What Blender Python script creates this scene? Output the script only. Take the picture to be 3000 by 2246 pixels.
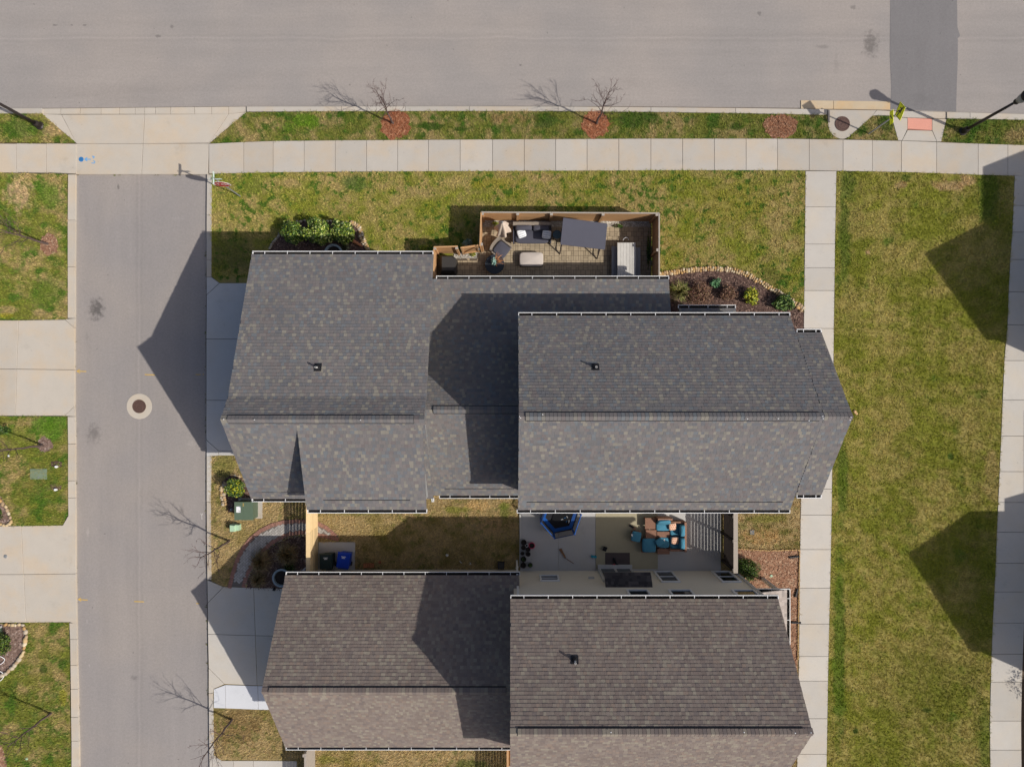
import bpy, math, random
import numpy as np
from mathutils import Vector, Matrix

for o in list(bpy.data.objects):
    bpy.data.objects.remove(o, do_unlink=True)
scene = bpy.context.scene
COL = scene.collection
R = math.radians

# ------------------------------------------------------------------ camera, sky, sun, exposure
H = 34.7          # height of the drone above the street, metres
S = 60.0          # survey scale: units of the ground plan per metre
cam_data = bpy.data.cameras.new("camera")
cam_data.sensor_width = 36.0
cam_data.lens = 36.0 * H * S / 3000.0
cam_data.clip_start = 0.5
cam_data.clip_end = 2000.0
cam = bpy.data.objects.new("camera", cam_data)
COL.objects.link(cam)
cam.location = (0, 0, H)
cam.rotation_euler = (0, 0, 0)
scene.camera = cam

SUN_DIR = Vector((0.948, -0.417, 1.0)).normalized()      # towards the sun
sun_el = math.asin(SUN_DIR.z)
sun_az = math.atan2(SUN_DIR.x, SUN_DIR.y)                # clockwise from +Y
world = bpy.data.worlds.new("World")
scene.world = world
world.use_nodes = True
wn = world.node_tree.nodes
wl = world.node_tree.links
for n in list(wn):
    wn.remove(n)
sky = wn.new("ShaderNodeTexSky")
sky.sky_type = 'NISHITA'
sky.sun_disc = False
sky.sun_elevation = sun_el
sky.sun_rotation = sun_az
sky.air_density = 0.7
sky.dust_density = 2.6
sky.ozone_density = 1.0
bg = wn.new("ShaderNodeBackground")
bg.inputs["Strength"].default_value = 0.122
wo = wn.new("ShaderNodeOutputWorld")
wl.new(sky.outputs[0], bg.inputs[0])
wl.new(bg.outputs[0], wo.inputs[0])

sd = bpy.data.lights.new("sun", 'SUN')
sd.energy = 4.25
sd.angle = R(0.53)
sd.color = (1.0, 0.95, 0.885)
sun = bpy.data.objects.new("sun", sd)
COL.objects.link(sun)
sun.location = (30, -13, 60)
sun.rotation_euler = (-SUN_DIR).to_track_quat('-Z', 'Y').to_euler()

scene.view_settings.view_transform = 'Standard'
scene.view_settings.look = 'None'
scene.view_settings.gamma = 1.0
scene.view_settings.exposure = 0.0
scene.render.engine = 'CYCLES'

# ------------------------------------------------------------------ helpers
def P(x, y, z=0.0):
    """ground-plan survey point (x right, y down) at height z -> metres"""
    k = (1.0 - z / H) / S
    return Vector(((x - 1500.0) * k, -(y - 1123.0) * k, z))

def lin1(v):
    v /= 255.0
    return v / 12.92 if v <= 0.04045 else ((v + 0.055) / 1.055) ** 2.4

def C(r, g, b, k=0.86):
    return (lin1(r) * k, lin1(g) * k, lin1(b) * k, 1.0)

def var(col, amt, rng):
    f = 1.0 + rng.uniform(-amt, amt)
    return (col[0] * f, col[1] * f, col[2] * f, 1.0)

class MB:
    def __init__(self):
        self.v = []; self.f = []; self.c = []; self.m = []
    def add(self, vs, fs, col=None, mi=0):
        b = len(self.v)
        self.v.extend([tuple(q) for q in vs])
        for q in fs:
            self.f.append(tuple(b + i for i in q)); self.c.append(col); self.m.append(mi)
        return self
    def box(self, c, s, rz=0.0, col=None, mi=0, M=None):
        hx, hy, hz = s[0] / 2, s[1] / 2, s[2] / 2
        vs = [Vector((sx * hx, sy * hy, sz * hz)) for sz in (-1, 1) for sy in (-1, 1) for sx in (-1, 1)]
        if M is not None:
            vs = [M @ q for q in vs]
        elif rz:
            ca, sa = math.cos(rz), math.sin(rz)
            vs = [Vector((q.x * ca - q.y * sa, q.x * sa + q.y * ca, q.z)) for q in vs]
        c = Vector(c)
        vs = [q + c for q in vs]
        return self.add(vs, [(0, 2, 3, 1), (4, 5, 7, 6), (0, 1, 5, 4), (2, 6, 7, 3), (0, 4, 6, 2), (1, 3, 7, 5)], col, mi)
    def hexa(self, bot, top, col=None, mi=0):
        return self.add(list(bot) + list(top), [(3, 2, 1, 0), (4, 5, 6, 7), (0, 1, 5, 4), (1, 2, 6, 5), (2, 3, 7, 6), (3, 0, 4, 7)], col, mi)
    def prism(self, pts, z0, z1, col=None, mi=0, top_scale=1.0):
        a = sum(pts[i][0] * pts[(i + 1) % len(pts)][1] - pts[(i + 1) % len(pts)][0] * pts[i][1] for i in range(len(pts)))
        if a < 0:
            pts = list(reversed(pts))
        n = len(pts)
        cx = sum(p[0] for p in pts) / n; cy = sum(p[1] for p in pts) / n
        vs = [(p[0], p[1], z0) for p in pts] + [(cx + (p[0] - cx) * top_scale, cy + (p[1] - cy) * top_scale, z1) for p in pts]
        fs = [tuple(range(n, 2 * n)), tuple(range(n - 1, -1, -1))] + [(i, (i + 1) % n, n + (i + 1) % n, n + i) for i in range(n)]
        return self.add(vs, fs, col, mi)
    def tube(self, pts, rad, n=6, col=None, mi=0, cap=True):
        pts = [Vector(p) for p in pts]
        if not hasattr(rad, '__len__'):
            rad = [rad] * len(pts)
        rings = []
        for i, p in enumerate(pts):
            d = (pts[min(i + 1, len(pts) - 1)] - pts[max(i - 1, 0)])
            if d.length < 1e-9:
                d = Vector((0, 0, 1))
            d.normalize()
            a = d.cross(Vector((0, 0, 1)) if abs(d.z) < 0.95 else Vector((1, 0, 0))).normalized()
            b = d.cross(a)
            rings.append([p + (a * math.cos(2 * math.pi * k / n) + b * math.sin(2 * math.pi * k / n)) * rad[i] for k in range(n)])
        vs = [q for r in rings for q in r]
        fs = []
        for i in range(len(pts) - 1):
            for k in range(n):
                fs.append((i * n + k, i * n + (k + 1) % n, (i + 1) * n + (k + 1) % n, (i + 1) * n + k))
        if cap:
            fs.append(tuple(range(n)))
            fs.append(tuple((len(pts) - 1) * n + k for k in reversed(range(n))))
        return self.add(vs, fs, col, mi)
    def lathe(self, c, prof, n=20, col=None, mi=0, sx=1.0, sy=1.0):
        c = Vector(c)
        vs = []; fs = []
        for r, z in prof:
            for k in range(n):
                a = 2 * math.pi * k / n
                vs.append(c + Vector((r * sx * math.cos(a), r * sy * math.sin(a), z)))
        m = len(prof)
        for i in range(m - 1):
            for k in range(n):
                fs.append((i * n + k, i * n + (k + 1) % n, (i + 1) * n + (k + 1) % n, (i + 1) * n + k))
        fs.append(tuple((m - 1) * n + k for k in range(n)))
        fs.append(tuple(reversed(range(n))))
        return self.add(vs, fs, col, mi)
    def pillow(self, c, s, rz=0.0, col=None, mi=0, M=None, n=6, puff=0.35):
        """soft rounded cushion: superellipsoid"""
        vs = []; fs = []
        nu, nv = 20, 8
        for j in range(nv + 1):
            ph = -math.pi / 2 + math.pi * j / nv
            for i in range(nu):
                th = 2 * math.pi * i / nu
                def sp(v, e):
                    return math.copysign(abs(v) ** e, v)
                vs.append(Vector((sp(math.cos(ph), puff) * sp(math.cos(th), 0.35) * s[0] / 2,
                                  sp(math.cos(ph), puff) * sp(math.sin(th), 0.35) * s[1] / 2,
                                  sp(math.sin(ph), 0.8) * s[2] / 2)))
        for j in range(nv):
            for i in range(nu):
                fs.append((j * nu + i, j * nu + (i + 1) % nu, (j + 1) * nu + (i + 1) % nu, (j + 1) * nu + i))
        if M is None:
            M = Matrix.Rotation(rz, 3, 'Z')
        c = Vector(c)
        vs = [M @ q + c for q in vs]
        return self.add(vs, fs, col, mi)
    def mesh(self, name, mats, smooth=False):
        me = bpy.data.meshes.new(name)
        me.from_pydata(self.v, [], self.f)
        if not isinstance(mats, (list, tuple)):
            mats = [mats]
        for m in mats:
            me.materials.append(m)
        if any(self.m):
            me.polygons.foreach_set("material_index", self.m)
        if any(q is not None for q in self.c):
            at = me.attributes.new("col", 'FLOAT_COLOR', 'FACE')
            arr = np.ones((len(self.f), 4), dtype=np.float32)
            for i, q in enumerate(self.c):
                if q is not None:
                    arr[i, :len(q)] = q
            at.data.foreach_set("color", arr.ravel())
        if smooth:
            me.polygons.foreach_set("use_smooth", [True] * len(me.polygons))
        me.update()
        return me
    def build(self, name, mats, parent=None, smooth=False, **kw):
        return link(name, self.mesh(name, mats, smooth), parent, **kw)

def link(name, data, parent=None, M=None, **kw):
    o = bpy.data.objects.new(name, data)
    COL.objects.link(o)
    if parent is not None:
        o.parent = parent
        if parent.type == 'EMPTY':
            o.matrix_parent_inverse = Matrix.Translation(-parent.location)
    if M is not None:
        o.matrix_basis = M
    for k, v in kw.items():
        o[k] = v
    return o

def thing(name, label, cat, loc=(0, 0, 0), group=None, kind=None):
    o = bpy.data.objects.new(name, None)
    COL.objects.link(o)
    o.empty_display_size = 0.2
    o.location = loc
    if kind:
        o["kind"] = kind
    if label:
        o["label"] = label
    if cat:
        o["category"] = cat
    if group:
        o["group"] = group
    return o

def tag(o, label, cat=None, group=None, kind=None):
    o["label"] = label
    if cat: o["category"] = cat
    if group: o["group"] = group
    if kind: o["kind"] = kind
    return o

def np_mesh(name, verts, faces_n, nper, mats, cols=None):
    """mesh from numpy: verts (N,3); faces are consecutive groups of nper verts"""
    me = bpy.data.meshes.new(name)
    N = len(verts)
    me.vertices.add(N)
    me.vertices.foreach_set("co", np.asarray(verts, dtype=np.float32).ravel())
    nf = N // nper
    me.loops.add(N)
    me.loops.foreach_set("vertex_index", np.arange(N, dtype=np.int32))
    me.polygons.add(nf)
    me.polygons.foreach_set("loop_start", np.arange(0, N, nper, dtype=np.int32))
    me.polygons.foreach_set("loop_total", np.full(nf, nper, dtype=np.int32))
    for m in (mats if isinstance(mats, (list, tuple)) else [mats]):
        me.materials.append(m)
    if cols is not None:
        at = me.attributes.new("col", 'FLOAT_COLOR', 'FACE')
        at.data.foreach_set("color", np.asarray(cols, dtype=np.float32).ravel())
    me.update(calc_edges=True)
    me.validate()
    return me

def inside(poly, x, y):
    """vectorised point in polygon; poly list of (x,y)"""
    x = np.asarray(x); y = np.asarray(y)
    res = np.zeros(x.shape, dtype=bool)
    j = len(poly) - 1
    for i in range(len(poly)):
        xi, yi = poly[i][0], poly[i][1]; xj, yj = poly[j][0], poly[j][1]
        c = ((yi > y) != (yj > y)) & (x < (xj - xi) * (y - yi) / ((yj - yi) + 1e-12) + xi)
        res ^= c
        j = i
    return res

def inset(pts, d):
    a = sum(pts[i][0] * pts[(i + 1) % len(pts)][1] - pts[(i + 1) % len(pts)][0] * pts[i][1] for i in range(len(pts)))
    if a < 0:
        pts = list(reversed(pts))
    n = len(pts); out = []
    for i in range(n):
        p0 = Vector(pts[i - 1][:2]); p1 = Vector(pts[i][:2]); p2 = Vector(pts[(i + 1) % n][:2])
        e1 = (p1 - p0).normalized(); e2 = (p2 - p1).normalized()
        n1 = Vector((-e1.y, e1.x)); n2 = Vector((-e2.y, e2.x))
        b = n1 + n2
        if b.length < 1e-6:
            b = n1
        b.normalize()
        k = d / max(0.35, b.dot(n1))
        out.append(tuple(p1 + b * k))
    return out

# ------------------------------------------------------------------ materials
def nodes_of(name):
    m = bpy.data.materials.new(name)
    m.use_nodes = True
    nt = m.node_tree
    for n in list(nt.nodes):
        nt.nodes.remove(n)
    out = nt.nodes.new("ShaderNodeOutputMaterial")
    bs = nt.nodes.new("ShaderNodeBsdfPrincipled")
    nt.links.new(bs.outputs[0], out.inputs[0])
    return m, nt, bs

class NT:
    """tiny node-building wrapper"""
    def __init__(self, nt):
        self.nt = nt
    def n(self, t, **kw):
        q = self.nt.nodes.new(t)
        for k, v in kw.items():
            setattr(q, k, v)
        return q
    def l(self, a, b):
        self.nt.links.new(a, b)
    def pos(self):
        return self.n("ShaderNodeNewGeometry").outputs["Position"]
    def noise(self, vec, scale, detail=3.0, rough=0.55, stretch=None, out=0):
        if stretch is not None:
            mp = self.n("ShaderNodeMapping"); mp.inputs["Scale"].default_value = stretch
            self.l(vec, mp.inputs["Vector"]); vec = mp.outputs[0]
        t = self.n("ShaderNodeTexNoise")
        t.inputs["Scale"].default_value = scale; t.inputs["Detail"].default_value = detail
        t.inputs["Roughness"].default_value = rough
        self.l(vec, t.inputs["Vector"])
        return t.outputs[out]
    def ramp(self, fac, a, b, lo=0.0, hi=1.0):
        r = self.n("ShaderNodeMapRange"); r.interpolation_type = 'SMOOTHSTEP'
        r.inputs["From Min"].default_value = a; r.inputs["From Max"].default_value = b
        r.inputs["To Min"].default_value = lo; r.inputs["To Max"].default_value = hi
        self.l(fac, r.inputs["Value"])
        return r.outputs[0]
    def math(self, op, a, b=None, clamp=False):
        q = self.n("ShaderNodeMath", operation=op); q.use_clamp = clamp
        for i, v in enumerate((a, b)):
            if v is None: continue
            if isinstance(v, (int, float)): q.inputs[i].default_value = v
            else: self.l(v, q.inputs[i])
        return q.outputs[0]
    def mix(self, fac, a, b, mode='MIX'):
        q = self.n("ShaderNodeMix", data_type='RGBA', blend_type=mode)
        for key, v in (("Factor", fac), ("A", a), ("B", b)):
            s = [i for i in q.inputs if i.name == key and (i.type == 'RGBA' if key != "Factor" else i.type == 'VALUE')][0]
            if isinstance(v, (int, float)): s.default_value = v
            elif isinstance(v, (tuple, list)): s.default_value = v if len(v) == 4 else (*v, 1)
            else: self.l(v, s)
        return [o for o in q.outputs if o.type == 'RGBA'][0]
    def gain(self, col, fac):
        """multiply colour by a scalar socket"""
        q = self.n("ShaderNodeVectorMath", operation='SCALE')
        self.l(col, q.inputs[0]); self.l(fac, q.inputs["Scale"])
        return q.outputs[0]
    def rgb(self, c):
        q = self.n("ShaderNodeRGB"); q.outputs[0].default_value = c if len(c) == 4 else (*c, 1)
        return q.outputs[0]
    def bump(self, h, strength, dist, bs):
        q = self.n("ShaderNodeBump")
        q.inputs["Strength"].default_value = strength; q.inputs["Distance"].default_value = dist
        self.l(h, q.inputs["Height"]); self.l(q.outputs[0], bs.inputs["Normal"])
    def blob(self, pos, c, r, soft=0.6, wob=0.35, ns=3.0):
        """0..1 mask of an irregular spot centred on c (metres) with radii r"""
        s = self.n("ShaderNodeVectorMath", operation='SUBTRACT'); self.l(pos, s.inputs[0]); s.inputs[1].default_value = (c[0], c[1], 0)
        d = self.n("ShaderNodeVectorMath", operation='MULTIPLY'); self.l(s.outputs[0], d.inputs[0]); d.inputs[1].default_value = (1 / r[0], 1 / r[1], 0)
        ln = self.n("ShaderNodeVectorMath", operation='LENGTH'); self.l(d.outputs[0], ln.inputs[0])
        w = self.noise(pos, ns, 4, 0.6)
        a = self.math('ADD', ln.outputs["Value"], self.math('MULTIPLY', self.math('SUBTRACT', w, 0.5), wob * 4))
        return self.ramp(a, 1.0, 1.0 - soft, 0.0, 1.0)

def mat_plain(name, col=None, rough=0.8, noise=0.12, scale=6.0, bump=0.0, bscale=40.0, bdist=0.01, metal=0.0, objvar=0.0, attr=False, stretch=None, spec=0.3, noise2=0.0, scale2=1.2):
    m, nt, bs = nodes_of(name)
    k = NT(nt)
    p = k.pos()
    if attr:
        a = k.n("ShaderNodeAttribute"); a.attribute_name = "col"
        c = a.outputs["Color"]
    else:
        c = k.rgb(col)
    f = k.math('ADD', 1.0 - noise, k.math('MULTIPLY', k.noise(p, scale, 4, 0.6, stretch), 2 * noise))
    if noise2:
        f = k.math('MULTIPLY', f, k.math('ADD', 1.0 - noise2, k.math('MULTIPLY', k.noise(p, scale2, 3, 0.55), 2 * noise2)))
    if objvar:
        oi = k.n("ShaderNodeObjectInfo")
        f = k.math('MULTIPLY', f, k.math('ADD', 1.0 - objvar, k.math('MULTIPLY', oi.outputs["Random"], 2 * objvar)))
    k.l(k.gain(c, f), bs.inputs["Base Color"])
    bs.inputs["Roughness"].default_value = rough
    bs.inputs["Metallic"].default_value = metal
    bs.inputs["Specular IOR Level"].default_value = spec
    if bump:
        k.bump(k.noise(p, bscale, 3, 0.6, stretch), bump, bdist, bs)
    return m

M_ = {}
def asphalt(name, base, stains, streak, seam=None, warm=None):
    m, nt, bs = nodes_of(name); k = NT(nt); p = k.pos()
    c = k.rgb(base)
    f = k.math('ADD', 0.86, k.math('MULTIPLY', k.noise(p, 0.22, 5, 0.65), 0.28))
    f = k.math('MULTIPLY', f, k.math('ADD', 0.89, k.math('MULTIPLY', k.noise(p, 0.9, 4, 0.65, streak), 0.22)))
    f = k.math('MULTIPLY', f, k.math('ADD', 0.78, k.math('MULTIPLY', k.noise(p, 28, 2, 0.7), 0.44)))
    f = k.math('MULTIPLY', f, k.math('ADD', 0.86, k.math('MULTIPLY', k.noise(p, 9, 2, 0.6), 0.28)))
    # scattered tar / oil specks
    sp = k.ramp(k.noise(p, 5.0, 2, 0.4), 0.75, 0.78, 0.0, 0.3)
    f = k.math('MULTIPLY', f, k.math('SUBTRACT', 1.0, sp))
    for (x, y, rx, ry, st, soft) in stains:
        q = P(x, y)
        b = k.blob(p, (q.x, q.y), (rx / S, ry / S), soft, 0.5, 5.0)
        f = k.math('MULTIPLY', f, k.math('SUBTRACT', 1.0, k.math('MULTIPLY', b, st)))
    if seam:
        axis, val, w = seam
        sx = k.n("ShaderNodeSeparateXYZ"); k.l(p, sx.inputs[0])
        wob = k.math('MULTIPLY', k.math('SUBTRACT', k.noise(p, 0.5, 2, 0.5), 0.5), 0.25)
        d = k.math('ABSOLUTE', k.math('SUBTRACT', k.math('ADD', sx.outputs[axis], wob), val))
        s = k.ramp(d, w, 0.0, 0.0, 0.06)
        f = k.math('MULTIPLY', f, k.math('ADD', 1.0, s))
        dk = k.ramp(k.math('ABSOLUTE', k.math('SUBTRACT', d, w * 2.5)), w * 2, 0.0, 0.0, 0.05)
        f = k.math('MULTIPLY', f, k.math('SUBTRACT', 1.0, dk))
    c2 = k.mix(k.ramp(k.noise(p, 0.22, 3, 0.5), 0.35, 0.65), c, warm or base)
    k.l(k.gain(c2, f), bs.inputs["Base Color"])
    bs.inputs["Roughness"].default_value = 0.93
    bs.inputs["Specular IOR Level"].default_value = 0.2
    k.bump(k.noise(p, 55, 3, 0.7), 0.5, 0.006, bs)
    return m

def concrete(name, base, objvar=0.065, stain=None, mott=0.07, warm=(1.06, 0.98, 0.88)):
    m, nt, bs = nodes_of(name); k = NT(nt); p = k.pos()
    c = k.rgb(base)
    w = k.rgb((base[0] * warm[0], base[1] * warm[1], base[2] * warm[2], 1))
    c = k.mix(k.ramp(k.noise(p, 0.7, 4, 0.6), 0.4, 0.68), c, w)
    f = k.math('ADD', 1 - mott, k.math('MULTIPLY', k.noise(p, 1.6, 5, 0.65), 2 * mott))
    f = k.math('MULTIPLY', f, k.math('ADD', 0.93, k.math('MULTIPLY', k.noise(p, 35, 2, 0.6), 0.14)))
    blot = k.ramp(k.noise(p, 0.9, 5, 0.7), 0.58, 0.78, 0.0, 0.14)
    f = k.math('MULTIPLY', f, k.math('SUBTRACT', 1.0, blot))
    spk = k.ramp(k.noise(p, 11, 1, 0.4), 0.77, 0.80, 0.0, 0.25)
    f = k.math('MULTIPLY', f, k.math('SUBTRACT', 1.0, spk))
    oi = k.n("ShaderNodeObjectInfo")
    f = k.math('MULTIPLY', f, k.math('ADD', 1 - objvar, k.math('MULTIPLY', oi.outputs["Random"], 2 * objvar)))
    k.l(k.gain(c, f), bs.inputs["Base Color"])
    bs.inputs["Roughness"].default_value = 0.9
    bs.inputs["Specular IOR Level"].default_value = 0.2
    k.bump(k.noise(p, 60, 3, 0.6), 0.25, 0.004, bs)
    return m

def grass(name, dry, olive, green, t_olive=(0.42, 0.62), t_green=(0.6, 0.72), patch=(), dirt=None, blade=False, gs=1.5, clump=0.5, mow=0.0):
    """lawn colour is a function of where on the ground it grows; the blades share it"""
    m, nt, bs = nodes_of(name); k = NT(nt); p = k.pos()
    if blade:
        mp = k.n("ShaderNodeMapping"); mp.inputs["Scale"].default_value = (1, 1, 0); k.l(p, mp.inputs[0]); p0 = mp.outputs[0]
    else:
        p0 = p
    a = k.noise(p0, 0.42, 4, 0.6)
    b = k.noise(p0, 1.7, 3, 0.6)
    ab = k.math('ADD', k.math('MULTIPLY', a, 0.6), k.math('MULTIPLY', b, 0.4))
    c = k.mix(k.ramp(ab, t_olive[0], t_olive[1]), dry, olive)
    g = k.noise(p0, gs, 5, 0.6)
    gm = k.ramp(g, t_green[0], t_green[1])
    c = k.mix(gm, c, green)
    for (x, y, rx, ry, colr, amt) in patch:
        q = P(x, y)
        bl = k.blob(p0, (q.x, q.y), (rx / S, ry / S), 0.5, 0.45, 1.8)
        c = k.mix(k.math('MULTIPLY', bl, amt), c, colr)
    fine = k.noise(p0, 24, 4, 0.75)
    f = k.math('ADD', 0.6, k.math('MULTIPLY', fine, 0.8))
    f = k.math('MULTIPLY', f, k.math('ADD', 0.7, k.math('MULTIPLY', k.noise(p0, 5, 3, 0.65), 0.6)))
    cl = k.ramp(k.math('ADD', k.noise(p0, 3.4, 3, 0.5), k.math('MULTIPLY', k.math('SUBTRACT', k.noise(p0, 0.5, 2, 0.5), 0.5), 0.6)), 0.58, 0.64, 0.0, clump)
    c = k.mix(cl, c, green)
    tn = k.ramp(k.noise(p0, 3.0, 3, 0.65), 0.54, 0.74, 0.0, 0.30)
    c = k.mix(tn, c, dry)
    f = k.math('MULTIPLY', f, 1.6)
    if mow:
        f = k.math('MULTIPLY', f, k.math('ADD', 1.0 - mow, k.math('MULTIPLY', k.noise(p0, 1.0, 3, 0.5, (1.3, 0.05, 1)), 2 * mow)))
    if not blade:
        f = k.math('MULTIPLY', f, 0.55)      # matted thatch, darkened to paint in shade between the blades
    k.l(k.gain(c, f), bs.inputs["Base Color"])
    bs.inputs["Roughness"].default_value = 0.85
    bs.inputs["Specular IOR Level"].default_value = 0.15
    if not blade:
        k.bump(k.noise(p, 26, 4, 0.75), 0.8, 0.05, bs)
    return m

def flakes(name, c1, c2, c3, scale=14):
    m, nt, bs = nodes_of(name); k = NT(nt); p = k.pos()
    v = k.n("ShaderNodeTexVoronoi"); v.inputs["Scale"].default_value = scale
    k.l(p, v.inputs["Vector"])
    sx = k.n("ShaderNodeSeparateColor"); k.l(v.outputs["Color"], sx.inputs[0])
    c = k.mix(sx.outputs[0], c1, c2)
    c = k.mix(k.ramp(sx.outputs[1], 0.75, 0.95), c, c3)
    f = k.math('ADD', 0.55, k.math('MULTIPLY', k.noise(p, 9, 4, 0.7), 0.9))
    k.l(k.gain(c, f), bs.inputs["Base Color"])
    bs.inputs["Roughness"].default_value = 0.95
    bs.inputs["Specular IOR Level"].default_value = 0.1
    k.bump(k.noise(p, 22, 3, 0.7), 0.9, 0.04, bs)
    return m

M_['attr'] = mat_plain('painted_by_piece', rough=0.9, noise=0.10, scale=18, attr=True, bump=0.3, bscale=70, bdist=0.004, spec=0.15)
M_['shingle'] = mat_plain('asphalt_shingle', rough=0.95, noise=0.14, scale=26, attr=True, bump=0.4, bscale=120, bdist=0.003, spec=0.1, noise2=0.13, scale2=0.5)
M_['leaf'] = mat_plain('leaf', rough=0.55, noise=0.12, scale=20, attr=True, spec=0.35)
M_['stone'] = mat_plain('field_stone', rough=0.9, noise=0.22, scale=14, attr=True, bump=0.6, bscale=20, bdist=0.02, spec=0.15)
M_['white'] = mat_plain('white_aluminium', C(240, 240, 238, .86), 0.45, 0.05, 5, spec=0.4)
M_['trim'] = mat_plain('painted_trim', C(205, 203, 198, .8), 0.6, 0.06, 5)
M_['gutdirt_shade'] = mat_plain('gutter_debris_shade', C(32, 29, 27), 0.95, 0.35, 9)  # debris colour darkened to include the shade inside the trough
M_['siding'] = mat_plain('tan_siding', C(224, 215, 196, 1.0), 0.75, 0.06, 4, stretch=(1, 1, 8))
M_['siding2'] = mat_plain('grey_siding', C(150, 150, 148), 0.75, 0.06, 4, stretch=(1, 1, 8))
M_['deckgrey'] = mat_plain('roof_edge', C(112, 108, 106), 0.8, 0.08, 6)
M_['glass'] = mat_plain('window_glass', C(22, 34, 34), 0.08, 0.1, 3, spec=0.8)
M_['black'] = mat_plain('black_plastic', C(38, 38, 40), 0.5, 0.15, 8)
M_['pole'] = mat_plain('bronze_pole', C(52, 46, 44), 0.45, 0.15, 8, metal=0.2)
M_['steel'] = mat_plain('galvanised_steel', C(150, 152, 152), 0.45, 0.12, 12, metal=0.3)
M_['bark'] = mat_plain('bark', C(98, 82, 76), 0.9, 0.25, 18, bump=0.5, bscale=30)
M_['twig'] = mat_plain('twig', C(92, 72, 68), 0.9, 0.2, 12)
M_['dirt'] = mat_plain('soil', C(92, 76, 60), 0.95, 0.25, 3, bump=0.6, bscale=20, bdist=0.03)
# ------------------------------------------------------------------ ground, roads, pavements
ZL, ZS = 0.10, 0.13       # lawn level, slab level
rng = random.Random(7)

M_['asphalt'] = asphalt('worn_asphalt', C(152, 146, 141), [
    (2550, 130, 30, 52, .42, .9), (2225, 38, 10, 8, .3, .6), (2500, 22, 9, 9, .3, .6), (2410, 138, 30, 8, .2, .8),
    (2450, 190, 10, 50, .1, .9), (505, 78, 9, 7, .3, .7), (462, 106, 12, 5, .3, .7), (160, 74, 9, 3, .35, .6), (248, 74, 7, 3, .35, .6),
    (210, 74, 5, 3, .3, .6), (400, 270, 240, 60, .06, 1.0), (1850, 240, 40, 30, .06, 1), (1025, 248, 4, 4, .35, .5), (1525, 191, 4, 3, .4, .5)],
    (0.10, 1.6, 1), seam=(1, P(0, 112).y, 0.05), warm=C(156, 148, 141))
M_['asphalt2'] = asphalt('side_street_asphalt', C(150, 144, 140), [
    (283, 905, 30, 42, .55, .9), (255, 985, 6, 18, .12, .9), (275, 1268, 28, 40, .36, 1.0), (225, 1260, 8, 14, .15, .8),
    (347, 548, 5, 10, .35, .6), (530, 1495, 12, 18, .22, .9), (395, 1985, 14, 10, .22, .7), (430, 1450, 40, 40, .06, 1),
    (520, 640, 30, 4, -.08, .8), (560, 1300, 20, 15, -.10, .8), (258, 1560, 6, 20, -.18, .7), (255, 1822, 3, 12, -.2, .6), (262, 1950, 3, 7, -.2, .6)],
    (1.6, 0.10, 1), seam=(0, P(408, 0).x, 0.05), warm=C(154, 146, 139))
M_['asphalt3'] = asphalt('patched_asphalt', C(124, 121, 120), [(2700, 290, 60, 30, .08, 1)], (1.2, .2, 1))
M_['conc'] = concrete('pavement_concrete', C(187, 180, 169, .83))
M_['conc_pale'] = concrete('pale_concrete', C(196, 190, 180, .82), warm=(1.03, 0.99, 0.93))
M_['conc_warm'] = concrete('driveway_concrete', C(194, 185, 171, .83), objvar=0.04)
M_['conc_new'] = concrete('new_concrete', C(216, 217, 219, .80), objvar=0.02, mott=0.03, warm=(1, 1, 1))
M_['conc_grey'] = concrete('patio_concrete', C(196, 194, 190, .82), objvar=0.03, warm=(1.02, 0.99, .95))
M_['conc_rust'] = concrete('inlet_concrete', C(196, 178, 150, .84), objvar=0.03, mott=0.12, warm=(1.1, .95, .75))

dry, olive, green = C(170, 142, 98), C(124, 118, 52), C(72, 92, 30)
DG = C(58, 84, 24); LG = C(128, 134, 42); TAN = C(176, 148, 108); BR = C(132, 106, 66)
GR = {}
def grass_pair(key, *a, **kw):
    GR[key] = (grass('lawn_' + key, *a, **kw), grass('grass_blades_' + key, *a, blade=True, **kw))
grass_pair('verge', C(154, 136, 90), C(110, 114, 48), C(62, 94, 24), (0.39, 0.55), (0.52, 0.64), patch=[
    (900, 355, 60, 26, C(92, 124, 28), .9), (850, 375, 30, 20, C(92, 120, 34), .8), (1262, 372, 55, 14, DG, .9), (1350, 380, 30, 12, DG, .9), (1056, 346, 14, 12, DG, .9),
    (1600, 360, 45, 26, DG, .75), (1860, 350, 70, 30, DG, .85), (1500, 350, 80, 20, BR, .4), (2090, 365, 22, 16, DG, .8), (2160, 372, 22, 16, DG, .8), (2370, 365, 20, 18, DG, .7),
    (2590, 365, 30, 30, DG, .8), (2850, 370, 60, 24, DG, .8), (60, 380, 80, 30, C(76, 100, 34), .8), (160, 390, 40, 20, TAN, .6)])
grass_pair('front', C(164, 146, 92), C(128, 132, 46), C(78, 106, 34), (0.36, 0.62), (0.58, 0.70), patch=[
    (740, 545, 60, 40, C(106, 122, 34), .7), (1040, 540, 50, 30, C(70, 100, 44), .7), (1000, 650, 50, 40, C(110, 114, 40), .5), (680, 740, 90, 70, C(96, 104, 50), .6), (1230, 560, 90, 30, TAN, .4),
    (1600, 520, 60, 16, TAN, .5), (2150, 600, 140, 80, C(136, 134, 44), .55), (2250, 830, 60, 60, C(104, 106, 48), .6), (1450, 540, 90, 20, C(140, 134, 44), .6), (850, 540, 40, 18, TAN, .5)], gs=2.4, clump=.95)
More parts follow.
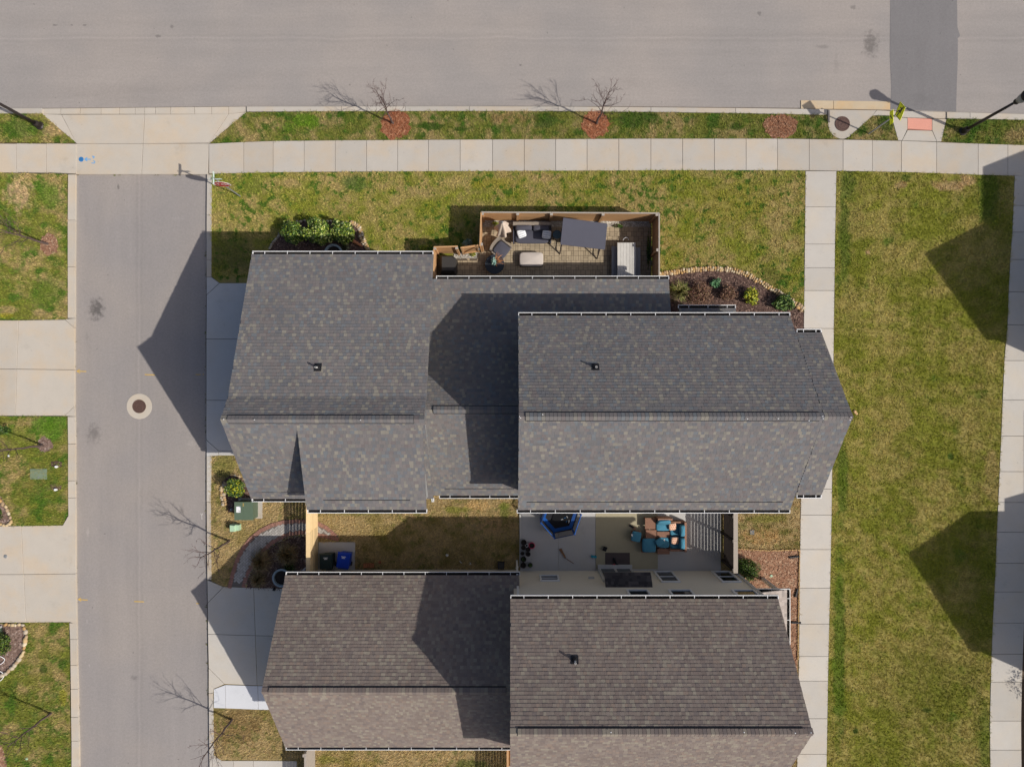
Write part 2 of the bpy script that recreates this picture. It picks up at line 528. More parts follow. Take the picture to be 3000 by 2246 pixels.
grass_pair('east', C(162, 148, 84), C(126, 128, 44), C(86, 110, 32), (0.37, 0.60), (0.58, 0.76), patch=[
    (2480, 545, 30, 60, C(80, 104, 32), .7), (2470, 700, 22, 160, C(84, 106, 34), .7), (2465, 1400, 20, 160, C(80, 106, 26), .7), (2455, 1900, 24, 380, C(78, 104, 24), .75), (2890, 560, 40, 120, C(70, 100, 30), .6),
    (2780, 545, 60, 22, C(186, 154, 116), .7), (2830, 530, 30, 20, C(186, 154, 116), .6), (2640, 545, 26, 14, C(186, 154, 116), .6), (2782, 1336, 11, 14, C(64, 88, 26), .9), (2710, 2076, 18, 10, C(60, 84, 26), .9), (2502, 2136, 9, 9, C(60, 84, 26), .9),
    (2540, 740, 8, 8, TAN, .9), (2650, 522, 20, 12, C(66, 92, 26), .7), (2900, 1400, 30, 120, C(164, 140, 96), .5), (2720, 2000, 200, 160, C(112, 112, 44), .35), (2880, 2150, 20, 160, C(96, 112, 36), .6)], gs=0.9, clump=.12, mow=.22)
grass_pair('west', C(162, 142, 94), C(116, 120, 48), C(76, 106, 32), (0.38, 0.56), (0.50, 0.64), patch=[
    (60, 570, 50, 60, C(186, 158, 122), .8), (150, 575, 40, 50, C(88, 118, 36), .7), (140, 860, 70, 60, C(86, 112, 34), .6), (30, 910, 40, 16, C(176, 150, 110), .6), (120, 915, 30, 12, C(176, 150, 110), .6), (25, 925, 30, 10, C(150, 140, 40), .6),
    (150, 1250, 60, 60, C(84, 124, 30), .8), (60, 1270, 40, 40, C(120, 128, 50), .5), (120, 1200, 90, 12, C(110, 120, 40), .4), (100, 1400, 60, 60, C(140, 124, 70), .4),
    (130, 1990, 50, 30, C(122, 116, 50), .4), (130, 1955, 14, 20, DG, .8), (185, 1940, 16, 18, DG, .7), (190, 2035, 16, 30, C(140, 140, 40), .7), (150, 2206, 10, 8, DG, .9), (170, 2200, 8, 7, DG, .8), (60, 2170, 60, 40, C(120, 128, 50), .4)])
grass_pair('yard', C(170, 148, 104), C(134, 120, 68), C(102, 110, 48), (0.42, 0.66), (0.60, 0.78), patch=[
    (1400, 1480, 60, 16, C(196, 164, 110), .6), (1340, 1490, 50, 12, C(126, 132, 44), .6), (1480, 1480, 24, 16, C(120, 130, 40), .7), (1050, 1500, 80, 10, C(130, 128, 60), .5), (1450, 1540, 60, 30, C(178, 148, 110), .5), (1480, 1500, 20, 30, C(100, 112, 40), .6), (660, 1360, 40, 60, C(124, 122, 56), .7),
    (700, 2130, 90, 60, C(120, 96, 56), .6), (2240, 1520, 70, 16, C(128, 130, 52), .6), (2240, 1570, 80, 30, C(186, 150, 98), .5), (1380, 2236, 60, 20, C(84, 100, 36), .7), (1050, 2232, 60, 14, C(150, 134, 66), .5), (960, 2220, 40, 14, C(120, 122, 44), .5)])

# base soil, one sheet out to the horizon
g = MB().add([(-600, -600, -.06), (600, -600, -.06), (600, 600, -.06), (-600, 600, -.06)], [(0, 1, 2, 3)]).build('ground', M_['dirt'], kind='structure')
tag(g, 'bare soil underneath the lawns and pavements')

def sheet(name, pts, z, mat, label=None, parent=None, kind='structure'):
    q = [P(x, y, z) for x, y in pts]
    a = sum(q[i].x * q[(i + 1) % len(q)].y - q[(i + 1) % len(q)].x * q[i].y for i in range(len(q)))
    if a < 0: q.reverse()
    o = MB().add(q, [tuple(range(len(q)))]).build(name, mat, parent)
    if parent is None:
        o['kind'] = kind
        if label: o['label'] = label
    return o

sheet('main_road', [(-1600, 320), (-300, 320), (0, 318), (180, 317), (700, 312), (1500, 311), (1900, 313), (2350, 317), (2700, 326), (3000, 334), (3400, 344), (4700, 380), (4700, -1500), (-1600, -1500)], 0.0, M_['asphalt'], 'wide worn grey asphalt road along the top')
patch_pts = [(2609, -1500), (2608, 60), (2607, 160), (2611, 250), (2609, 320), (2801, 328), (2803, 250), (2806, 180), (2806, 112), (2813, 106), (2805, 80), (2804, 0), (2806, -1500)]
sheet('asphalt_patch', patch_pts, 0.006, M_['asphalt3'], 'dark strip of newer asphalt laid across the main road')
sheet('side_street', [(222, 505), (612, 505), (606, 700), (603, 1000), (605, 1600), (610, 2000), (615, 2246), (640, 3400), (250, 3400), (232, 2246), (226, 2000), (222, 1600), (219, 1000)], 0.004, M_['asphalt2'], 'narrow grey asphalt side street running down the picture')

def lawn(key, pts, label):
    return sheet('lawn', pts, ZL, GR[key][0], label)

SW_T = [(612, 421), (715, 416), (800, 413), (1000, 411), (1500, 408), (1900, 406), (2300, 406), (2630, 412), (2870, 421), (3000, 425), (3400, 440)]
SW_B = [(612, 509), (800, 505), (1000, 503), (1500, 501), (2000, 499), (2360, 499), (2640, 504), (2860, 512), (3000, 516), (3400, 530)]
def ipol(line, x):
    for (x0, y0), (x1, y1) in zip(line, line[1:]):
        if x <= x1:
            return y0 + (y1 - y0) * (x - x0) / (x1 - x0)
    return line[-1][1]

L_verge_w = [(-700, 336), (0, 333), (125, 333), (222, 419), (0, 418), (-700, 418)]
L_verge = [(722, 329), (1000, 326), (1500, 326), (1900, 329), (2424, 337), (2425, 360), (2434, 382), (2452, 403), (2460, 407), (2300, 406), (1900, 406), (1500, 408), (1000, 411), (800, 413), (715, 416), (616, 420)]
L_verge_m = [(2556, 339), (2606, 340), (2613, 352), (2631, 412), (2478, 408), (2499, 391)]
L_verge_e = [(2774, 348), (3000, 352), (3400, 362), (3400, 440), (3000, 425), (2870, 421), (2757, 415)]
L_front = [(619, 510), (800, 505), (1500, 501), (2000, 499), (2360, 500), (2357, 700), (2354, 960), (2350, 1200), (1900, 1200), (700, 1200), (700, 829), (643, 829), (620, 810)]
L_side = [(620, 1332), (1000, 1320), (2348, 1320), (2346, 1480), (2344, 1600), (2341, 1900), (2334, 2246), (2310, 3400), (660, 3400), (628, 2246), (624, 2030), (626, 2017), (626, 2010), (655, 2005), (655, 1718), (618, 1700), (616, 1600)]
L_east = [(2451, 502), (2640, 504), (2860, 512), (2973, 514), (2966, 680), (2958, 780), (2952, 950), (2942, 1060), (2933, 1280), (2924, 1480), (2917, 1660), (2907, 1860), (2900, 2080), (2901, 2246), (2920, 3400), (2400, 3400), (2422, 2246), (2428, 1900), (2437, 1500), (2443, 1000), (2447, 700)]
L_w1 = [(-700, 500), (0, 506), (198, 511), (198, 935), (0, 938), (-700, 938)]
L_w2 = [(-700, 1219), (0, 1219), (198, 1219), (199, 1508), (183, 1538), (0, 1540), (-700, 1545)]
L_w3 = [(-700, 1828), (0, 1824), (203, 1822), (208, 2246), (220, 3400), (-700, 3400)]
lawn('verge', L_verge_w, 'small grass verge at the foot of the lamp post beside the driveway apron')
lawn('verge', L_verge, 'long patchy grass verge between main road and pavement')
lawn('verge', L_verge_m, 'small triangular grass patch at the foot of the pedestrian sign')
lawn('verge', L_verge_e, 'grass verge at the foot of the lamp post beside the crossing ramp')
lawn('front', L_front, 'yellow-green lawn in front of the grey-roofed house')
lawn('yard', L_side, 'dry brownish yard grass around the brown-roofed house')
lawn('east', L_east, 'broad olive lawn between the two long footpaths')
lawn('west', L_w1, 'patchy lawn with a mulched tree by the side street corner')
lawn('west', L_w2, 'lawn with green utility boxes between the two driveways')
lawn('west', L_w3, 'dry lawn beside the curved stone-edged mulch bed')

# ---- slabs
def slab(parent, pts, z=ZS, gap=0.009, name='slab', mat='conc', z0=-0.03, mi=None):
    q = inset([(p.x, p.y) for p in (P(x, y, z) for x, y in pts)], gap)
    zz = z + rng.uniform(-0.003, 0.003)
    return MB().prism(q, z0, zz - 0.006).prism(inset(q, 0.0), zz - 0.006, zz, top_scale=0.998).build(name, M_[mat], parent)

def struct(name, label, loc=(0, 0, 0)):
    return thing(name, label, None, loc, kind='structure')

sw = struct('sidewalk', 'pale concrete pavement of square slabs along the main road')
js = [612, 714, 800, 891, 982, 1074, 1165, 1255, 1348, 1443, 1536, 1628, 1720, 1813, 1907, 2000, 2093, 2186, 2278, 2371, 2470, 2556, 2641, 2744, 2866, 2953, 3045, 3140]
for a, b in zip(js, js[1:]):
    slab(sw, [(a, ipol(SW_T, a)), (b, ipol(SW_T, b)), (b, ipol(SW_B, b)), (a, ipol(SW_B, a))])
js = [-700, -600, -480, -380, -270, -160, -50, 48, 136, 223]
sww = struct('sidewalk', 'pale concrete pavement slabs left of the driveway apron')
for a, b in zip(js, js[1:]):
    slab(sww, [(a, 420), (b, 421), (b, 509 if b > 200 else 506), (a, 505)], mat='conc_warm')

ap = struct('driveway_apron', 'flared concrete apron where the side street meets the main road')
for pts in ([(123, 334), (180, 336), (224, 420)], [(180, 336), (424, 335), (419, 421), (224, 421)], [(424, 335), (670, 334), (613, 419), (419, 421)], [(670, 334), (722, 328), (613, 419)],
            [(223, 421), (419, 421), (415, 511), (222, 511)], [(419, 421), (613, 420), (610, 511), (415, 511)]):
    slab(ap, pts, mat='conc_warm', z=0.10)
js = [123, 178, 235, 296, 350, 396, 424, 455, 500, 570, 620, 670, 722]
for a, b in zip(js, js[1:]):
    slab(ap, [(a, 318 - (a - 123) * .01), (b, 318 - (b - 123) * .01), (b, 335 - max(0, b - 670) * .13), (a, 335 - max(0, a - 670) * .13)], mat='conc_warm', z=0.05, name='gutter_slab', gap=0.01)

kb = struct('kerb', 'concrete kerb along the main road')
def kerb_run(par, line_a, line_b, cuts, mat='conc', z=ZS):
    for a, b in zip(cuts, cuts[1:]):
        slab(par, [(a, ipol(line_a, a)), (b, ipol(line_a, b)), (b, ipol(line_b, b)), (a, ipol(line_b, a))], z=z, name='kerb_stone', mat=mat, gap=0.008)
KT = [(-700, 322), (0, 317), (123, 317), (722, 312), (1500, 311), (1900, 314), (2345, 318), (2700, 326), (3000, 334), (3400, 344)]
KB = [(-700, 336), (0, 332), (123, 333), (722, 327), (1500, 325), (1900, 328), (2345, 334), (2424, 337), (2774, 347), (3000, 351), (3400, 361)]
kerb_run(kb, KT, KB, [-700, -400, -100, 123])
kerb_run(kb, KT, KB, [722, 1000, 1187, 1375, 1635, 1907, 2155, 2424])
kerb_run(kb, KT, KB, [2774, 2842, 3080, 3400])

# storm inlet: throat slab, manhole pad, crossing ramp
inl = struct('storm_inlet', 'stained concrete storm inlet and manhole pad at the kerb')
slab(inl, [(2346, 294), (2442, 295), (2442, 320), (2346, 319)], z=0.03, mat='conc_rust', name='gutter_slab')
slab(inl, [(2442, 295), (2608, 297), (2609, 322), (2442, 320)], z=0.03, mat='conc_rust', name='gutter_slab')
arc = [(2467 + 41 * math.cos(t), 363 + 44 * math.sin(t)) for t in [math.pi * (1.0 - i / 12 * 0.78) for i in range(13)]]
slab(inl, [(2425, 321), (2569, 323), (2556, 340)] + list(reversed(arc)), z=0.12, mat='conc')
rp = struct('crossing_ramp', 'concrete kerb ramp with pink tactile paving')
slab(rp, [(2569, 323), (2608, 325), (2612, 338), (2556, 339)], z=0.11)
slab(rp, [(2608, 325), (2700, 326), (2776, 328), (2775, 348), (2659, 345), (2612, 341)], z=0.08, name='gutter_slab')
slab(rp, [(2612, 342), (2659, 346), (2659, 378), (2643, 412), (2631, 411)], z=0.11)
slab(rp, [(2731, 348), (2773, 349), (2758, 415), (2745, 415), (2731, 382)], z=0.11)
slab(rp, [(2659, 381), (2731, 383), (2745, 415), (2643, 412)], z=0.11)
M_['tactile'] = mat_plain('pink_tactile_paving', C(222, 158, 138, .86), 0.8, 0.1, 20)
tp = slab(rp, [(2659, 345), (2731, 348), (2731, 382), (2659, 378)], z=0.11, mat='tactile', name='tactile_paving')
dome = MB()
for i in range(24):
    for j in range(11):
        p = P(2661 + i * 3.0, 347 + j * 3.0 + i * 0.09, 0.11)
        dome.lathe((p.x, p.y, 0.108), [(0.014, 0), (0.011, 0.006), (0.006, 0.008)], 6)
dome.build('tactile_dome', M_['tactile'], tp, kind='stuff')

# side street kerbs
def vkerb(par, segs, mat='conc_warm'):
    for (xa0, xb0, y0, xa1, xb1, y1) in segs:
        slab(par, [(xa0, y0), (xb0, y0), (xb1, y1), (xa1, y1)], name='kerb_stone', mat=mat, gap=0.008)
kw = struct('kerb', 'pale kerb along the west edge of the side street')
vkerb(kw, [(199, 221, 511, 198, 220, 645), (198, 220, 645, 198, 219, 782), (198, 219, 782, 198, 219, 932), (198, 219, 1220, 199, 220, 1300), (199, 220, 1300, 199, 220, 1408), (199, 220, 1408, 199, 220, 1458), (199, 220, 1458, 200, 221, 1515),
           (203, 224, 1824, 205, 225, 1872), (205, 225, 1872, 206, 226, 1948), (206, 226, 1948, 207, 228, 2018), (207, 228, 2018, 208, 229, 2100), (208, 229, 2100, 209, 231, 2170), (209, 231, 2170, 209, 232, 2246), (209, 232, 2246, 222, 250, 3400)])
ke = struct('kerb', 'grey kerb with chalked letters along the east edge of the side street')
vkerb(ke, [(606, 621, 511, 605, 620, 630), (605, 620, 630, 605, 620, 762), (605, 620, 762, 605, 620, 812), (605, 620, 1336, 605, 618, 1470), (605, 618, 1470, 606, 619, 1600), (606, 619, 1600, 607, 620, 1698),
           (611, 624, 2030, 612, 626, 2120), (612, 626, 2120, 613, 628, 2222)], mat='conc')

# driveways
d1 = struct('driveway', 'shaded concrete driveway beside the grey-roofed house')
for pts in ([(605, 812), (620, 812), (643, 829), (605, 864)], [(605, 864), (643, 829), (760, 829), (760, 993), (604, 993)], [(604, 993), (760, 993), (760, 1173), (604, 1172)],
            [(604, 1172), (760, 1173), (760, 1325), (640, 1320), (604, 1288)], [(604, 1288), (640, 1320), (640, 1334), (605, 1337)], [(640, 1320), (760, 1325), (760, 1334), (640, 1334)]):
    slab(d1, pts, mat='conc_grey')
d2 = struct('driveway', 'half shaded concrete driveway beside the brown-roofed house')
for pts in ([(607, 1698), (655, 1718), (608, 1766)], [(608, 1766), (655, 1718), (743, 1721), (748, 1861), (609, 1857)], [(743, 1721), (860, 1724), (860, 1863), (748, 1861)],
            [(609, 1857), (748, 1861), (753, 2007), (658, 2003), (611, 1956)], [(748, 1861), (860, 1863), (860, 2010), (753, 2007)], [(611, 1956), (658, 2003), (626, 2017), (624, 2030), (611, 2030)]):
    slab(d2, pts, mat='conc_pale')
d3 = struct('driveway_extension', 'bright white strip of new concrete below the shaded driveway')
for pts in ([(626, 2018), (660, 2005), (661, 2074), (626, 2073)], [(660, 2005), (755, 2008), (757, 2078), (661, 2074)], [(755, 2008), (860, 2010), (860, 2080), (757, 2078)]):
    slab(d3, pts, mat='conc_new', gap=0.008)
d4 = struct('driveway', 'concrete driveway at the bottom edge below the brown lawn')
for pts in ([(613, 2222), (628, 2212), (650, 2227), (684, 2227), (684, 2420), (616, 2420)], [(684, 2227), (742, 2227), (742, 2420), (684, 2420)], [(742, 2227), (870, 2228), (870, 2420), (742, 2420)]):
    slab(d4, pts, mat='conc_pale')
d5 = struct('driveway', 'pale concrete driveway on the west side above the utility boxes')
for pts in ([(-700, 938), (54, 938), (49, 1081), (-700, 1078)], [(54, 938), (190, 936), (218, 960), (218, 1083), (49, 1081)], [(190, 936), (198, 934), (219, 932), (218, 960)],
            [(-700, 1078), (49, 1081), (45, 1218), (-700, 1218)], [(49, 1081), (218, 1083), (218, 1190), (188, 1218), (45, 1218)], [(188, 1218), (218, 1190), (219, 1220)]):
    slab(d5, pts, mat='conc_warm')
d6 = struct('driveway', 'cream concrete driveway on the west side below the utility boxes')
for pts in ([(-700, 1545), (62, 1540), (69, 1682), (-700, 1685)], [(62, 1540), (184, 1538), (200, 1510), (221, 1512), (222, 1680), (69, 1682)], [(-700, 1685), (69, 1682), (76, 1823), (-700, 1827)], [(69, 1682), (222, 1680), (224, 1828), (205, 1822), (76, 1823)]):
    slab(d6, pts, mat='conc_warm')

# long footpaths
def lineip(pts, y):
    for (x0, y0), (x1, y1) in zip(pts, pts[1:]):
        if y <= y1:
            return x0 + (x1 - x0) * (y - y0) / (y1 - y0)
    return pts[-1][0]
fl = [(2360, 500), (2358, 700), (2355, 960), (2349, 1300), (2346, 1480), (2344, 1600), (2341, 1900), (2335, 2246), (2310, 3400)]
fr = [(2451, 500), (2447, 700), (2443, 1000), (2437, 1500), (2433, 1700), (2428, 1900), (2422, 2246), (2400, 3400)]
fp = struct('footpath', 'long concrete footpath passing the fronts of both houses')
ys = [501, 606, 715, 784, 851, 962, 1070, 1180, 1300, 1432, 1508, 1609, 1722, 1827, 1922, 1994, 2104, 2208, 2310, 2500, 2800, 3400]
for a, b in zip(ys, ys[1:]):
    slab(fp, [(lineip(fl, a), a), (lineip(fr, a), a), (lineip(fr, b), b), (lineip(fl, b), b)], mat='conc_pale')
el = [(2973, 514), (2966, 680), (2958, 780), (2952, 950), (2942, 1060), (2933, 1280), (2924, 1480), (2917, 1660), (2907, 1860), (2900, 2080), (2901, 2246), (2920, 3400)]
er = [(x + 92, y) for x, y in el]
fe = struct('footpath', 'concrete footpath along the far east edge of the broad lawn')
ys = [515, 602, 680, 760, 855, 951, 1056, 1171, 1277, 1381, 1471, 1558, 1649, 1733, 1824, 1915, 1997, 2111, 2196, 2290, 2500, 2800, 3400]
for a, b in zip(ys, ys[1:]):
    slab(fe, [(lineip(el, a), a), (lineip(er, a), a), (lineip(er, b), b), (lineip(el, b), b)], mat='conc_pale')

# south patio slabs, rubbish bin pad
pt = struct('patio', 'grey concrete patio between the two houses')
for pts in ([(1524, 1470), (1636, 1470), (1636, 1672), (1524, 1672)], [(1636, 1470), (1745, 1470), (1745, 1672), (1636, 1672)], [(1745, 1470), (1927, 1470), (1927, 1672), (1745, 1672)], [(1927, 1470), (2112, 1470), (2112, 1672), (1927, 1672)]):
    slab(pt, pts, mat='conc_grey', gap=0.004)
bp = struct('bin_pad', 'small concrete pad under the wheeled bins')
slab(bp, [(933, 1587), (1041, 1587), (1040, 1672), (930, 1672)], mat='conc_grey')
slab(bp, [(895, 1660), (930, 1655), (930, 1672), (880, 1672)], mat='conc_grey')

# ---- mulch, straw and gravel sheets
M_['mulch_dark'] = flakes('dark_bark_mulch', C(84, 66, 60), C(108, 86, 77), C(148, 124, 110), 16)
M_['mulch_red'] = flakes('red_bark_mulch', C(140, 102, 80), C(166, 128, 102), C(184, 152, 124), 12)
M_['mulch_brown'] = flakes('brown_bark_mulch', C(118, 96, 86), C(146, 122, 108), C(172, 152, 140), 12)
M_['straw'] = flakes('pine_straw', C(148, 90, 62), C(166, 106, 76), C(188, 134, 102), 10)
M_['straw_dull'] = flakes('old_pine_straw', C(140, 96, 70), C(156, 112, 84), C(172, 134, 106), 10)
M_['gravel'] = flakes('river_gravel', C(150, 142, 128), C(186, 180, 168), C(214, 210, 200), 22)
BEDS = []
def bed(pts, mat, label, z=ZL + 0.012, name='mulch_bed'):
    BEDS.append(pts)
    return sheet(name, pts, z, M_[mat], label)
bed([(783, 740), (800, 712), (826, 672), (880, 648), (960, 646), (1030, 652), (1052, 664), (1064, 700), (1086, 742), (1086, 760), (783, 760)], 'mulch_dark', 'dark mulch bed under the yellow-green shrubs')
bed([(1915, 812), (1960, 802), (2020, 795), (2080, 789), (2135, 790), (2180, 802), (2225, 826), (2270, 853), (2310, 876), (2338, 898), (2354, 912), (2355, 975), (2150, 1010), (1915, 1010)], 'mulch_dark', 'dark mulch bed with stone edging beside the front path')
bed([(650, 1412), (672, 1392), (705, 1398), (760, 1420), (760, 1500), (668, 1500), (664, 1470)], 'mulch_dark', 'small dark mulch bed behind the green transformer')
bed([(2156, 1608), (2250, 1612), (2344, 1610), (2336, 1960), (2156, 1960)], 'mulch_red', 'red bark mulch bed beside the porch')
bed([(-300, 1430), (2, 1452), (22, 1488), (31, 1520), (33, 1538), (-300, 1541)], 'mulch_brown', 'mulch bed at the left edge above the cream driveway')
bed([(-300, 1826), (66, 1826), (74, 1830), (80, 1852), (78, 1880), (68, 1910), (50, 1945), (20, 1975), (0, 1984), (-300, 2010)], 'mulch_brown', 'curved brown mulch bed at the left edge')
bed([(-300, 2160), (0, 2175), (12, 2200), (20, 2235), (24, 2300), (-300, 2300)], 'mulch_red', 'mulch bed in the bottom left corner')
def ring(x, y, rx, ry, mat, label, seed, name='mulch_ring'):
    r = random.Random(seed)
    pts = [(x + rx * (1 + r.uniform(-.16, .16)) * math.cos(a), y + ry * (1 + r.uniform(-.16, .16)) * math.sin(a)) for a in [2 * math.pi * i / 26 for i in range(26)]]
    return bed(pts, mat, label, name=name)
ring(1158, 366, 45, 42, 'straw', 'round orange pine straw patch around the first verge tree', 1)
ring(1743, 366, 41, 38, 'straw', 'round orange pine straw patch around the second verge tree', 2)
ring(2288, 370, 49, 36, 'straw_dull', 'treeless reddish mulch patch on the verge', 3)
ring(146, 716, 27, 32, 'mulch_red', 'mulch ring around the tree at the street corner lawn', 4)
ring(133, 1302, 22, 22, 'mulch_brown', 'mulch ring around the tree above the utility boxes', 5)
# ------------------------------------------------------------------ houses
PAL_GREY = [(C(114, 110, 109), 28), (C(109, 107, 107), 24), (C(118, 112, 110), 16), (C(105, 105, 108), 14), (C(110, 113, 116), 10), (C(132, 127, 118), 11), (C(123, 119, 113), 12), (C(112, 105, 104), 8)]
PAL_BROWN_K = 1.06
PAL_GREY = [((c[0] * 1.05, c[1] * 1.05, c[2] * 1.035, 1), w) for c, w in PAL_GREY]
PAL_BROWN = [(C(126, 114, 106), 20), (C(121, 109, 102), 16), (C(133, 122, 112), 18), (C(140, 131, 118), 12), (C(128, 117, 109), 16), (C(117, 107, 102), 8), (C(134, 119, 108), 8)]
PAL_BROWN = [((c[0] * PAL_BROWN_K, c[1] * PAL_BROWN_K, c[2] * PAL_BROWN_K, 1), w) for c, w in PAL_BROWN]
EXPO = 0.147
WID = [0.13, 0.17, 0.21, 0.26]
CAMV = Vector((0, 0, H))
_tabmesh = {}
def tab_mesh(w, L, t, col, key):
    kk = (w, round(L, 3), t, key)
    if kk not in _tabmesh:
        mb = MB()
        tab_geo(mb, Vector((0, 0, 0)), Vector((1, 0, 0)), Vector((0, 1, 0)), Vector((0, 0, 1)), w, L, t, col)
        _tabmesh[kk] = mb.mesh('shingle', M_['shingle'])
    return _tabmesh[kk]
def tab_geo(mb, o, u, v, n, w, L, t, col):
    g = 0.0025
    a = o + n * t; b = o + u * (w - g) + n * t
    c = o + u * (w - g) + v * (L + .006) + n * .003; d = o + v * (L + .006) + n * .003
    e = o - n * .004; f = o + u * (w - g) - n * .004
    mb.add([a, b, c, d, e, f], [(0, 1, 2, 3), (4, 5, 1, 0), (4, 0, 3), (5, 2, 1)], col)

class House:
    def __init__(self, root, pal, rnd):
        self.root = root; self.pal = [p for p, w in pal]; self.w = [w for p, w in pal]
        self.cand = []; self.r = rnd
        self.roofs = []
        self.thick = (0.018, 0.024)
    def face(self, roof, mb, A, B, D):
        """shingle one rectangular slope: eave A->B, D is straight up-slope of A"""
        A, B, D = Vector(A), Vector(B), Vector(D)
        u = (B - A); W = u.length; u.normalize()
        v = (D - A); L = v.length; v.normalize()
        n = u.cross(v)
        rows = max(1, int(round(L / EXPO))); e = L / rows
        r = self.r
        wid = [0.11, 0.13, 0.15, 0.175]
        for j in range(rows):
            x = -r.uniform(0, 0.2)
            prev = None
            while x < W:
                w = r.choice(wid)
                ci = r.choices(range(len(self.pal)), self.w)[0]
                t = r.choice(self.thick)
                if ci in (5, 6) and prev in (5, 6) and r.random() < .7: ci = 0
                prev = ci
                x0 = max(x, 0.0); x1 = min(x + w, W)
                if x1 - x0 > 0.03:
                    o = A + u * x0 + v * (j * e)
                    if x0 == x and x1 == x + w:
                        mid = o + u * (w / 2) + v * (e / 2)
                        d = CAMV - mid
                        sc = w * e * abs(n.dot(d.normalized())) / d.length_squared
                        self.cand.append((sc, roof, o, u, v, n, w, e, t, ci, mb))
                    else:
                        tab_geo(mb, o, u, v, n, x1 - x0, e, t, var(self.pal[ci], .05, r))
                x += w
    def finish(self):
        self.cand.sort(key=lambda q: -q[0])
        for i, (sc, roof, o, u, v, n, w, e, t, ci, mb) in enumerate(self.cand):
            if i < 300:
                M = Matrix(((u.x, v.x, n.x, o.x), (u.y, v.y, n.y, o.y), (u.z, v.z, n.z, o.z), (0, 0, 0, 1)))
                link('shingle', tab_mesh(w, e, t, self.pal[ci], (id(self), ci)), roof, M)
            else:
                tab_geo(mb, o, u, v, n, w, e, t, var(self.pal[ci], .05, self.r))
        for roof, mb in self.roofs:
            if mb.v:
                mb.build('shingle_field', M_['shingle'], roof, kind='stuff')
    def roof(self, faces, ridge=None, name='roof', caps=True, thick=0.10):
        """faces: list of (A,B,D). one deck mesh with its shingles as children"""
        deck = MB()
        for A, B, D in faces:
            A, B, D = Vector(A), Vector(B), Vector(D)
            Cc = B + (D - A)
            dz = Vector((0, 0, -0.012)); dt = Vector((0, 0, -thick))
            deck.hexa([A + dt, B + dt, Cc + dt, D + dt], [A + dz, B + dz, Cc + dz, D + dz])
        o = deck.build(name, M_['deckgrey'], self.root)
        mb = MB()
        self.roofs.append((o, mb))
        for A, B, D in faces:
            self.face(o, mb, A, B, D)
        if ridge:
            self.ridge_caps(o, *ridge)
        return o
    def ridge_caps(self, roof, x0, x1, y, z, pn, ps, vent=True):
        """cap shingles along a ridge running in x; pn, ps: pitches to north and south"""
        vb = MB()
        h = 0.06 if vent else 0.02
        wd = 0.145
        def prof(wd, zt):
            return [(y + wd, z + zt - wd * pn), (y, z + zt), (y - wd, z + zt - wd * ps)]
        if vent:
            p = prof(0.172, h - .006); q = prof(0.172, -0.03)
            for (ya, za), (yb, zb), (yc, zc), (yd, zd) in ((p[0], p[1], q[1], q[0]), (p[1], p[2], q[2], q[1])):
                vb.hexa([(x0, yd, zd), (x1, yd, zd), (x1, yc, zc), (x0, yc, zc)], [(x0, ya, za), (x1, ya, za), (x1, yb, zb), (x0, yb, zb)])
            vb.build('ridge_vent', M_['black'], roof)
        key = (round(pn, 2), round(ps, 2))
        n = int((x1 - x0) / 0.145)
        st = (x1 - x0) / n
        meshes = {}
        for i in range(n):
            ci = self.r.choices(range(len(self.pal)), self.w)[0]
            if ci not in meshes:
                mb = MB(); col = self.pal[ci]
                t = 0.016
                L = st * (.97 if vent else 1.1)
                vs = []
                for xx, zz in ((0, t + 0.008), (L, t)):
                    vs += [(xx, wd, zz - wd * pn), (xx, 0, zz + .004), (xx, -wd, zz - wd * ps), (xx, wd, zz - t - wd * pn), (xx, -wd, zz - t - wd * ps)]
                mb.add(vs, [(0, 1, 6, 5), (1, 2, 7, 6), (0, 5, 8, 3), (2, 4, 9, 7), (0, 3, 4, 2, 1), (5, 6, 7, 9, 8)], col)
                meshes[ci] = mb.mesh('ridge_cap', M_['shingle'])
            link('ridge_cap', meshes[ci], roof, Matrix.Translation((x0 + i * st, y, z + h)))
    def gutter(self, x0, x1, y, z, side, hang=1.0, axis='x', ends=(True, True)):
        """eave gutter; side +1 = trough lies to the north (or east) of the roof edge; y is its outer lip"""
        def T(a, d, zz):
            return Vector((a, y + d * side, zz)) if axis == 'x' else Vector((y + d * side, a, zz))
        def bx(mb, a0, a1, d0, d1, z0, z1, mi=0):
            q = [T(a0, d0, z0), T(a1, d0, z0), T(a1, d1, z0), T(a0, d1, z0)]
            w = [T(a0, d0, z1), T(a1, d0, z1), T(a1, d1, z1), T(a0, d1, z1)]
            if (q[1] - q[0]).cross(q[2] - q[1]).z < 0:
                q.reverse(); w.reverse()
            mb.hexa(q, w, None, mi)
        g = MB()
        zt = z - 0.015
        bx(g, x0, x1, -0.021, 0.0, zt - .12, zt)
        bx(g, x0 + .025, x1 - .025, -0.145, -0.022, zt - .12, zt - .105, 1)
        bx(g, x0 + .025, x1 - .025, -0.16, -0.146, zt - .12, zt - .03, 1)
        if ends[0]: bx(g, x0, x0 + .024, -0.16, -0.042, zt - .12, zt - .002)
        if ends[1]: bx(g, x1 - .024, x1, -0.16, -0.042, zt - .12, zt - .002)
        o = g.build('gutter', [M_['white'], M_['gutdirt_shade']], self.root)
        n = max(2, int(round((x1 - x0) / hang)))
        for i in range(n):
            a = x0 + (x1 - x0) * (i + 0.55) / n
            hb = MB(); bx(hb, a - .009, a + .009, -0.158, -0.024, zt - .03, zt - .004)
            hb.build('gutter_hanger', M_['white'], o)
        return o
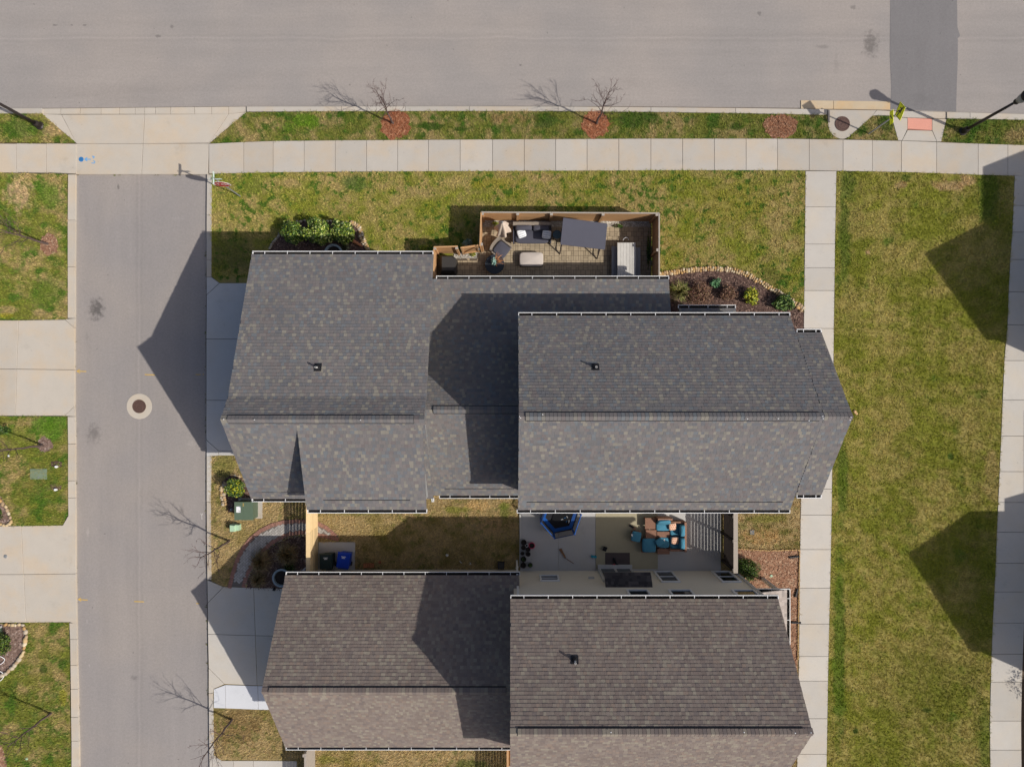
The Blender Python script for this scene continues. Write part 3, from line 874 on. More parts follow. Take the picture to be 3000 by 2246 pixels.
    def block(self, x0, x1, prof, mat='siding', name='wall'):
        """solid wall body: profile (y,z) swept along x"""
        n = len(prof)
        a = sum(prof[i][0] * prof[(i + 1) % n][1] - prof[(i + 1) % n][0] * prof[i][1] for i in range(n))
        if a < 0: prof = list(reversed(prof))
        vs = [(x0, y, z) for y, z in prof] + [(x1, y, z) for y, z in prof]
        fs = [tuple(reversed(range(n))), tuple(range(n, 2 * n))] + [(i, (i + 1) % n, n + (i + 1) % n, n + i) for i in range(n)]
        return MB().add(vs, fs).build(name, M_[mat], self.root)
    def window_n(self, x0, x1, z0, z1, y, split='h', mat='white'):
        """window on a north-facing wall at y"""
        fr = MB(); t = 0.085; d = 0.06
        for a, b, c, e in ((x0, x1, z0, z0 + t), (x0, x1, z1 - t, z1), (x0, x0 + t, z0 + t, z1 - t), (x1 - t, x1, z0 + t, z1 - t)):
            fr.box(((a + b) / 2, y + d / 2, (c + e) / 2), (b - a, d, e - c))
        zm = (z0 + z1) / 2
        fr.box(((x0 + x1) / 2, y + .02, zm), (x1 - x0 - 2 * t, .04, .04))
        o = fr.build('window', M_[mat], self.root)
        for c, e in ((z0 + t, zm - .02), (zm + .02, z1 - t)):
            MB().box(((x0 + x1) / 2, y + 0.008, (c + e) / 2), (x1 - x0 - 2 * t, .012, e - c)).build('pane', M_['glass'], o)
        return o

def vent_pipe(hs, x, y, z, pitch, side):
    """plumbing vent with dark flashing on a slope; pitch rises to -side*y"""
    n = Vector((0, side * pitch, 1)).normalized()
    u = Vector((1, 0, 0)); v = n.cross(u).normalized()
    c = Vector((x, y, z))
    M = Matrix((u, v, n)).transposed()
    o = MB().box(c + n * .025, (0.29, 0.34, 0.012), M=M).build('vent_flashing', M_['black'], hs.root)
    MB().lathe(c + Vector((0, 0, 0.0)), [(0.11, 0.0), (0.09, .10), (0.055, .16)], 14).build('vent_boot', M_['black'], o)
    b = MB()
    b.lathe(c, [(0.038, 0.1), (0.038, 0.38), (0.026, 0.38), (0.026, 0.3)], 12)
    b.build('vent_pipe', M_['trim'], o, smooth=False)
    return o

GO = 0.15      # gutter width beyond the roof edge
# ---------------- grey-roofed house
rootN = thing('house', 'large house with dark grey shingle roof, white gutters and three wings', 'house', (0, 0, 0))
hn = House(rootN, PAL_GREY, random.Random(11))
# garage wing
wx0, wx1 = -11.15, -3.36
ry, rz = -1.37, 7.53
by, bz = -0.52, 6.81
ney, nez = 5.67, 4.27
sey, sez = -5.06, 4.33
dx0, dx1 = -8.33, -3.47
dty, dtz = -1.68, 7.187
dey, dez = -5.26, 5.88
ne = ney - GO; se = sey + GO; de = dey + GO
hn.roof([((wx1, ne, nez), (wx0, ne, nez), (wx1, by, bz)),
         ((wx1, by, bz), (wx0, by, bz), (wx1, ry, rz)),
         ((wx0, se, sez), (wx1, se, sez), (wx0, ry, rz)),
         ((dx0, de, dez), (dx1, de, dez), (dx0, dty, dtz))],
        ridge=(wx0 + 0.28, wx1 - 0.4, ry, rz, 0.85, 0.85))
hn.ridge_caps(hn.roofs[-1][0], wx0 + .01, wx0 + .27, ry, rz, .85, .85, vent=False)
hn.ridge_caps(hn.roofs[-1][0], wx1 - .39, wx1 - .01, ry, rz, .85, .85, vent=False)
hn.block(wx0 + .25, wx1 - .42, [(ne - .3, 0), (ne - .3, nez), (by, bz - .16), (ry, rz - .16), (se + .3, sez), (se + .3, 0)], 'siding2')
hn.block(dx0 + .12, dx1 - .1, [(dty, dtz - .3), (dty, dtz - .16), (de + .3, dez - .02), (de + .3, 3.5), (dty, 3.5)], 'siding2', 'dormer')
hn.gutter(wx0 + .02, wx1 - .02, ney, nez, 1)
hn.gutter(wx0 + .02, dx0 - .02, sey, sez, -1)
hn.gutter(dx1 + .03, wx1 + .02, sey, sez, -1, hang=5)
hn.gutter(dx0 + .02, dx1 + .02, dey, dez, -1)
# link wing
mx0, mx1 = -3.72, 0.62
m_ry, m_rz = -1.07, 5.75
m_by, m_bz = 2.27, 3.25
m_ne, m_nz = 4.86 - GO, 2.6
m_se, m_sz = -5.17 + GO, 2.76
px1 = 7.08
hn.roof([((px1, m_ne, m_nz), (mx0, m_ne, m_nz), (px1, m_by, m_bz)),
         ((mx1, m_by, m_bz), (mx0, m_by, m_bz), (mx1, m_ry, m_rz)),
         ((mx0, m_se, m_sz), (mx1, m_se, m_sz), (mx0, m_ry, m_rz))],
        ridge=(-3.2, mx1 - .02, m_ry, m_rz, .75, .76))
hn.block(mx0 - .1, mx1, [(m_ne - 1.3, 0), (m_ne - 1.3, m_nz - .02), (m_by, m_bz - .16), (m_ry, m_rz - .16), (m_se + .3, m_sz + .05), (m_se + .3, 0)], 'siding2')
hn.gutter(-3.43, px1 + .02, 4.86, m_nz, 1)
hn.gutter(-3.28, .30, -5.17, m_sz, -1)
pc = hn.block(6.85, 7.0, [(m_ne - .05, 0), (m_ne - .05, m_nz - .16), (m_ne - .2, m_nz - .16), (m_ne - .2, 0)], 'trim', 'porch_post')
hn.block(3.3, 3.45, [(m_ne - .05, 0), (m_ne - .05, m_nz - .16), (m_ne - .2, m_nz - .16), (m_ne - .2, 0)], 'trim', 'porch_post')
# two-storey wing with projecting front bay
rx0, rx1 = 0.25, 11.42
r_ry, r_rz = -1.21, 8.72
r_n, r_s, r_ez = 2.92, -5.33, 5.5
bx1 = 12.46
b_n, b_s, b_ez = 2.19, -4.62, 6.03
pit = (r_rz - r_ez) / (r_n - GO - r_ry)
hn.roof([((rx1, r_n - GO, r_ez), (rx0, r_n - GO, r_ez), (rx1, r_ry, r_rz)),
         ((rx0, r_s + GO, r_ez), (rx1, r_s + GO, r_ez), (rx0, r_ry, r_rz))],
        ridge=(rx0 + .25, rx1 - .15, r_ry, r_rz, pit, pit))
hn.ridge_caps(hn.roofs[-1][0], rx0, rx0 + .24, r_ry, r_rz, pit, pit, vent=False)
pitb = pit; b_ez = r_rz + .003 - pit * (b_n - GO - r_ry)
hn.roof([((bx1, b_n - GO, b_ez), (rx1 + .001, b_n - GO, b_ez), (bx1, r_ry, r_rz + .003)),
         ((rx1 + .001, b_s + GO, b_ez), (bx1, b_s + GO, b_ez), (rx1 + .001, r_ry, r_rz + .003))])
hn.ridge_caps(hn.roofs[-1][0], rx1 - .14, bx1 - .01, r_ry, r_rz + .003, pitb, pitb, vent=False)
hn.block(rx0 + .2, rx1 - .1, [(r_n - .5, 0), (r_n - .5, r_ez), (r_ry, r_rz - .16), (r_s + .5, r_ez), (r_s + .5, 0)], 'siding2')
hn.block(rx1 - .1, bx1 - .3, [(b_n - .5, 0), (b_n - .5, b_ez), (r_ry, r_rz - .16), (b_s + .5, b_ez), (b_s + .5, 0)], 'siding2')
hn.gutter(rx0 + .01, rx1 + .02, r_n, r_ez, 1)
hn.gutter(rx0 - .05, rx1 + .02, r_s, r_ez, -1)
hn.gutter(rx1 + .05, bx1 + .01, b_n, b_ez, 1, hang=.6)
hn.gutter(rx1 + .05, bx1 + .01, b_s, b_ez, -1, hang=.6)
hn.roof([((10.05, 3.53 - GO, 2.75), (7.5, 3.53 - GO, 2.75), (10.05, 2.4, 3.1))])
hn.gutter(7.48, 10.07, 3.53, 2.75, 1, hang=.8)
hn.block(7.7, 9.85, [(3.2, 0), (3.2, 2.7), (2.4, 2.95), (2.4, 0)], 'siding2', 'bay')
# eave vent slots on the south slopes
for (a, b, yy, zz, pp) in ((-10.9, -8.6, se + .33, sez + .33 * .867, .867), (-7.6, -4.1, de + .42, dez + .42 * (dtz - dez) / (dty - de), (dtz - dez) / (dty - de)), (-3.0, .1, m_se + .35, m_sz + .35 * .75, .75), (.6, 11.0, r_s + GO + .38, r_ez + .38 * pit, pit)):
    n = Vector((0, -pp, 1)).normalized()
    Mx = Matrix((Vector((1, 0, 0)), n.cross(Vector((1, 0, 0))), n)).transposed()
    MB().box(Vector(((a + b) / 2, yy, zz)) + n * .024, (b - a, .03, .01), M=Mx).build('edge_vent', M_['black'], rootN)
vp = P(942, 1077, 5.8)
vent_pipe(hn, vp.x, vp.y, bz + (by - vp.y) / (ne - by) * (bz - nez) , (bz - nez) / (ne - by), 1)
vp = P(1745, 1075, 7.3)
vent_pipe(hn, vp.x, vp.y, r_rz - (vp.y - r_ry) * pit, pit, 1)
# downspout behind the garage corner
MB().box((wx1 - .36, 5.0, 2.2), (.09, .07, 4.2)).build('downspout', M_['white'], rootN)
hn.finish()

# ---------------- brown-roofed house
rootS = thing('house', 'house with brown shingle roof, tan siding and white gutters', 'house', (0, 0, 0))
hs = House(rootS, PAL_BROWN, random.Random(23)); hs.thick = (0.015, 0.021)
lx0, lx1 = -10.2, 0.33
l_n, l_s, l_ez = -8.47, -16.48, 2.75
l_ry, l_rz = -12.54, 5.75
pl = (l_rz - l_ez) / (l_n - GO - l_ry)
ps = (l_rz - l_ez) / (l_ry - l_s - GO)
hs.roof([((lx1, l_n - GO, l_ez), (lx0, l_n - GO, l_ez), (lx1, l_ry, l_rz)),
         ((lx0, l_s + GO, l_ez), (lx1, l_s + GO, l_ez), (lx0, l_ry, l_rz))],
        ridge=(lx0 + .3, -.25, l_ry, l_rz, pl, ps))
hs.ridge_caps(hs.roofs[-1][0], lx0, lx0 + .29, l_ry, l_rz, pl, ps, vent=False)
hs.block(lx0 + .25, lx1 - .02, [(-9.05, 0), (-9.05, l_ez + .1), (l_ry, l_rz - .16), (l_s + .5, l_ez + .1), (l_s + .5, 0)])
hs.gutter(lx0 + .02, lx1 + .03, l_n, l_ez, 1)
hs.gutter(lx0 + .02, .0, l_s, l_ez, -1)
qx0, qx1 = -0.07, 10.94
q_n, q_s, q_ez = -8.70, -16.7, 5.5
q_ry, q_rz = -12.70, 8.87
pq = (q_rz - q_ez) / (q_n - GO - q_ry)
hs.roof([((qx1, q_n - GO, q_ez), (qx0, q_n - GO, q_ez), (qx1, q_ry, q_rz)),
         ((qx0, q_s + GO, q_ez), (qx1, q_s + GO, q_ez), (qx0, q_ry, q_rz))],
        ridge=(qx0 + .28, qx1 - .35, q_ry, q_rz, pq, pq))
hs.ridge_caps(hs.roofs[-1][0], qx0, qx0 + .27, q_ry, q_rz, pq, pq, vent=False)
hs.ridge_caps(hs.roofs[-1][0], qx1 - .34, qx1, q_ry, q_rz, pq, pq, vent=False)
WY = -9.1
hs.block(qx0 + .15, 10.72, [(WY, 0), (WY, q_ez + .15), (q_ry, q_rz - .16), (q_s + .45, q_ez + .1), (q_s + .45, 0)])
hs.gutter(qx0 + .01, qx1 + .02, q_n, q_ez, 1)
# clapboard courses on the wall that faces the patio
sb = MB()
z = .28
while z < 5.4:
    sb.hexa([(.12, WY + .001, z), (10.7, WY + .001, z), (10.7, WY + .018, z), (.12, WY + .018, z)][::-1], [(.12, WY + .001, z + .15), (10.7, WY + .001, z + .15), (10.7, WY + .004, z + .15), (.12, WY + .004, z + .15)][::-1])
    z += .152
sb.build('siding_courses', M_['siding'], rootS, kind='stuff')
MB().box((10.74, WY - .02, 2.75), (.14, .16, 5.4)).build('corner_board', M_['trim'], rootS)
for (a, b, c, d) in ((6.82, 7.72, .41, 2.23), (9.6, 10.5, .41, 2.23), (1.29, 2.2, 1.1, 2.04), (5.0, 5.97, 3.5, 5.0), (6.83, 7.86, 3.5, 5.0), (9.6, 10.62, 3.5, 5.0)):
    hs.window_n(a, b, c, d, WY + .02)
MB().box((3.7, WY + .05, 1.55), (.28, .08, .12)).build('wall_vent', M_['trim'], rootS)
MB().box((5.95, WY + .1, 2.1), (.12, .2, .25)).build('wall_lamp', M_['black'], rootS)
dr = MB(); dr.box((5.0, WY + .06, 1.1), (1.66, .1, 2.16)); dro = dr.build('door', M_['trim'], rootS)
for xx in (4.62, 5.38): MB().box((xx, WY + .115, 1.12), (.64, .012, 1.9)).build('pane', M_['glass'], dro)
MB().box((5.0, WY + .2, .19), (1.66, .22, .1)).build('door_step', M_['trim'], rootS)
# small canopy roof over the door
DRKP = [(C(84, 79, 78), 4), (C(98, 92, 90), 2), (C(72, 68, 68), 2)]
hc = House(rootS, DRKP, random.Random(5)); hc.finish = hc.finish
hc.roof([((6.28, -8.55, 2.55), (4.18, -8.55, 2.55), (6.28, WY, 3.0))], name='door_canopy', thick=.1)
for i, (sc, roof, o, u, v, n, w, e, t, ci, mb) in enumerate(hc.cand):
    M = Matrix(((u.x, v.x, n.x, o.x), (u.y, v.y, n.y, o.y), (u.z, v.z, n.z, o.z), (0, 0, 0, 1)))
    link('shingle', tab_mesh(w, e, t, hc.pal[ci], ('canopy', ci)), roof, M)
for roof, mb in hc.roofs: mb.build('shingle_edge', M_['shingle'], roof, kind='stuff')
# front porch roof on the east side
PORP = [(C(160, 150, 142), 3), (C(172, 162, 154), 3), (C(148, 140, 134), 2)]
hp = House(rootS, PORP, random.Random(6))
hp.roof([((12.5 - GO, -16.0, 2.75), (12.5 - GO, -9.25, 2.75), (10.72, -16.0, 3.35))], name='porch_roof', thick=.12)
for roof, mb in hp.roofs:
    for (sc, rf, o, u, v, n, w, e, t, ci, m2) in hp.cand: tab_geo(mb, o, u, v, n, w, e, t, hp.pal[ci])
    mb.build('shingle_field', M_['shingle'], roof, kind='stuff')
hs.gutter(-16.0, -9.23, 12.52, 2.75, 1, axis='y')
hs.gutter(10.76, 12.5, -9.22, 2.8, 1, hang=.6)
for yy in (-9.5, -15.8): MB().box((12.2, yy, 1.35), (.14, .14, 2.6)).build('porch_post', M_['trim'], rootS)
MB().box((.24, -8.62, 1.4), (.09, .08, 2.6)).build('downspout', M_['white'], rootS)
MB().box((.26, -9.02, 4.3), (.1, .08, 2.3)).build('downspout', M_['white'], rootS)
vp = P(1684, 1934, 7.2)
vent_pipe(hs, vp.x, vp.y, q_rz - (vp.y - q_ry) * pq, pq, 1)
hs.finish()

# bird droppings on the ridges
dp = MB()
for (x, y, zz) in ((2410, 1218, 8.8), (2493, 1222, 8.8), (2413, 1225, 8.8)):
    pass

# ---------------- neighbouring houses east of the frame: their gables shade the lawn
def far_house(label, parts):
    root = thing('neighbour_house', label, 'house', (33, parts[0][2], 0))
    for (x0, x1, y0, y1, ze, zr, orient) in parts:
        if orient == 'x':
            ym = (y0 + y1) / 2
            prof = [(y0, 0), (y0, ze), (ym, zr), (y1, ze), (y1, 0)]
            vs = [(x0 + .3, y, z) for y, z in prof] + [(x1, y, z) for y, z in prof]
            n = 5
            MB().add(vs, [tuple(range(n)), tuple(reversed(range(n, 2 * n)))] + [(i, n + i, n + (i + 1) % n, (i + 1) % n) for i in range(n)]).build('wall', M_['siding'], root)
            rb = MB()
            for (ya, yb) in ((y0 - .05, ym), (y1 + .05, ym)):
                q = [Vector((x0, ya, ze)), Vector((x1, ya, ze)), Vector((x1, yb, zr)), Vector((x0, yb, zr))]
                if (q[1] - q[0]).cross(q[3] - q[0]).z < 0: q.reverse()
                rb.hexa([p + Vector((0, 0, .02)) for p in q], [p + Vector((0, 0, .16)) for p in q])
            rb.build('roof', M_['black'], root)
        else:
            xm = (x0 + x1) / 2
            prof = [(x0 + .3, 0), (x0 + .3, ze), (xm, zr), (x1, ze), (x1, 0)]
            vs = [(x, y0 + .3, z) for x, z in prof] + [(x, y1 - .3, z) for x, z in prof]
            n = 5
            MB().add(vs, [tuple(reversed(range(n))), tuple(range(n, 2 * n))] + [(i, (i + 1) % n, n + (i + 1) % n, n + i) for i in range(n)]).build('wall', M_['siding'], root)
            rb = MB()
            for (xa, xb) in ((x0, xm), (x1, xm)):
                q = [Vector((xa, y0, ze)), Vector((xa, y1, ze)), Vector((xb, y1, zr)), Vector((xb, y0, zr))]
                if (q[1] - q[0]).cross(q[3] - q[0]).z < 0: q.reverse()
                rb.hexa([p + Vector((0, 0, .02)) for p in q], [p + Vector((0, 0, .16)) for p in q])
            rb.build('roof', M_['black'], root)
    return root
far_house('two-storey neighbour house beyond the east footpath, shading the upper lawn', [(28.2, 39, -.05, 5.55, 5.4, 8.55, 'x'), (28.05, 38.0, 5.5, 8.27, 5.4, 7.9, 'y'), (30.05, 39, -7.6, -3.6, 5.4, 7.4, 'y')])
far_house('two-storey neighbour house beyond the east footpath, shading the lower lawn', [(27.4, 39, -15.2, -8.5, 5.35, 8.55, 'x'), (29.1, 39, -15.65, -7.85, 5.4, 7.5, 'y')])
far_house('neighbour house beyond the east footpath at the bottom corner', [(30.0, 40, -34, -16.9, 5.4, 8, 'y')])
# ------------------------------------------------------------------ trees and street furniture
def bare_tree(x, y, h, seed, label, lean=(0, 0), crown=0.85, fork=0.42, r0=0.05, group=None, dens=.6):
    r = random.Random(seed)
    b = P(x, y, ZL)
    root = thing('bare_tree', label, 'tree', b, group)
    tr = MB(); br = MB()
    top = b + Vector((lean[0], lean[1], h * 0.86))
    pts = []
    for i in range(9):
        t = i / 8
        p = b.lerp(top, t) + Vector((r.uniform(-.03, .03), r.uniform(-.03, .03), 0)) * (1 if 0 < i else 0)
        pts.append(p)
    pts[0] = b - Vector((0, 0, .1))
    tr.tube(pts, [r0 * (1.25 if i == 0 else 1) * (1 - 0.8 * i / 8) + .006 for i in range(9)], 7)
    def limb(p, d, L, rad, depth):
        n = 4
        q = [p]; dd = d.copy()
        for i in range(n):
            dd = (dd + Vector((r.uniform(-.22, .22), r.uniform(-.22, .22), r.uniform(-.05, .16)))).normalized()
            q.append(q[-1] + dd * (L / n))
        br.tube(q, [rad * (1 - .68 * i / n) for i in range(n + 1)], 4 if depth < 2 else 3, cap=False)
        if depth < 3:
            for i in range(1, n + 1):
                for _ in range(2 if depth < 2 else r.choice((1, 2))):
                    if r.random() < dens:
                        a = r.uniform(0, 2 * math.pi)
                        nd = (dd + Vector((math.cos(a), math.sin(a), r.uniform(-.1, .5))) * r.uniform(.5, .95)).normalized()
                        limb(q[i], nd, L * r.uniform(.35, .6), max(.0068, rad * .48), depth + 1)
    nb = 11
    for i in range(nb):
        t = fork + (0.98 - fork) * i / (nb - 1)
        p = pts[0].lerp(pts[-1], t)
        p = pts[min(8, int(t * 8))].lerp(pts[min(8, int(t * 8) + 1)], t * 8 - int(t * 8))
        a = i * 2.4 + r.uniform(-.5, .5)
        d = Vector((math.cos(a), math.sin(a), r.uniform(.7, 1.4))).normalized()
        limb(p, d, crown * h * .36 * (1.15 - .6 * (t - fork) / (1 - fork)), r0 * .42 * (1.1 - .5 * t), 1)
    tr.build('trunk', M_['bark'], root)
    br.build('branches', M_['twig'], root)
    return root
bare_tree(1151, 362, 3.5, 3, 'small bare tree in the first round straw patch on the verge', (-.05, .1), 0.85)
bare_tree(1748, 362, 3.5, 8, 'small bare tree in the second round straw patch on the verge', (.1, .05), 0.85)
bare_tree(140, 714, 3.7, 12, 'bare tree on the upper left lawn with a reddish mulch ring', (-.1, 0), 1.0)
bare_tree(126, 1304, 4.0, 17, 'slim bare tree on the left lawn just above the utility boxes', (-.2, 0), .8, fork=.5, dens=.45)
bare_tree(149, 2088, 3.5, 21, 'bare tree on the lower left dry lawn', (.05, -.05), .8, dens=.45)
bare_tree(672, 1583, 3.8, 28, 'bare tree beside the kerb below the pale green pedestal', (0, -.1), .8, fork=.42, dens=.45)
bare_tree(680, 2106, 3.9, 33, 'bare tree on the brown lawn below the new white concrete', (0, -.12), .95, fork=.38, dens=.42)

# ---- foliage
def leaf_cloud(name, parent, blobs, n, size, pal, seed, up=0.35, mat='leaf', shell=0.55):
    """many small leaf blades spread through overlapping clumps. blobs: (centre, (rx,ry,rz))"""
    g = np.random.default_rng(seed)
    vol = np.array([b[1][0] * b[1][1] * b[1][2] for b in blobs]); vol = vol / vol.sum()
    which = g.choice(len(blobs), n, p=vol)
    cs = np.array([tuple(b[0]) for b in blobs]); rs = np.array([b[1] for b in blobs])
    d = g.normal(size=(n, 3)); d /= np.linalg.norm(d, axis=1)[:, None]
    rad = (shell + (1 - shell) * g.random(n)) ** 0.7
    rad *= 1 + 0.14 * np.sin(d[:, 0] * 5 + which) * np.cos(d[:, 1] * 6 - which)
    pos = cs[which] + d * rad[:, None] * rs[which]
    nrm = d * 0.7 + g.normal(size=(n, 3)) * 0.7 + np.array([0, 0, up])
    nrm /= np.linalg.norm(nrm, axis=1)[:, None]
    t = np.cross(nrm, g.normal(size=(n, 3))); t /= np.linalg.norm(t, axis=1)[:, None]
    b = np.cross(nrm, t)
    L = size * (0.6 + 0.8 * g.random(n))[:, None]; Wd = L * 0.5
    v = np.stack([pos - t * L, pos + b * Wd - t * L * .1, pos + t * L, pos - b * Wd - t * L * .1], 1)
    pos_ok = v[:, :, 2].min(axis=1) > 0.1
    v = v[pos_ok]
    pa = np.array([p[:3] for p in pal])
    ci = g.integers(0, len(pal), n)[pos_ok]
    cols = np.ones((len(v), 4)); cols[:, :3] = pa[ci] * (0.75 + 0.5 * g.random(len(v)))[:, None]
    return link(name, np_mesh(name, v.reshape(-1, 3), None, 4, M_[mat], cols), parent)

def shrub(x, y, rx, ry, h, n, size, pal, seed, label, name='shrub', lumps=7, group=None, twigs=0):
    r = random.Random(seed)
    b = P(x, y, ZL)
    c = P(x, y, h * .6); 
    root = thing(name, label, 'shrub' if name == 'shrub' else 'plant', b, group)
    X, Y = rx / S, ry / S
    blobs = [((c.x, c.y, h * .45), (X * .75, Y * .75, h * .45))]
    for i in range(lumps):
        a = i * 2.4 + r.uniform(-.4, .4); q = math.sqrt((i + .5) / lumps)
        blobs.append(((c.x + math.cos(a) * X * .62 * q, c.y + math.sin(a) * Y * .62 * q, h * r.uniform(.5, .78)), (X * .42, Y * .42, h * .27)))
    leaf_cloud('foliage', root, blobs, n, size, pal, seed)
    st = MB()
    for i in range(6 + twigs):
        a = r.uniform(0, 6.28); k = r.uniform(.2, .8)
        tip = Vector((c.x + math.cos(a) * X * k, c.y + math.sin(a) * Y * k, h * r.uniform(.6, .98)))
        st.tube([b - Vector((0, 0, .03)), b.lerp(tip, .5) + Vector((0, 0, .05)), tip], [.018, .012, .005], 4)
    st.build('stems', M_['twig'], root)
    return root
YG = [C(150, 164, 56), C(108, 134, 42), C(70, 98, 32), C(52, 78, 28), C(190, 198, 116), C(84, 114, 38)]
GRN = [C(84, 112, 44), C(62, 92, 36), C(110, 134, 60), C(48, 72, 30)]
DRED = [C(116, 80, 66), C(140, 102, 82), C(92, 64, 54), C(156, 122, 96), C(122, 102, 72)]
YEL = [C(172, 172, 30), C(140, 150, 34), C(96, 118, 30), C(190, 186, 60)]
DKG = [C(50, 74, 22), C(66, 92, 26), C(38, 58, 20), C(84, 108, 30)]
TEAL = [C(108, 156, 106), C(82, 132, 88), C(130, 172, 120), C(64, 110, 76)]
shrub(856, 682, 42, 40, 1.3, 3000, .055, YG, 1, 'leftmost of the three glossy yellow-green shrubs by the garage wing', group='glossy shrubs by the garage wing')
shrub(930, 680, 52, 44, 1.5, 4200, .055, YG, 2, 'middle and largest of the three glossy yellow-green shrubs by the garage wing', group='glossy shrubs by the garage wing')
shrub(1002, 681, 40, 42, 1.4, 3000, .055, YG, 3, 'right one of the three glossy yellow-green shrubs, nearest the small stone curve', group='glossy shrubs by the garage wing')
shrub(2050, 862, 50, 42, .95, 3400, .032, DRED, 4, 'large dark reddish-brown shrub in the front mulch bed', twigs=20)
shrub(2134, 858, 32, 30, .8, 1700, .032, DRED, 5, 'smaller reddish-brown shrub between the blue-green mound and the yellow shrub', twigs=14)
shrub(2097, 829, 18, 18, .5, 700, .045, TEAL, 6, 'round blue-green mound plant in the front mulch bed', lumps=5)
shrub(2203, 868, 27, 31, .9, 650, .06, YEL, 7, 'bright yellow-green shrub in the front mulch bed')
shrub(2298, 886, 38, 31, .8, 1000, .06, GRN, 8, 'loose green shrub at the path end of the front mulch bed')
shrub(688, 1430, 32, 31, 1.3, 1700, .05, YEL + GRN + GRN, 9, 'yellow-green shrub behind the green transformer')
shrub(2189, 1668, 42, 38, 1.25, 7000, .03, DKG + [C(98, 122, 34)], 10, 'dense dark green rounded shrub by the slatted fence', lumps=10)
shrub(-14, 1888, 52, 44, .8, 2600, .045, DKG + [C(110, 124, 44)], 11, 'spreading evergreen shrub at the left edge in the curved bed', lumps=10)
shrub(-12, 1508, 16, 24, .6, 400, .05, DKG, 12, 'small green shrub at the left edge in the upper mulch bed', lumps=4)
shrub(1238, 728, 15, 15, .55, 500, .03, YEL, 13, 'tiny bright yellow-green conifer beside the garage gutter', lumps=4)
shrub(-18, 1262, 24, 18, 1.8, 500, .06, GRN, 14, 'green shrub cut by the left edge above the slim bare tree', lumps=4)
shrub(1370, 712, 20, 12, .55, 420, .05, [C(146, 158, 130), C(112, 130, 104), C(170, 178, 150)], 15, 'silvery green shrub outside the wooden gate', lumps=4)

def blade_tuft(x, y, rad, h, n, pal, seed, label, width=.007, name='ornamental_grass', droop=.8):
    g = np.random.default_rng(seed)
    b = P(x, y, ZL)
    root = thing(name, label, 'plant', b)
    a = g.random(n) * 2 * np.pi; k = (.25 + .9 * g.random(n)) * rad / S
    base = np.stack([b.x + np.cos(a) * k * .18, b.y + np.sin(a) * k * .18, np.full(n, ZL)], 1)
    hh = h * (0.55 + .5 * g.random(n))
    mid = np.stack([b.x + np.cos(a) * k * .6, b.y + np.sin(a) * k * .6, ZL + hh], 1)
    a2 = a + g.normal(size=n) * .35
    tip = np.stack([b.x + np.cos(a2) * k * 1.1, b.y + np.sin(a2) * k * 1.1, ZL + hh * (1 - droop * g.random(n))], 1)
    side = np.stack([-np.sin(a), np.cos(a), np.zeros(n)], 1) * width
    v = np.concatenate([np.stack([base - side, base + side, mid + side, mid - side], 1), np.stack([mid - side, mid + side, tip + side * .2, tip - side * .2], 1)], 0)
    pa = np.array([p[:3] for p in pal]); ci = g.integers(0, len(pal), n)
    cc = pa[ci] * (.7 + .6 * g.random(n))[:, None]
    cols = np.ones((2 * n, 4)); cols[:n, :3] = cc; cols[n:, :3] = cc
    link('blades', np_mesh('blades', v.reshape(-1, 3), None, 4, M_['leaf'], cols), root)
    cr = MB(); cr.lathe((b.x, b.y, ZL - .02), [(.09, 0), (.07, .08), (.02, .12)], 8); cr.build('crown', M_['twig'], root)
    return root
STRAWP = [C(176, 166, 104), C(136, 142, 60), C(200, 186, 132), C(96, 112, 44)]
BRNP = [C(140, 112, 72), C(116, 92, 60), C(164, 138, 92), C(98, 92, 50)]
blade_tuft(1986, 857, 32, .5, 420, STRAWP, 1, 'pale green ornamental grass clump by the porch roof corner')
blade_tuft(770, 1640, 34, .55, 700, BRNP, 2, 'tawny ornamental grass on the left in the shaded dark bed')
blade_tuft(846, 1618, 34, .6, 700, BRNP, 3, 'brown ornamental grass beside the slatted wooden fence in the shaded bed')
blade_tuft(760, 1694, 26, .35, 450, BRNP, 4, 'low brown grass clump near the driveway in the shaded bed')
blade_tuft(850, 1655, 22, .4, 160, DKG, 5, 'dark green grass clump in the shaded bed near the eave')
blade_tuft(1012, 728, 16, .3, 120, [C(110, 118, 84), C(88, 100, 70)], 6, 'dull green tuft at the foot of the shrub bed beside the gutter')

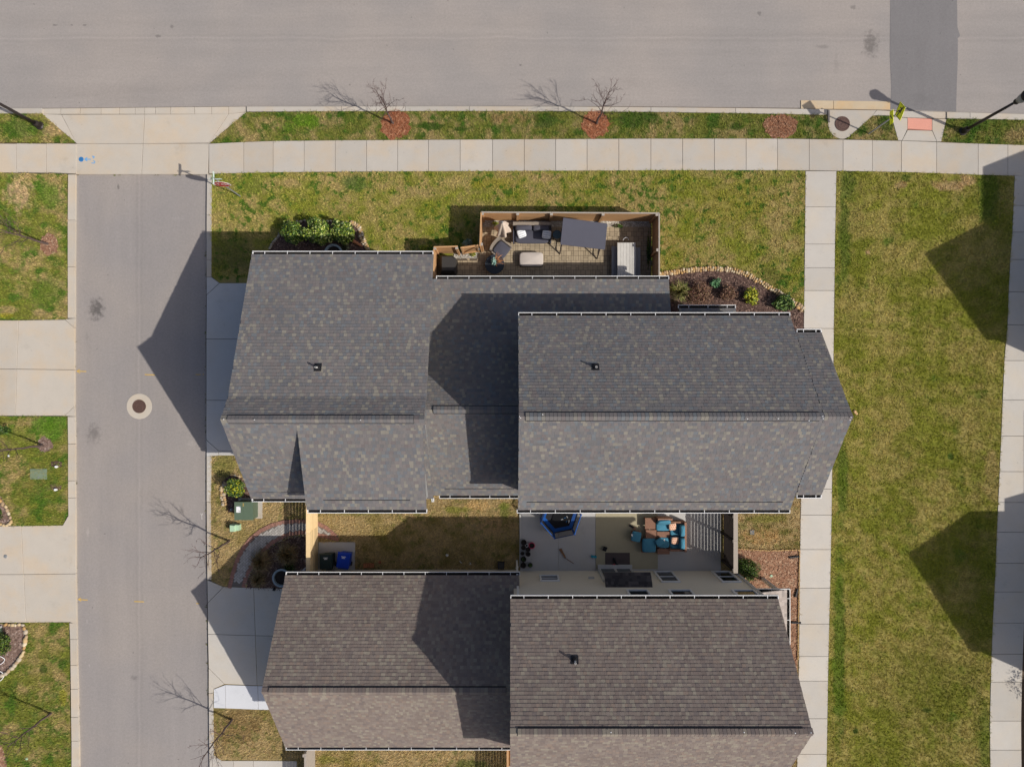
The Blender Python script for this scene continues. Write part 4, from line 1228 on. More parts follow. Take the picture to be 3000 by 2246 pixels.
# ---- stone edgings
def edging(label, path, n, size, pal, seed, rows=1, name='stone_edging', squash=.7, zb=ZL):
    r = random.Random(seed)
    root = thing(name, label, 'edging', P(path[0][0], path[0][1], zb))
    pts = [P(x, y, zb) for x, y in path]
    seg = [(pts[i + 1] - pts[i]).length for i in range(len(pts) - 1)]
    T = sum(seg)
    meshes = []
    for k in range(8):
        mb = MB(); rr = random.Random(seed * 31 + k)
        nu, nv = 9, 5
        vs = []; fs = []
        for j in range(nv + 1):
            ph = -math.pi / 2 + math.pi * j / nv
            for i in range(nu):
                th = 2 * math.pi * i / nu
                q = 1 + rr.uniform(-.16, .16)
                vs.append((math.copysign(abs(math.cos(th)) ** .8, math.cos(th)) * math.cos(ph) * q * .5, math.copysign(abs(math.sin(th)) ** .8, math.sin(th)) * math.cos(ph) * q * .5, math.sin(ph) * squash * .5))
        for j in range(nv):
            for i in range(nu):
                fs.append((j * nu + i, j * nu + (i + 1) % nu, (j + 1) * nu + (i + 1) % nu, (j + 1) * nu + i))
        mb.add(vs, fs, pal[k % len(pal)])
        meshes.append(mb.mesh('stone', M_['stone'], smooth=True))
    for row in range(rows):
        for k in range(n):
            s = (k + .5 + r.uniform(-.15, .15)) / n * T
            i = 0
            while i < len(seg) - 1 and s > seg[i]: s -= seg[i]; i += 1
            p = pts[i].lerp(pts[i + 1], min(1, s / seg[i]))
            d = (pts[i + 1] - pts[i]).normalized(); nn = Vector((-d.y, d.x, 0))
            p = p + nn * ((row - (rows - 1) / 2) * size * .8 + r.uniform(-.2, .2) * size)
            a = math.atan2(d.y, d.x) + r.uniform(-.5, .5) + (math.pi / 2 if rows > 1 else 0)
            sc = size * r.uniform(.8, 1.2)
            M = Matrix.Translation((p.x, p.y, zb + .04 + r.uniform(0, .03) + row * .01)) @ Matrix.Rotation(a, 4, 'Z') @ Matrix.Diagonal((sc * r.uniform(1.0, 1.35), sc * .9, sc, 1))
            link('stone', r.choice(meshes), root, M)
    return root
SAND = [C(192, 164, 120), C(198, 176, 138), C(184, 148, 98), C(206, 190, 160), C(174, 150, 120), C(194, 158, 108), C(186, 172, 150), C(166, 142, 112)]
GRST = [C(168, 156, 138), C(190, 176, 150), C(150, 138, 122), C(176, 160, 136)]
edging('double row of golden field stones around the front mulch bed', [(1922, 806), (1960, 800), (2020, 792), (2080, 787), (2135, 789), (2180, 801), (2225, 825), (2270, 852), (2310, 876), (2332, 893)], 62, .135, SAND, 1, rows=2)
edging('short heap of golden stones at the path end of the front bed', [(2334, 893), (2342, 900), (2351, 906)], 5, .16, SAND, 2, rows=2)
edging('curved row of pale stones beside the right yellow-green shrub', [(1026, 652), (1044, 658), (1056, 672), (1060, 692), (1066, 712), (1080, 732)], 17, .13, SAND, 3, rows=2)
edging('row of round grey-tan stones left of the yellow-green shrubs', [(822, 683), (812, 698), (800, 712), (788, 730)], 9, .14, GRST, 4)
edging('stones along the top of the yellow-green shrub bed', [(836, 662), (870, 650), (920, 646), (970, 648), (1020, 652)], 17, .12, GRST, 5)
edging('short curve of golden stones left of the transformer shrub', [(664, 1412), (655, 1425), (653, 1445), (656, 1465), (659, 1480)], 10, .16, SAND, 6, rows=2)
edging('pale stones half hidden under the garage eave behind the transformer shrub', [(676, 1388), (690, 1391), (704, 1396)], 5, .12, SAND, 7)
edging('stone edging of the upper mulch bed at the left edge', [(-40, 1435), (2, 1462), (10, 1476), (22, 1488), (29, 1506), (31, 1524), (33, 1533)], 11, .2, SAND, 8)
edging('row of stones along the driveway side of the upper left mulch bed', [(-40, 1537), (0, 1536), (35, 1535)], 8, .17, SAND, 9)
edging('curved stone edging of the large mulch bed at the left edge', [(72, 1834), (78, 1850), (79, 1870), (74, 1892), (66, 1912), (55, 1932), (40, 1952), (22, 1968), (0, 1982), (-30, 1992)], 18, .21, SAND, 10)
edging('row of square golden stones along the driveway at the lower left', [(14, 1828), (35, 1828), (56, 1828), (72, 1828)], 6, .18, SAND, 11)
edging('small tan edging blocks along the top of the red mulch bed', [(2158, 1606), (2250, 1611), (2342, 1609)], 52, .075, [C(190, 158, 110), C(178, 146, 100)], 12)
edging('small tan edging blocks between red mulch and footpath', [(2341, 1612), (2339, 1740), (2336, 1930)], 90, .07, [C(190, 158, 110), C(178, 146, 100)], 13)
edging('row of dark stones along the curved paver path', [(722, 1712), (737, 1674), (762, 1634), (792, 1603), (832, 1576), (872, 1569), (900, 1567)], 34, .09, [C(120, 108, 96), C(146, 132, 114), C(96, 88, 80)], 14)

# ---- lamp posts
def lamp_post(x, y, label):
    b = P(x, y, ZL)
    root = thing('lamp_post', label, 'lamp post', b, 'street lamps on the verge')
    MB().lathe(b, [(.2, -.05), (.2, .06), (.15, .10), (.14, .35), (.1, .45)], 16).build('base', M_['pole'], root)
    MB().lathe(b, [(.075, .4), (.068, 2.0), (.055, 3.62)], 12).build('pole', M_['pole'], root, smooth=True)
    MB().lathe(b, [(.09, 3.6), (.13, 3.68), (.10, 3.76), (.14, 3.82)], 14).build('neck', M_['pole'], root)
    MB().lathe(b, [(.13, 3.82), (.19, 4.0), (.22, 4.2), (.2, 4.32)], 16).build('globe', M_['lampglass'], root, smooth=True)
    MB().lathe(b, [(.25, 4.30), (.26, 4.34), (.2, 4.44), (.1, 4.52), (.03, 4.6)], 16).build('cap', M_['pole'], root, smooth=True)
    return root
M_['lampglass'] = mat_plain('frosted_lamp_glass', C(150, 150, 148), 0.3, .05, 4)
lamp_post(2820, 386, 'tall dark lamp post by the crossing ramp')
lamp_post(118, 369, 'tall dark lamp post left of the driveway apron')

# ---- signs
def sign_mat(n, c): return mat_plain(n, c, .45, .06, 6)
M_['signyel'] = sign_mat('fluorescent_sign', C(250, 255, 0, .97)); M_['signblk'] = sign_mat('sign_black', C(30, 28, 26))
M_['signred'] = sign_mat('stop_red', C(186, 26, 30)); M_['signwht'] = sign_mat('sign_white', C(240, 240, 238)); M_['signgrn'] = sign_mat('street_blade_green', C(206, 224, 214))
b = P(2545, 392, ZL)
ps_ = thing('pedestrian_sign', 'yellow-green pedestrian crossing sign with arrow plaque on a steel post', 'sign', b)
MB().box((b.x, b.y, 1.72), (.05, .05, 3.3)).build('post', M_['steel'], ps_)
def west_plate(mb, c, outline, thick=.012, off=0.0):
    """flat plate in the plane x=const facing west; outline (u=+Y, v=+Z)"""
    vs = [(c.x - off, c.y + u, c.z + v) for u, v in outline] + [(c.x - off - thick, c.y + u, c.z + v) for u, v in outline]
    n = len(outline)
    mb.add(vs, [tuple(range(n)), tuple(reversed(range(n, 2 * n)))] + [(i, n + i, n + (i + 1) % n, (i + 1) % n) for i in range(n)])
c1 = Vector((b.x - .03, b.y, 2.97)); c2 = Vector((b.x - .03, b.y, 2.25))
mb = MB(); west_plate(mb, c1, [(0, .43), (-.43, 0), (0, -.43), (.43, 0)]); dm = mb.build('diamond_plate', M_['signyel'], ps_)
mb = MB()
for i in range(4):
    q = [(0, .41), (-.41, 0), (0, -.41), (.41, 0)]; q2 = [(u * .94, v * .94) for u, v in q]
    west_plate(mb, c1, [q[i], q[(i + 1) % 4], q2[(i + 1) % 4], q2[i]], .003, .0125)
mb.build('border', M_['signblk'], dm)
def stroke(a, bb, w):
    d = Vector((bb[0] - a[0], bb[1] - a[1])).normalized(); n = Vector((-d.y, d.x)) * w / 2
    return [(a[0] + n.x, a[1] + n.y), (bb[0] + n.x, bb[1] + n.y), (bb[0] - n.x, bb[1] - n.y), (a[0] - n.x, a[1] - n.y)]
mb = MB()
west_plate(mb, c1, [(.05 + .05 * math.cos(a), .25 + .05 * math.sin(a)) for a in [i * math.pi / 5 for i in range(10)]], .004, .0125)
for a, e, w in (((.04, .19), (.0, -.02), .11), ((.05, .15), (.16, .02), .05), ((.02, .15), (-.1, .02), .045), ((.0, .0), (-.06, -.14), .07), ((-.06, -.14), (-.11, -.27), .055), ((.01, .0), (.07, -.13), .07), ((.07, -.13), (.06, -.27), .055)):
    west_plate(mb, c1, stroke(a, e, w), .004, .0125 + .0006 * w * 10)
mb.build('walking_figure', M_['signblk'], dm)
mb = MB(); west_plate(mb, c2, [(-.3, -.15), (-.3, .15), (.3, .15), (.3, -.15)]); pq_ = mb.build('arrow_plaque', M_['signyel'], ps_)
mb = MB(); west_plate(mb, c2, stroke((-.12, .08), (.06, -.05), .05), .004, .0125); west_plate(mb, c2, [(.13, -.1), (.10, .02), (.01, -.09)], .004, .0131); mb.build('arrow', M_['signblk'], pq_)

b = P(704, 575, ZL)
st = thing('stop_sign', 'red STOP sign on a leaning steel post with two green street name blades', 'sign', b)
MB().tube([b - Vector((0, 0, .1)), Vector((b.x, b.y, 3.25))], .03, 8).build('post', M_['steel'], st)
oc = [(.375 / math.cos(math.pi / 8) * math.cos(math.pi / 8 + i * math.pi / 4), .375 / math.cos(math.pi / 8) * math.sin(math.pi / 8 + i * math.pi / 4)) for i in range(8)]
def south_plate(mb, c, outline, thick=.01, off=0.0):
    n = len(outline)
    vs = [(c.x + u, c.y - off, c.z + v) for u, v in outline] + [(c.x + u, c.y - off - thick, c.z + v) for u, v in outline]
    mb.add(vs, [tuple(reversed(range(n))), tuple(range(n, 2 * n))] + [(i, (i + 1) % n, n + (i + 1) % n, n + i) for i in range(n)])
c = Vector((b.x, b.y - .035, 2.32))
mb = MB(); south_plate(mb, c, oc); op = mb.build('octagon_plate', M_['signwht'], st)
mb = MB(); south_plate(mb, c, [(u * .93, v * .93) for u, v in oc], .003, .0105); mb.build('red_face', M_['signred'], op)
def text(s, size, M, mat, parent, name='lettering', ext=.001):
    cu = bpy.data.curves.new(name, 'FONT'); cu.body = s; cu.size = size; cu.align_x = 'CENTER'; cu.align_y = 'CENTER'; cu.extrude = ext
    cu.materials.append(mat)
    o = link(name, cu, parent); o.matrix_basis = M
    me = bpy.data.meshes.new_from_object(o.evaluated_get(bpy.context.evaluated_depsgraph_get()))
    bpy.data.objects.remove(o, do_unlink=True); me.name = name
    return link(name, me, parent, M)
tx = text('STOP', .34, Matrix.Translation((c.x, c.y - .016, c.z)) @ Matrix.Rotation(R(90), 4, 'X'), M_['signwht'], op)
MB().box((b.x, b.y, 3.0), (.56, .012, .13)).build('street_blade', M_['signgrn'], st)
MB().box((b.x, b.y, 3.2), (.012, .56, .13)).build('street_blade', M_['signgrn'], st)

# ---- manholes, covers
M_['iron'] = mat_plain('rusty_iron', C(92, 70, 62), .75, .3, 14, bump=.5, bscale=30)
def manhole(x, y, r, z, label, collar=None):
    b = P(x, y, z)
    root = thing('manhole_cover', label, 'manhole', b)
    if collar:
        MB().lathe((b.x, b.y, 0), [(collar * 1.0, 0), (collar, z - .001), (collar * .99, z + .003), (r * 1.02, z + .003)], 30).build('concrete_collar', M_['conc_warm'], root)
    MB().lathe((b.x, b.y, z - .008), [(r, 0), (r, .026), (r * .9, .026), (r * .88, .018), (r * .62, .018), (r * .6, .028), (r * .4, .028), (r * .38, .02)], 28).build('iron_cover', M_['iron'], root)
    rb = MB()
    for i in range(16):
        a = i * math.pi / 8
        rb.box((b.x + math.cos(a) * r * .75, b.y + math.sin(a) * r * .75, z + .013), (r * .16, .02, .012), rz=a)
    rb.box((b.x, b.y, z + .022), (r * .5, .03, .008), rz=.6)
    rb.build('cover_ribs', M_['iron'], root)
manhole(408, 1190, .33, .012, 'round rusty manhole cover in a pale concrete collar on the side street', .62)
manhole(2468, 363, .36, .13, 'round rusty manhole cover on the storm inlet pad')

# ---- painted marks
M_['pyel'] = mat_plain('yellow_marking_paint', C(204, 168, 84), .8, .35, 20)
M_['pblu'] = mat_plain('blue_marking_paint', C(112, 164, 206), .8, .25, 14)
M_['pblu2'] = mat_plain('blue_lid_paint', C(52, 118, 176), .6, .15, 10)
M_['pwht'] = mat_plain('chalk', C(206, 202, 194), .9, .25, 20)
def flatstroke(mb, a, e, w, z):
    pa, pe = P(a[0], a[1], z), P(e[0], e[1], z)
    d = (pe - pa).normalized(); n = Vector((-d.y, d.x, 0)) * w / S / 2
    mb.add([pa - n, pe - n, pe + n, pa + n], [(0, 1, 2, 3)])
def paint(label, strokes, z, mat, name='paint_mark'):
    mb = MB()
    for i, (a, e, w) in enumerate(strokes): flatstroke(mb, a, e, w, z + .0006 * i)
    o = mb.build(name, M_[mat]); tag(o, label, 'paint mark')
    return o
paint('yellow sprayed arrow at the kerb by the upper left driveway', [((225, 1087), (253, 1088), 2.5), ((225, 1087), (234, 1082), 2.2), ((225, 1087), (235, 1093), 2.2)], .012, 'pyel')
paint('yellow sprayed dash mid street above the round manhole', [((424, 1097), (454, 1098), 2.8)], .012, 'pyel')
paint('faint yellow dash in the gable shadow on the side street', [((573, 1097), (588, 1097), 2.2), ((594, 1096), (597, 1097), 2.4)], .012, 'pyel')
paint('yellow sprayed arrow at the kerb by the lower left driveway', [((229, 1755), (257, 1757), 2.5), ((229, 1755), (237, 1751), 2.2), ((229, 1755), (238, 1760), 2.2)], .012, 'pyel')
paint('yellow sprayed dash mid street on the lower side street', [((393, 1761), (422, 1762), 2.6)], .012, 'pyel')
paint('short yellow dash beside the lower gable shadow tip', [((575, 1767), (584, 1767), 2.6)], .012, 'pyel')
paint('blue sprayed arrow beside the water valve lid', [((248, 467), (266, 467), 3.0), ((248, 467), (256, 462), 3.2), ((248, 467), (256, 472), 3.2)], .106, 'pblu')
paint('blue sprayed letters on the crossing slab', [((270, 458), (277, 460), 4), ((277, 460), (272, 465), 2.5), ((273, 471), (278, 473), 2.6), ((278, 473), (277, 478), 2.8), ((277, 478), (268, 478), 2.8)], .106, 'pblu')
vb_ = P(238, 467, .10)
v0 = thing('valve_lid', 'round blue water valve lid in the pavement crossing', 'valve lid', vb_)
MB().lathe((vb_.x, vb_.y, .09), [(.12, 0), (.12, .02), (.1, .024)], 18).build('lid', M_['pblu2'], v0)
MB().box((vb_.x, vb_.y, .119), (.05, .02, .01)).build('lid_slot', M_['black'], v0)
kz = ZS + .004
for i, ch in enumerate('VAR ZORA'):
    if ch != ' ':
        p = P(611.5, 1352 + i * 14.2 - (6 if i > 3 else 0), kz)
        text(ch, .2, Matrix.Translation(p), M_['pwht'], ke, 'chalk_letter', .0005)
paint('white chalk wrench-shaped mark on the street near the pedestal', [((591, 1508), (591.5, 1521), 1.4), ((588, 1503), (590, 1508), 1.8), ((594, 1503), (592, 1508), 1.8)], .012, 'pwht', 'chalk_mark')

# ---- utility boxes
M_['tgreen'] = mat_plain('transformer_green', C(92, 108, 88), .5, .08, 4)
M_['pgreen'] = mat_plain('pedestal_pale_green', C(176, 206, 172), .5, .08, 4)
M_['boxgreen'] = mat_plain('faded_green_lid', C(122, 136, 112), .8, .12, 10)
p0 = P(712, 1497, 0); t0 = thing('transformer', 'green pad-mounted transformer box with warning label by the garage', 'transformer', (p0.x, p0.y, ZL))
xa, ya = P(689, 1471, .85).x, P(689, 1471, .85).y; xb, yb = P(741, 1521, .85).x, P(741, 1521, .85).y
MB().prism([(xa - .1, yb - .08), (xb + .2, yb - .08), (xb + .2, ya + .1), (xa - .1, ya + .1)], 0, ZL + .08).build('concrete_pad', M_['conc'], t0)
tb = MB().prism([(xa, yb), (xb, yb), (xb, ya), (xa, ya)], ZL + .08, .85).build('cabinet', M_['tgreen'], t0)
MB().box(((xa + xb) / 2, (ya + yb) / 2, .87), (xb - xa + .05, ya - yb + .05, .04)).build('lid', M_['tgreen'], t0)
MB().box(((xa + xb) / 2, (ya + yb) / 2, .893), (.02, ya - yb, .008)).build('seam', M_['tgreen'], t0)
lb = P(697, 1492, .9); MB().box((lb.x + .02, lb.y, .8925), (.2, .28, .004)).build('warning_label', M_['signwht'], t0)
for i in range(3): MB().box((lb.x + .03 + i * .03, lb.y - .05 - i * .02, .8955), (.05, .012, .002), rz=.5).build('label_print', M_['signblk'], t0)
MB().box((lb.x + .1, lb.y + .11, .8955), (.04, .03, .002)).build('label_corner', M_['pblu2'], t0)
lb = P(713, 1478, .9); MB().box((lb.x, lb.y, .8925), (.05, .16, .004)).build('yellow_sticker', M_['pyel'], t0)
p0 = P(692, 1543, ZL); t1 = thing('cable_pedestal', 'pale green cable pedestal on the dry grass', 'pedestal', p0)
MB().prism([(p0.x - .16, p0.y - .16), (p0.x + .26, p0.y - .13), (p0.x + .26, p0.y + .16), (p0.x - .16, p0.y + .19)], 0, .42, top_scale=.92).build('housing', M_['pgreen'], t1)
MB().prism([(p0.x - .17, p0.y - .17), (p0.x + .1, p0.y - .16), (p0.x + .1, p0.y + .17), (p0.x - .17, p0.y + .2)], .42, .52, top_scale=.8).build('cap', M_['pgreen'], t1)
p0 = P(114, 1388, ZL); t2 = thing('utility_vault', 'flat faded green utility vault lid in the left lawn', 'utility box', p0)
MB().box((p0.x, p0.y, .1), (.8, .5, .08)).build('lid', M_['boxgreen'], t2)
MB().box((p0.x, p0.y, .142), (.66, .38, .01)).build('lid_panel', M_['boxgreen'], t2)
MB().box((p0.x + .02, p0.y - .17, .15), (.08, .05, .008)).build('latch', M_['steel'], t2)
for i, (x, y, cx_, cy_) in enumerate(((166, 1359, 168, 1366), (164, 1426, 166, 1433))):
    p0 = P(x, y, ZL); q0 = P(cx_, cy_, .1)
    t3 = thing('meter_box', ('upper' if i == 0 else 'lower') + ' of two dark meter lids with a white cap in the left lawn', 'utility box', p0, 'dark meter lids in the left lawn')
    MB().prism([(p0.x - .25, p0.y - .14), (p0.x + .25, p0.y - .14), (p0.x + .27, p0.y + .08), (p0.x + .1, p0.y + .15), (p0.x - .25, p0.y + .13)], .05, .125).build('lid', M_['mulch_dark'], t3)
    MB().lathe((q0.x, q0.y, .1), [(.06, 0), (.06, .12), (.05, .14)], 14).build('white_cap', M_['signwht'], t3)
def cap(x, y, r, mat, label, z0=ZL, h=.06, name='cleanout_cap'):
    p0 = P(x, y, z0); t3 = thing(name, label, 'cap', p0)
    MB().lathe((p0.x, p0.y, z0 - .03), [(r, 0), (r, h), (r * .85, h + .015)], 14).build('rim', M_[mat], t3)
    MB().lathe((p0.x, p0.y, z0 - .03 + h + .012), [(r * .35, 0), (r * .35, .02)], 8).build('plug', M_[mat], t3)
cap(680, 1491, .06, 'steel', 'grey cap in the shaded mulch beside the transformer', h=.16)
cap(716, 1468, .05, 'signwht', 'white cap in the dark gap above the transformer', h=.12)
cap(26, 1334, .06, 'signwht', 'white cap on the left lawn below the slim bare tree')
cap(1310, 1625, .07, 'signwht', 'white round cap in the shaded back yard')
cap(2259, 1686, .07, 'pgreen', 'pale teal cap in the red mulch bed')
cap(79, 2221, .06, 'pgreen', 'pale teal cap in the lower left lawn')
cap(16, 1629, .09, 'steel', 'grey cap set in the cream driveway', z0=.135, h=.035)
cap(1113, 1646, .08, 'straw', 'small round terracotta-coloured lid beside the stacked bricks', h=.08)
p0 = P(2203, 1558, ZL); o = thing('drain_grate', 'small dark square drain grate in the dry grass by the slatted fence', 'drain', p0)
MB().box((p0.x, p0.y, .1), (.22, .24, .05)).build('frame', M_['black'], o)
for i in range(4): MB().box((p0.x - .075 + i * .05, p0.y, .13), (.02, .2, .012)).build('bar', M_['steel'], o)
for i, (x, y, L, a, lb) in enumerate(((2326, 1630, .5, .1, 'black drain pipe end near the top of the red mulch bed'), (2332, 1735, .42, 1.3, 'black drain pipe end beside the porch gutter corner'), (2331, 1822, .46, -.05, 'black drain pipe end crossing the edging below the porch gutter'))):
    p0 = P(x, y, ZL); o = thing('drain_pipe', lb, 'pipe', p0)
    d = Vector((math.cos(a), math.sin(a), 0)) * L / 2
    MB().tube([p0 - d + Vector((0, 0, .05)), p0 + d + Vector((0, 0, .04))], .055, 10).build('pipe', M_['black'], o)
    for k in range(5): q = p0 + d * (-.8 + .4 * k) + Vector((0, 0, .046)); MB().tube([q - d * .04, q + d * .04], .062, 10).build('pipe_rib', M_['black'], o)
p0 = P(0, 1850, 0); o = thing('utility_cabinet', 'grey-green cabinet cut by the left edge beside the evergreen shrub', 'utility box', (p0.x, p0.y, ZL))
MB().box((p0.x - .3, p0.y + .02, .4), (1.02, .45, .7)).build('cabinet', M_['tgreen'], o)
MB().box((p0.x - .3, p0.y + .3, .3), (.98, .1, .5)).build('side_panel', M_['trim'], o)
MB().box((p0.x - .3, p0.y - .26, .3), (.98, .1, .5)).build('side_panel', M_['trim'], o)
for i, (x, y, r) in enumerate(((2, 1931, .2), (-4, 1977, .27))):
    p0 = P(x, y, ZL + .03); 
    tb = MB().tube([Vector((p0.x + r * math.cos(a), p0.y + r * math.sin(a), .13 + .12 * abs(math.sin(a)))) for a in [k * 2 * math.pi / 24 for k in range(25)]], .016, 6)
    o = tb.build('garden_hoop', M_['signwht'], None, smooth=True); tag(o, ('upper' if i == 0 else 'lower') + ' white wire hoop in the mulch at the left edge', 'hoop', 'white hoops in the left mulch bed')
# ------------------------------------------------------------------ curved paver path
M_['sand'] = mat_plain('joint_sand', C(110, 102, 94), .95, .2, 12)
M_['sand2'] = mat_plain('dark_joint_sand', C(96, 84, 70), .95, .2, 12)
ro = [(667, 1718), (676, 1680), (690, 1637), (708, 1602), (730, 1574), (760, 1549), (795, 1532), (830, 1523), (870, 1520), (905, 1521), (935, 1528), (960, 1541), (990, 1568)]
ri = [(720, 1718), (727, 1692), (738, 1668), (752, 1644), (772, 1619), (795, 1598), (822, 1580), (850, 1569), (880, 1565), (905, 1565), (935, 1573), (962, 1578), (990, 1585)]
pp = struct('paver_path', 'curved paver path with red brick border')
ZP = ZL + .02
base = [(x, y) for x, y in ro] + [(x, y) for x, y in reversed(ri)]
BEDS.append(base)
sheet('paving_sand', base, ZP + .008, M_['sand'], None, parent=pp)
def resample(line, step):
    pts = [P(x, y, ZP) for x, y in line]; out = []; carry = 0.0
    for a, b in zip(pts, pts[1:]):
        L = (b - a).length; s = carry
        while s < L:
            out.append((a.lerp(b, s / L), (b - a).normalized())); s += step
        carry = s - L
    return out
M_['brick'] = mat_plain('red_paver', C(150, 110, 96), .9, .15, 10, objvar=.16, bump=.3, bscale=50)
M_['paver'] = mat_plain('grey_paver', C(166, 161, 154), .9, .12, 8, objvar=.14, bump=.3, bscale=50)
M_['tanpaver'] = mat_plain('tan_paver', C(168, 152, 126), .9, .14, 7, objvar=.16, bump=.3, bscale=50, noise2=.12, scale2=1.4)
bm_brick = MB().prism([(-.048, -.098), (.048, -.098), (.048, .098), (-.048, .098)], -.05, .012, top_scale=.95).mesh('brick', M_['brick'])
for line, sgn in ((ro, -1), (ri, 1)):
    for p, d in resample(line, .105):
        n = Vector((-d.y, d.x, 0)) * sgn
        q = p + n * .10
        link('border_brick', bm_brick, pp, Matrix.Translation((q.x, q.y, ZP + .01)) @ Matrix.Rotation(math.atan2(d.y, d.x), 4, 'Z'))
poly = [(p.x, p.y) for p in (P(x, y, ZP) for x, y in base)]
inner = inset(poly, .2)
bm_p = MB().prism([(-.097, -.047), (.097, -.047), (.097, .047), (-.097, .047)], -.05, .012, top_scale=.96).mesh('paver', M_['paver'])
xs = [p[0] for p in poly]; ysx = [p[1] for p in poly]
cnt = 0
ca, sa = math.cos(.785), math.sin(.785)
for r_ in range(-70, 70):
    for c_ in range(-70, 70):
        # 45 degree herringbone of 0.2 x 0.1 pavers
        k = (c_ - r_) % 4
        if k == 0: cx_, cy_, rot = (c_ + 1) * .1, (r_ + .5) * .1, 0
        elif k == 3: cx_, cy_, rot = (c_ + .5) * .1, (r_ + 1) * .1, 1
        else: continue
        X = (cx_ * ca - cy_ * sa) - 11.5; Y = (cx_ * sa + cy_ * ca) - 8.4
        if min(xs) < X < max(xs) and min(ysx) < Y < max(ysx) and inside(inner, np.array([X]), np.array([Y]))[0]:
            link('paver', bm_p, pp, Matrix.Translation((X, Y, ZP + .01)) @ Matrix.Rotation(.785 + rot * math.pi / 2, 4, 'Z')); cnt += 1
print('pavers', cnt)
# dark planting bed inside the curve
bed([(722, 1720), (729, 1694), (740, 1671), (754, 1648), (774, 1623), (797, 1602), (824, 1584), (852, 1573), (900, 1570), (900, 1700), (850, 1730), (722, 1724)], 'mulch_dark', 'shaded dark bed inside the curved paver path')

# ------------------------------------------------------------------ paved patio by the front lawn
pv = struct('paved_patio', 'tan block-paved patio inside the wooden fence')
ppoly = [(1412, 668), (1908, 668), (1905, 905), (1270, 905), (1270, 758), (1400, 757)]
BEDS.append([(1270, 735), (1410, 735), (1410, 640), (1908, 640), (1908, 905), (1270, 905)])
sheet('paving_sand', ppoly, ZL + .020, M_['sand2'], None, parent=pv)
sheet('gravel_strip', [(1410, 645), (1906, 645), (1906, 668), (1412, 668), (1400, 757), (1330, 757), (1330, 738), (1395, 740)], ZL + .016, M_['gravel'], 'strip of pale gravel along the foot of the patio fence')
vis = [(p.x, p.y) for p in (P(x, y, ZL) for x, y in ppoly)]
fld = [(P(x, y, ZL).x, P(x, y, ZL).y) for x, y in ppoly]
pvm = {}
def pvmesh(w, h):
    if (w, h) not in pvm:
        pvm[(w, h)] = MB().prism([(.005, .005), (w - .005, .005), (w - .005, h - .005), (.005, h - .005)], -.05, .02, top_scale=.97).mesh('paver', M_['tanpaver'])
    return pvm[(w, h)]
rp_ = random.Random(4)
U = .1175
y = P(0, 905, ZL).y
allp = []
row = 0
while y < P(0, 668, ZL).y:
    x = P(1270, 0, ZL).x + (.12 if row % 2 else 0)
    while x < P(1908, 0, ZL).x:
        k = rp_.random()
        if k < .34: cells = [(0, 0, 2, 2)]; w = 2
        elif k < .60: cells = [(0, 0, 2, 1), (0, 1, 2, 1)]; w = 2
        elif k < .80: cells = [(0, 0, 1, 2), (1, 0, 1, 2)]; w = 2
        else: cells = [(0, 0, 2, 2), (2, 0, 1, 1), (2, 1, 1, 1)]; w = 3
        for (a, b, c, d) in cells:
            allp.append((x + a * U, y + b * U, c * U, d * U, (c, d)))
        x += w * U
    y += 2 * U; row += 1
rest = MB(); n_ind = 0
cxs = np.array([a + c / 2 for a, b, c, d, e in allp]); cys = np.array([b + d / 2 for a, b, c, d, e in allp])
ok = inside(fld, cxs, cys)
hid = cys < P(0, 815, ZL).y
allv = [(q, h) for q, o_, h in zip(allp, ok, hid) if o_]
# the ones that show largest are single pavers, the remainder stay one field
order = sorted(range(len(allv)), key=lambda i: (allv[i][1], -allv[i][0][2] * allv[i][0][3], abs(allv[i][0][0] - 2.2)))
for rank, i in enumerate(order):
    (a, b, c, d, e), h = allv[i]
    zz = ZL + .012 + rp_.uniform(-.002, .002)
    if rank < 300:
        link('paver', pvmesh(c, d), pv, Matrix.Translation((a, b, zz)))
    else:
        rest.prism([(a + .006, b + .006), (a + c - .006, b + .006), (a + c - .006, b + d - .006), (a + .006, b + d - .006)], zz - .05, zz + .02, var(C(168, 152, 126), .16, rp_), top_scale=.97)
rest.build('paver_field', M_['attr'], pv, kind='stuff')

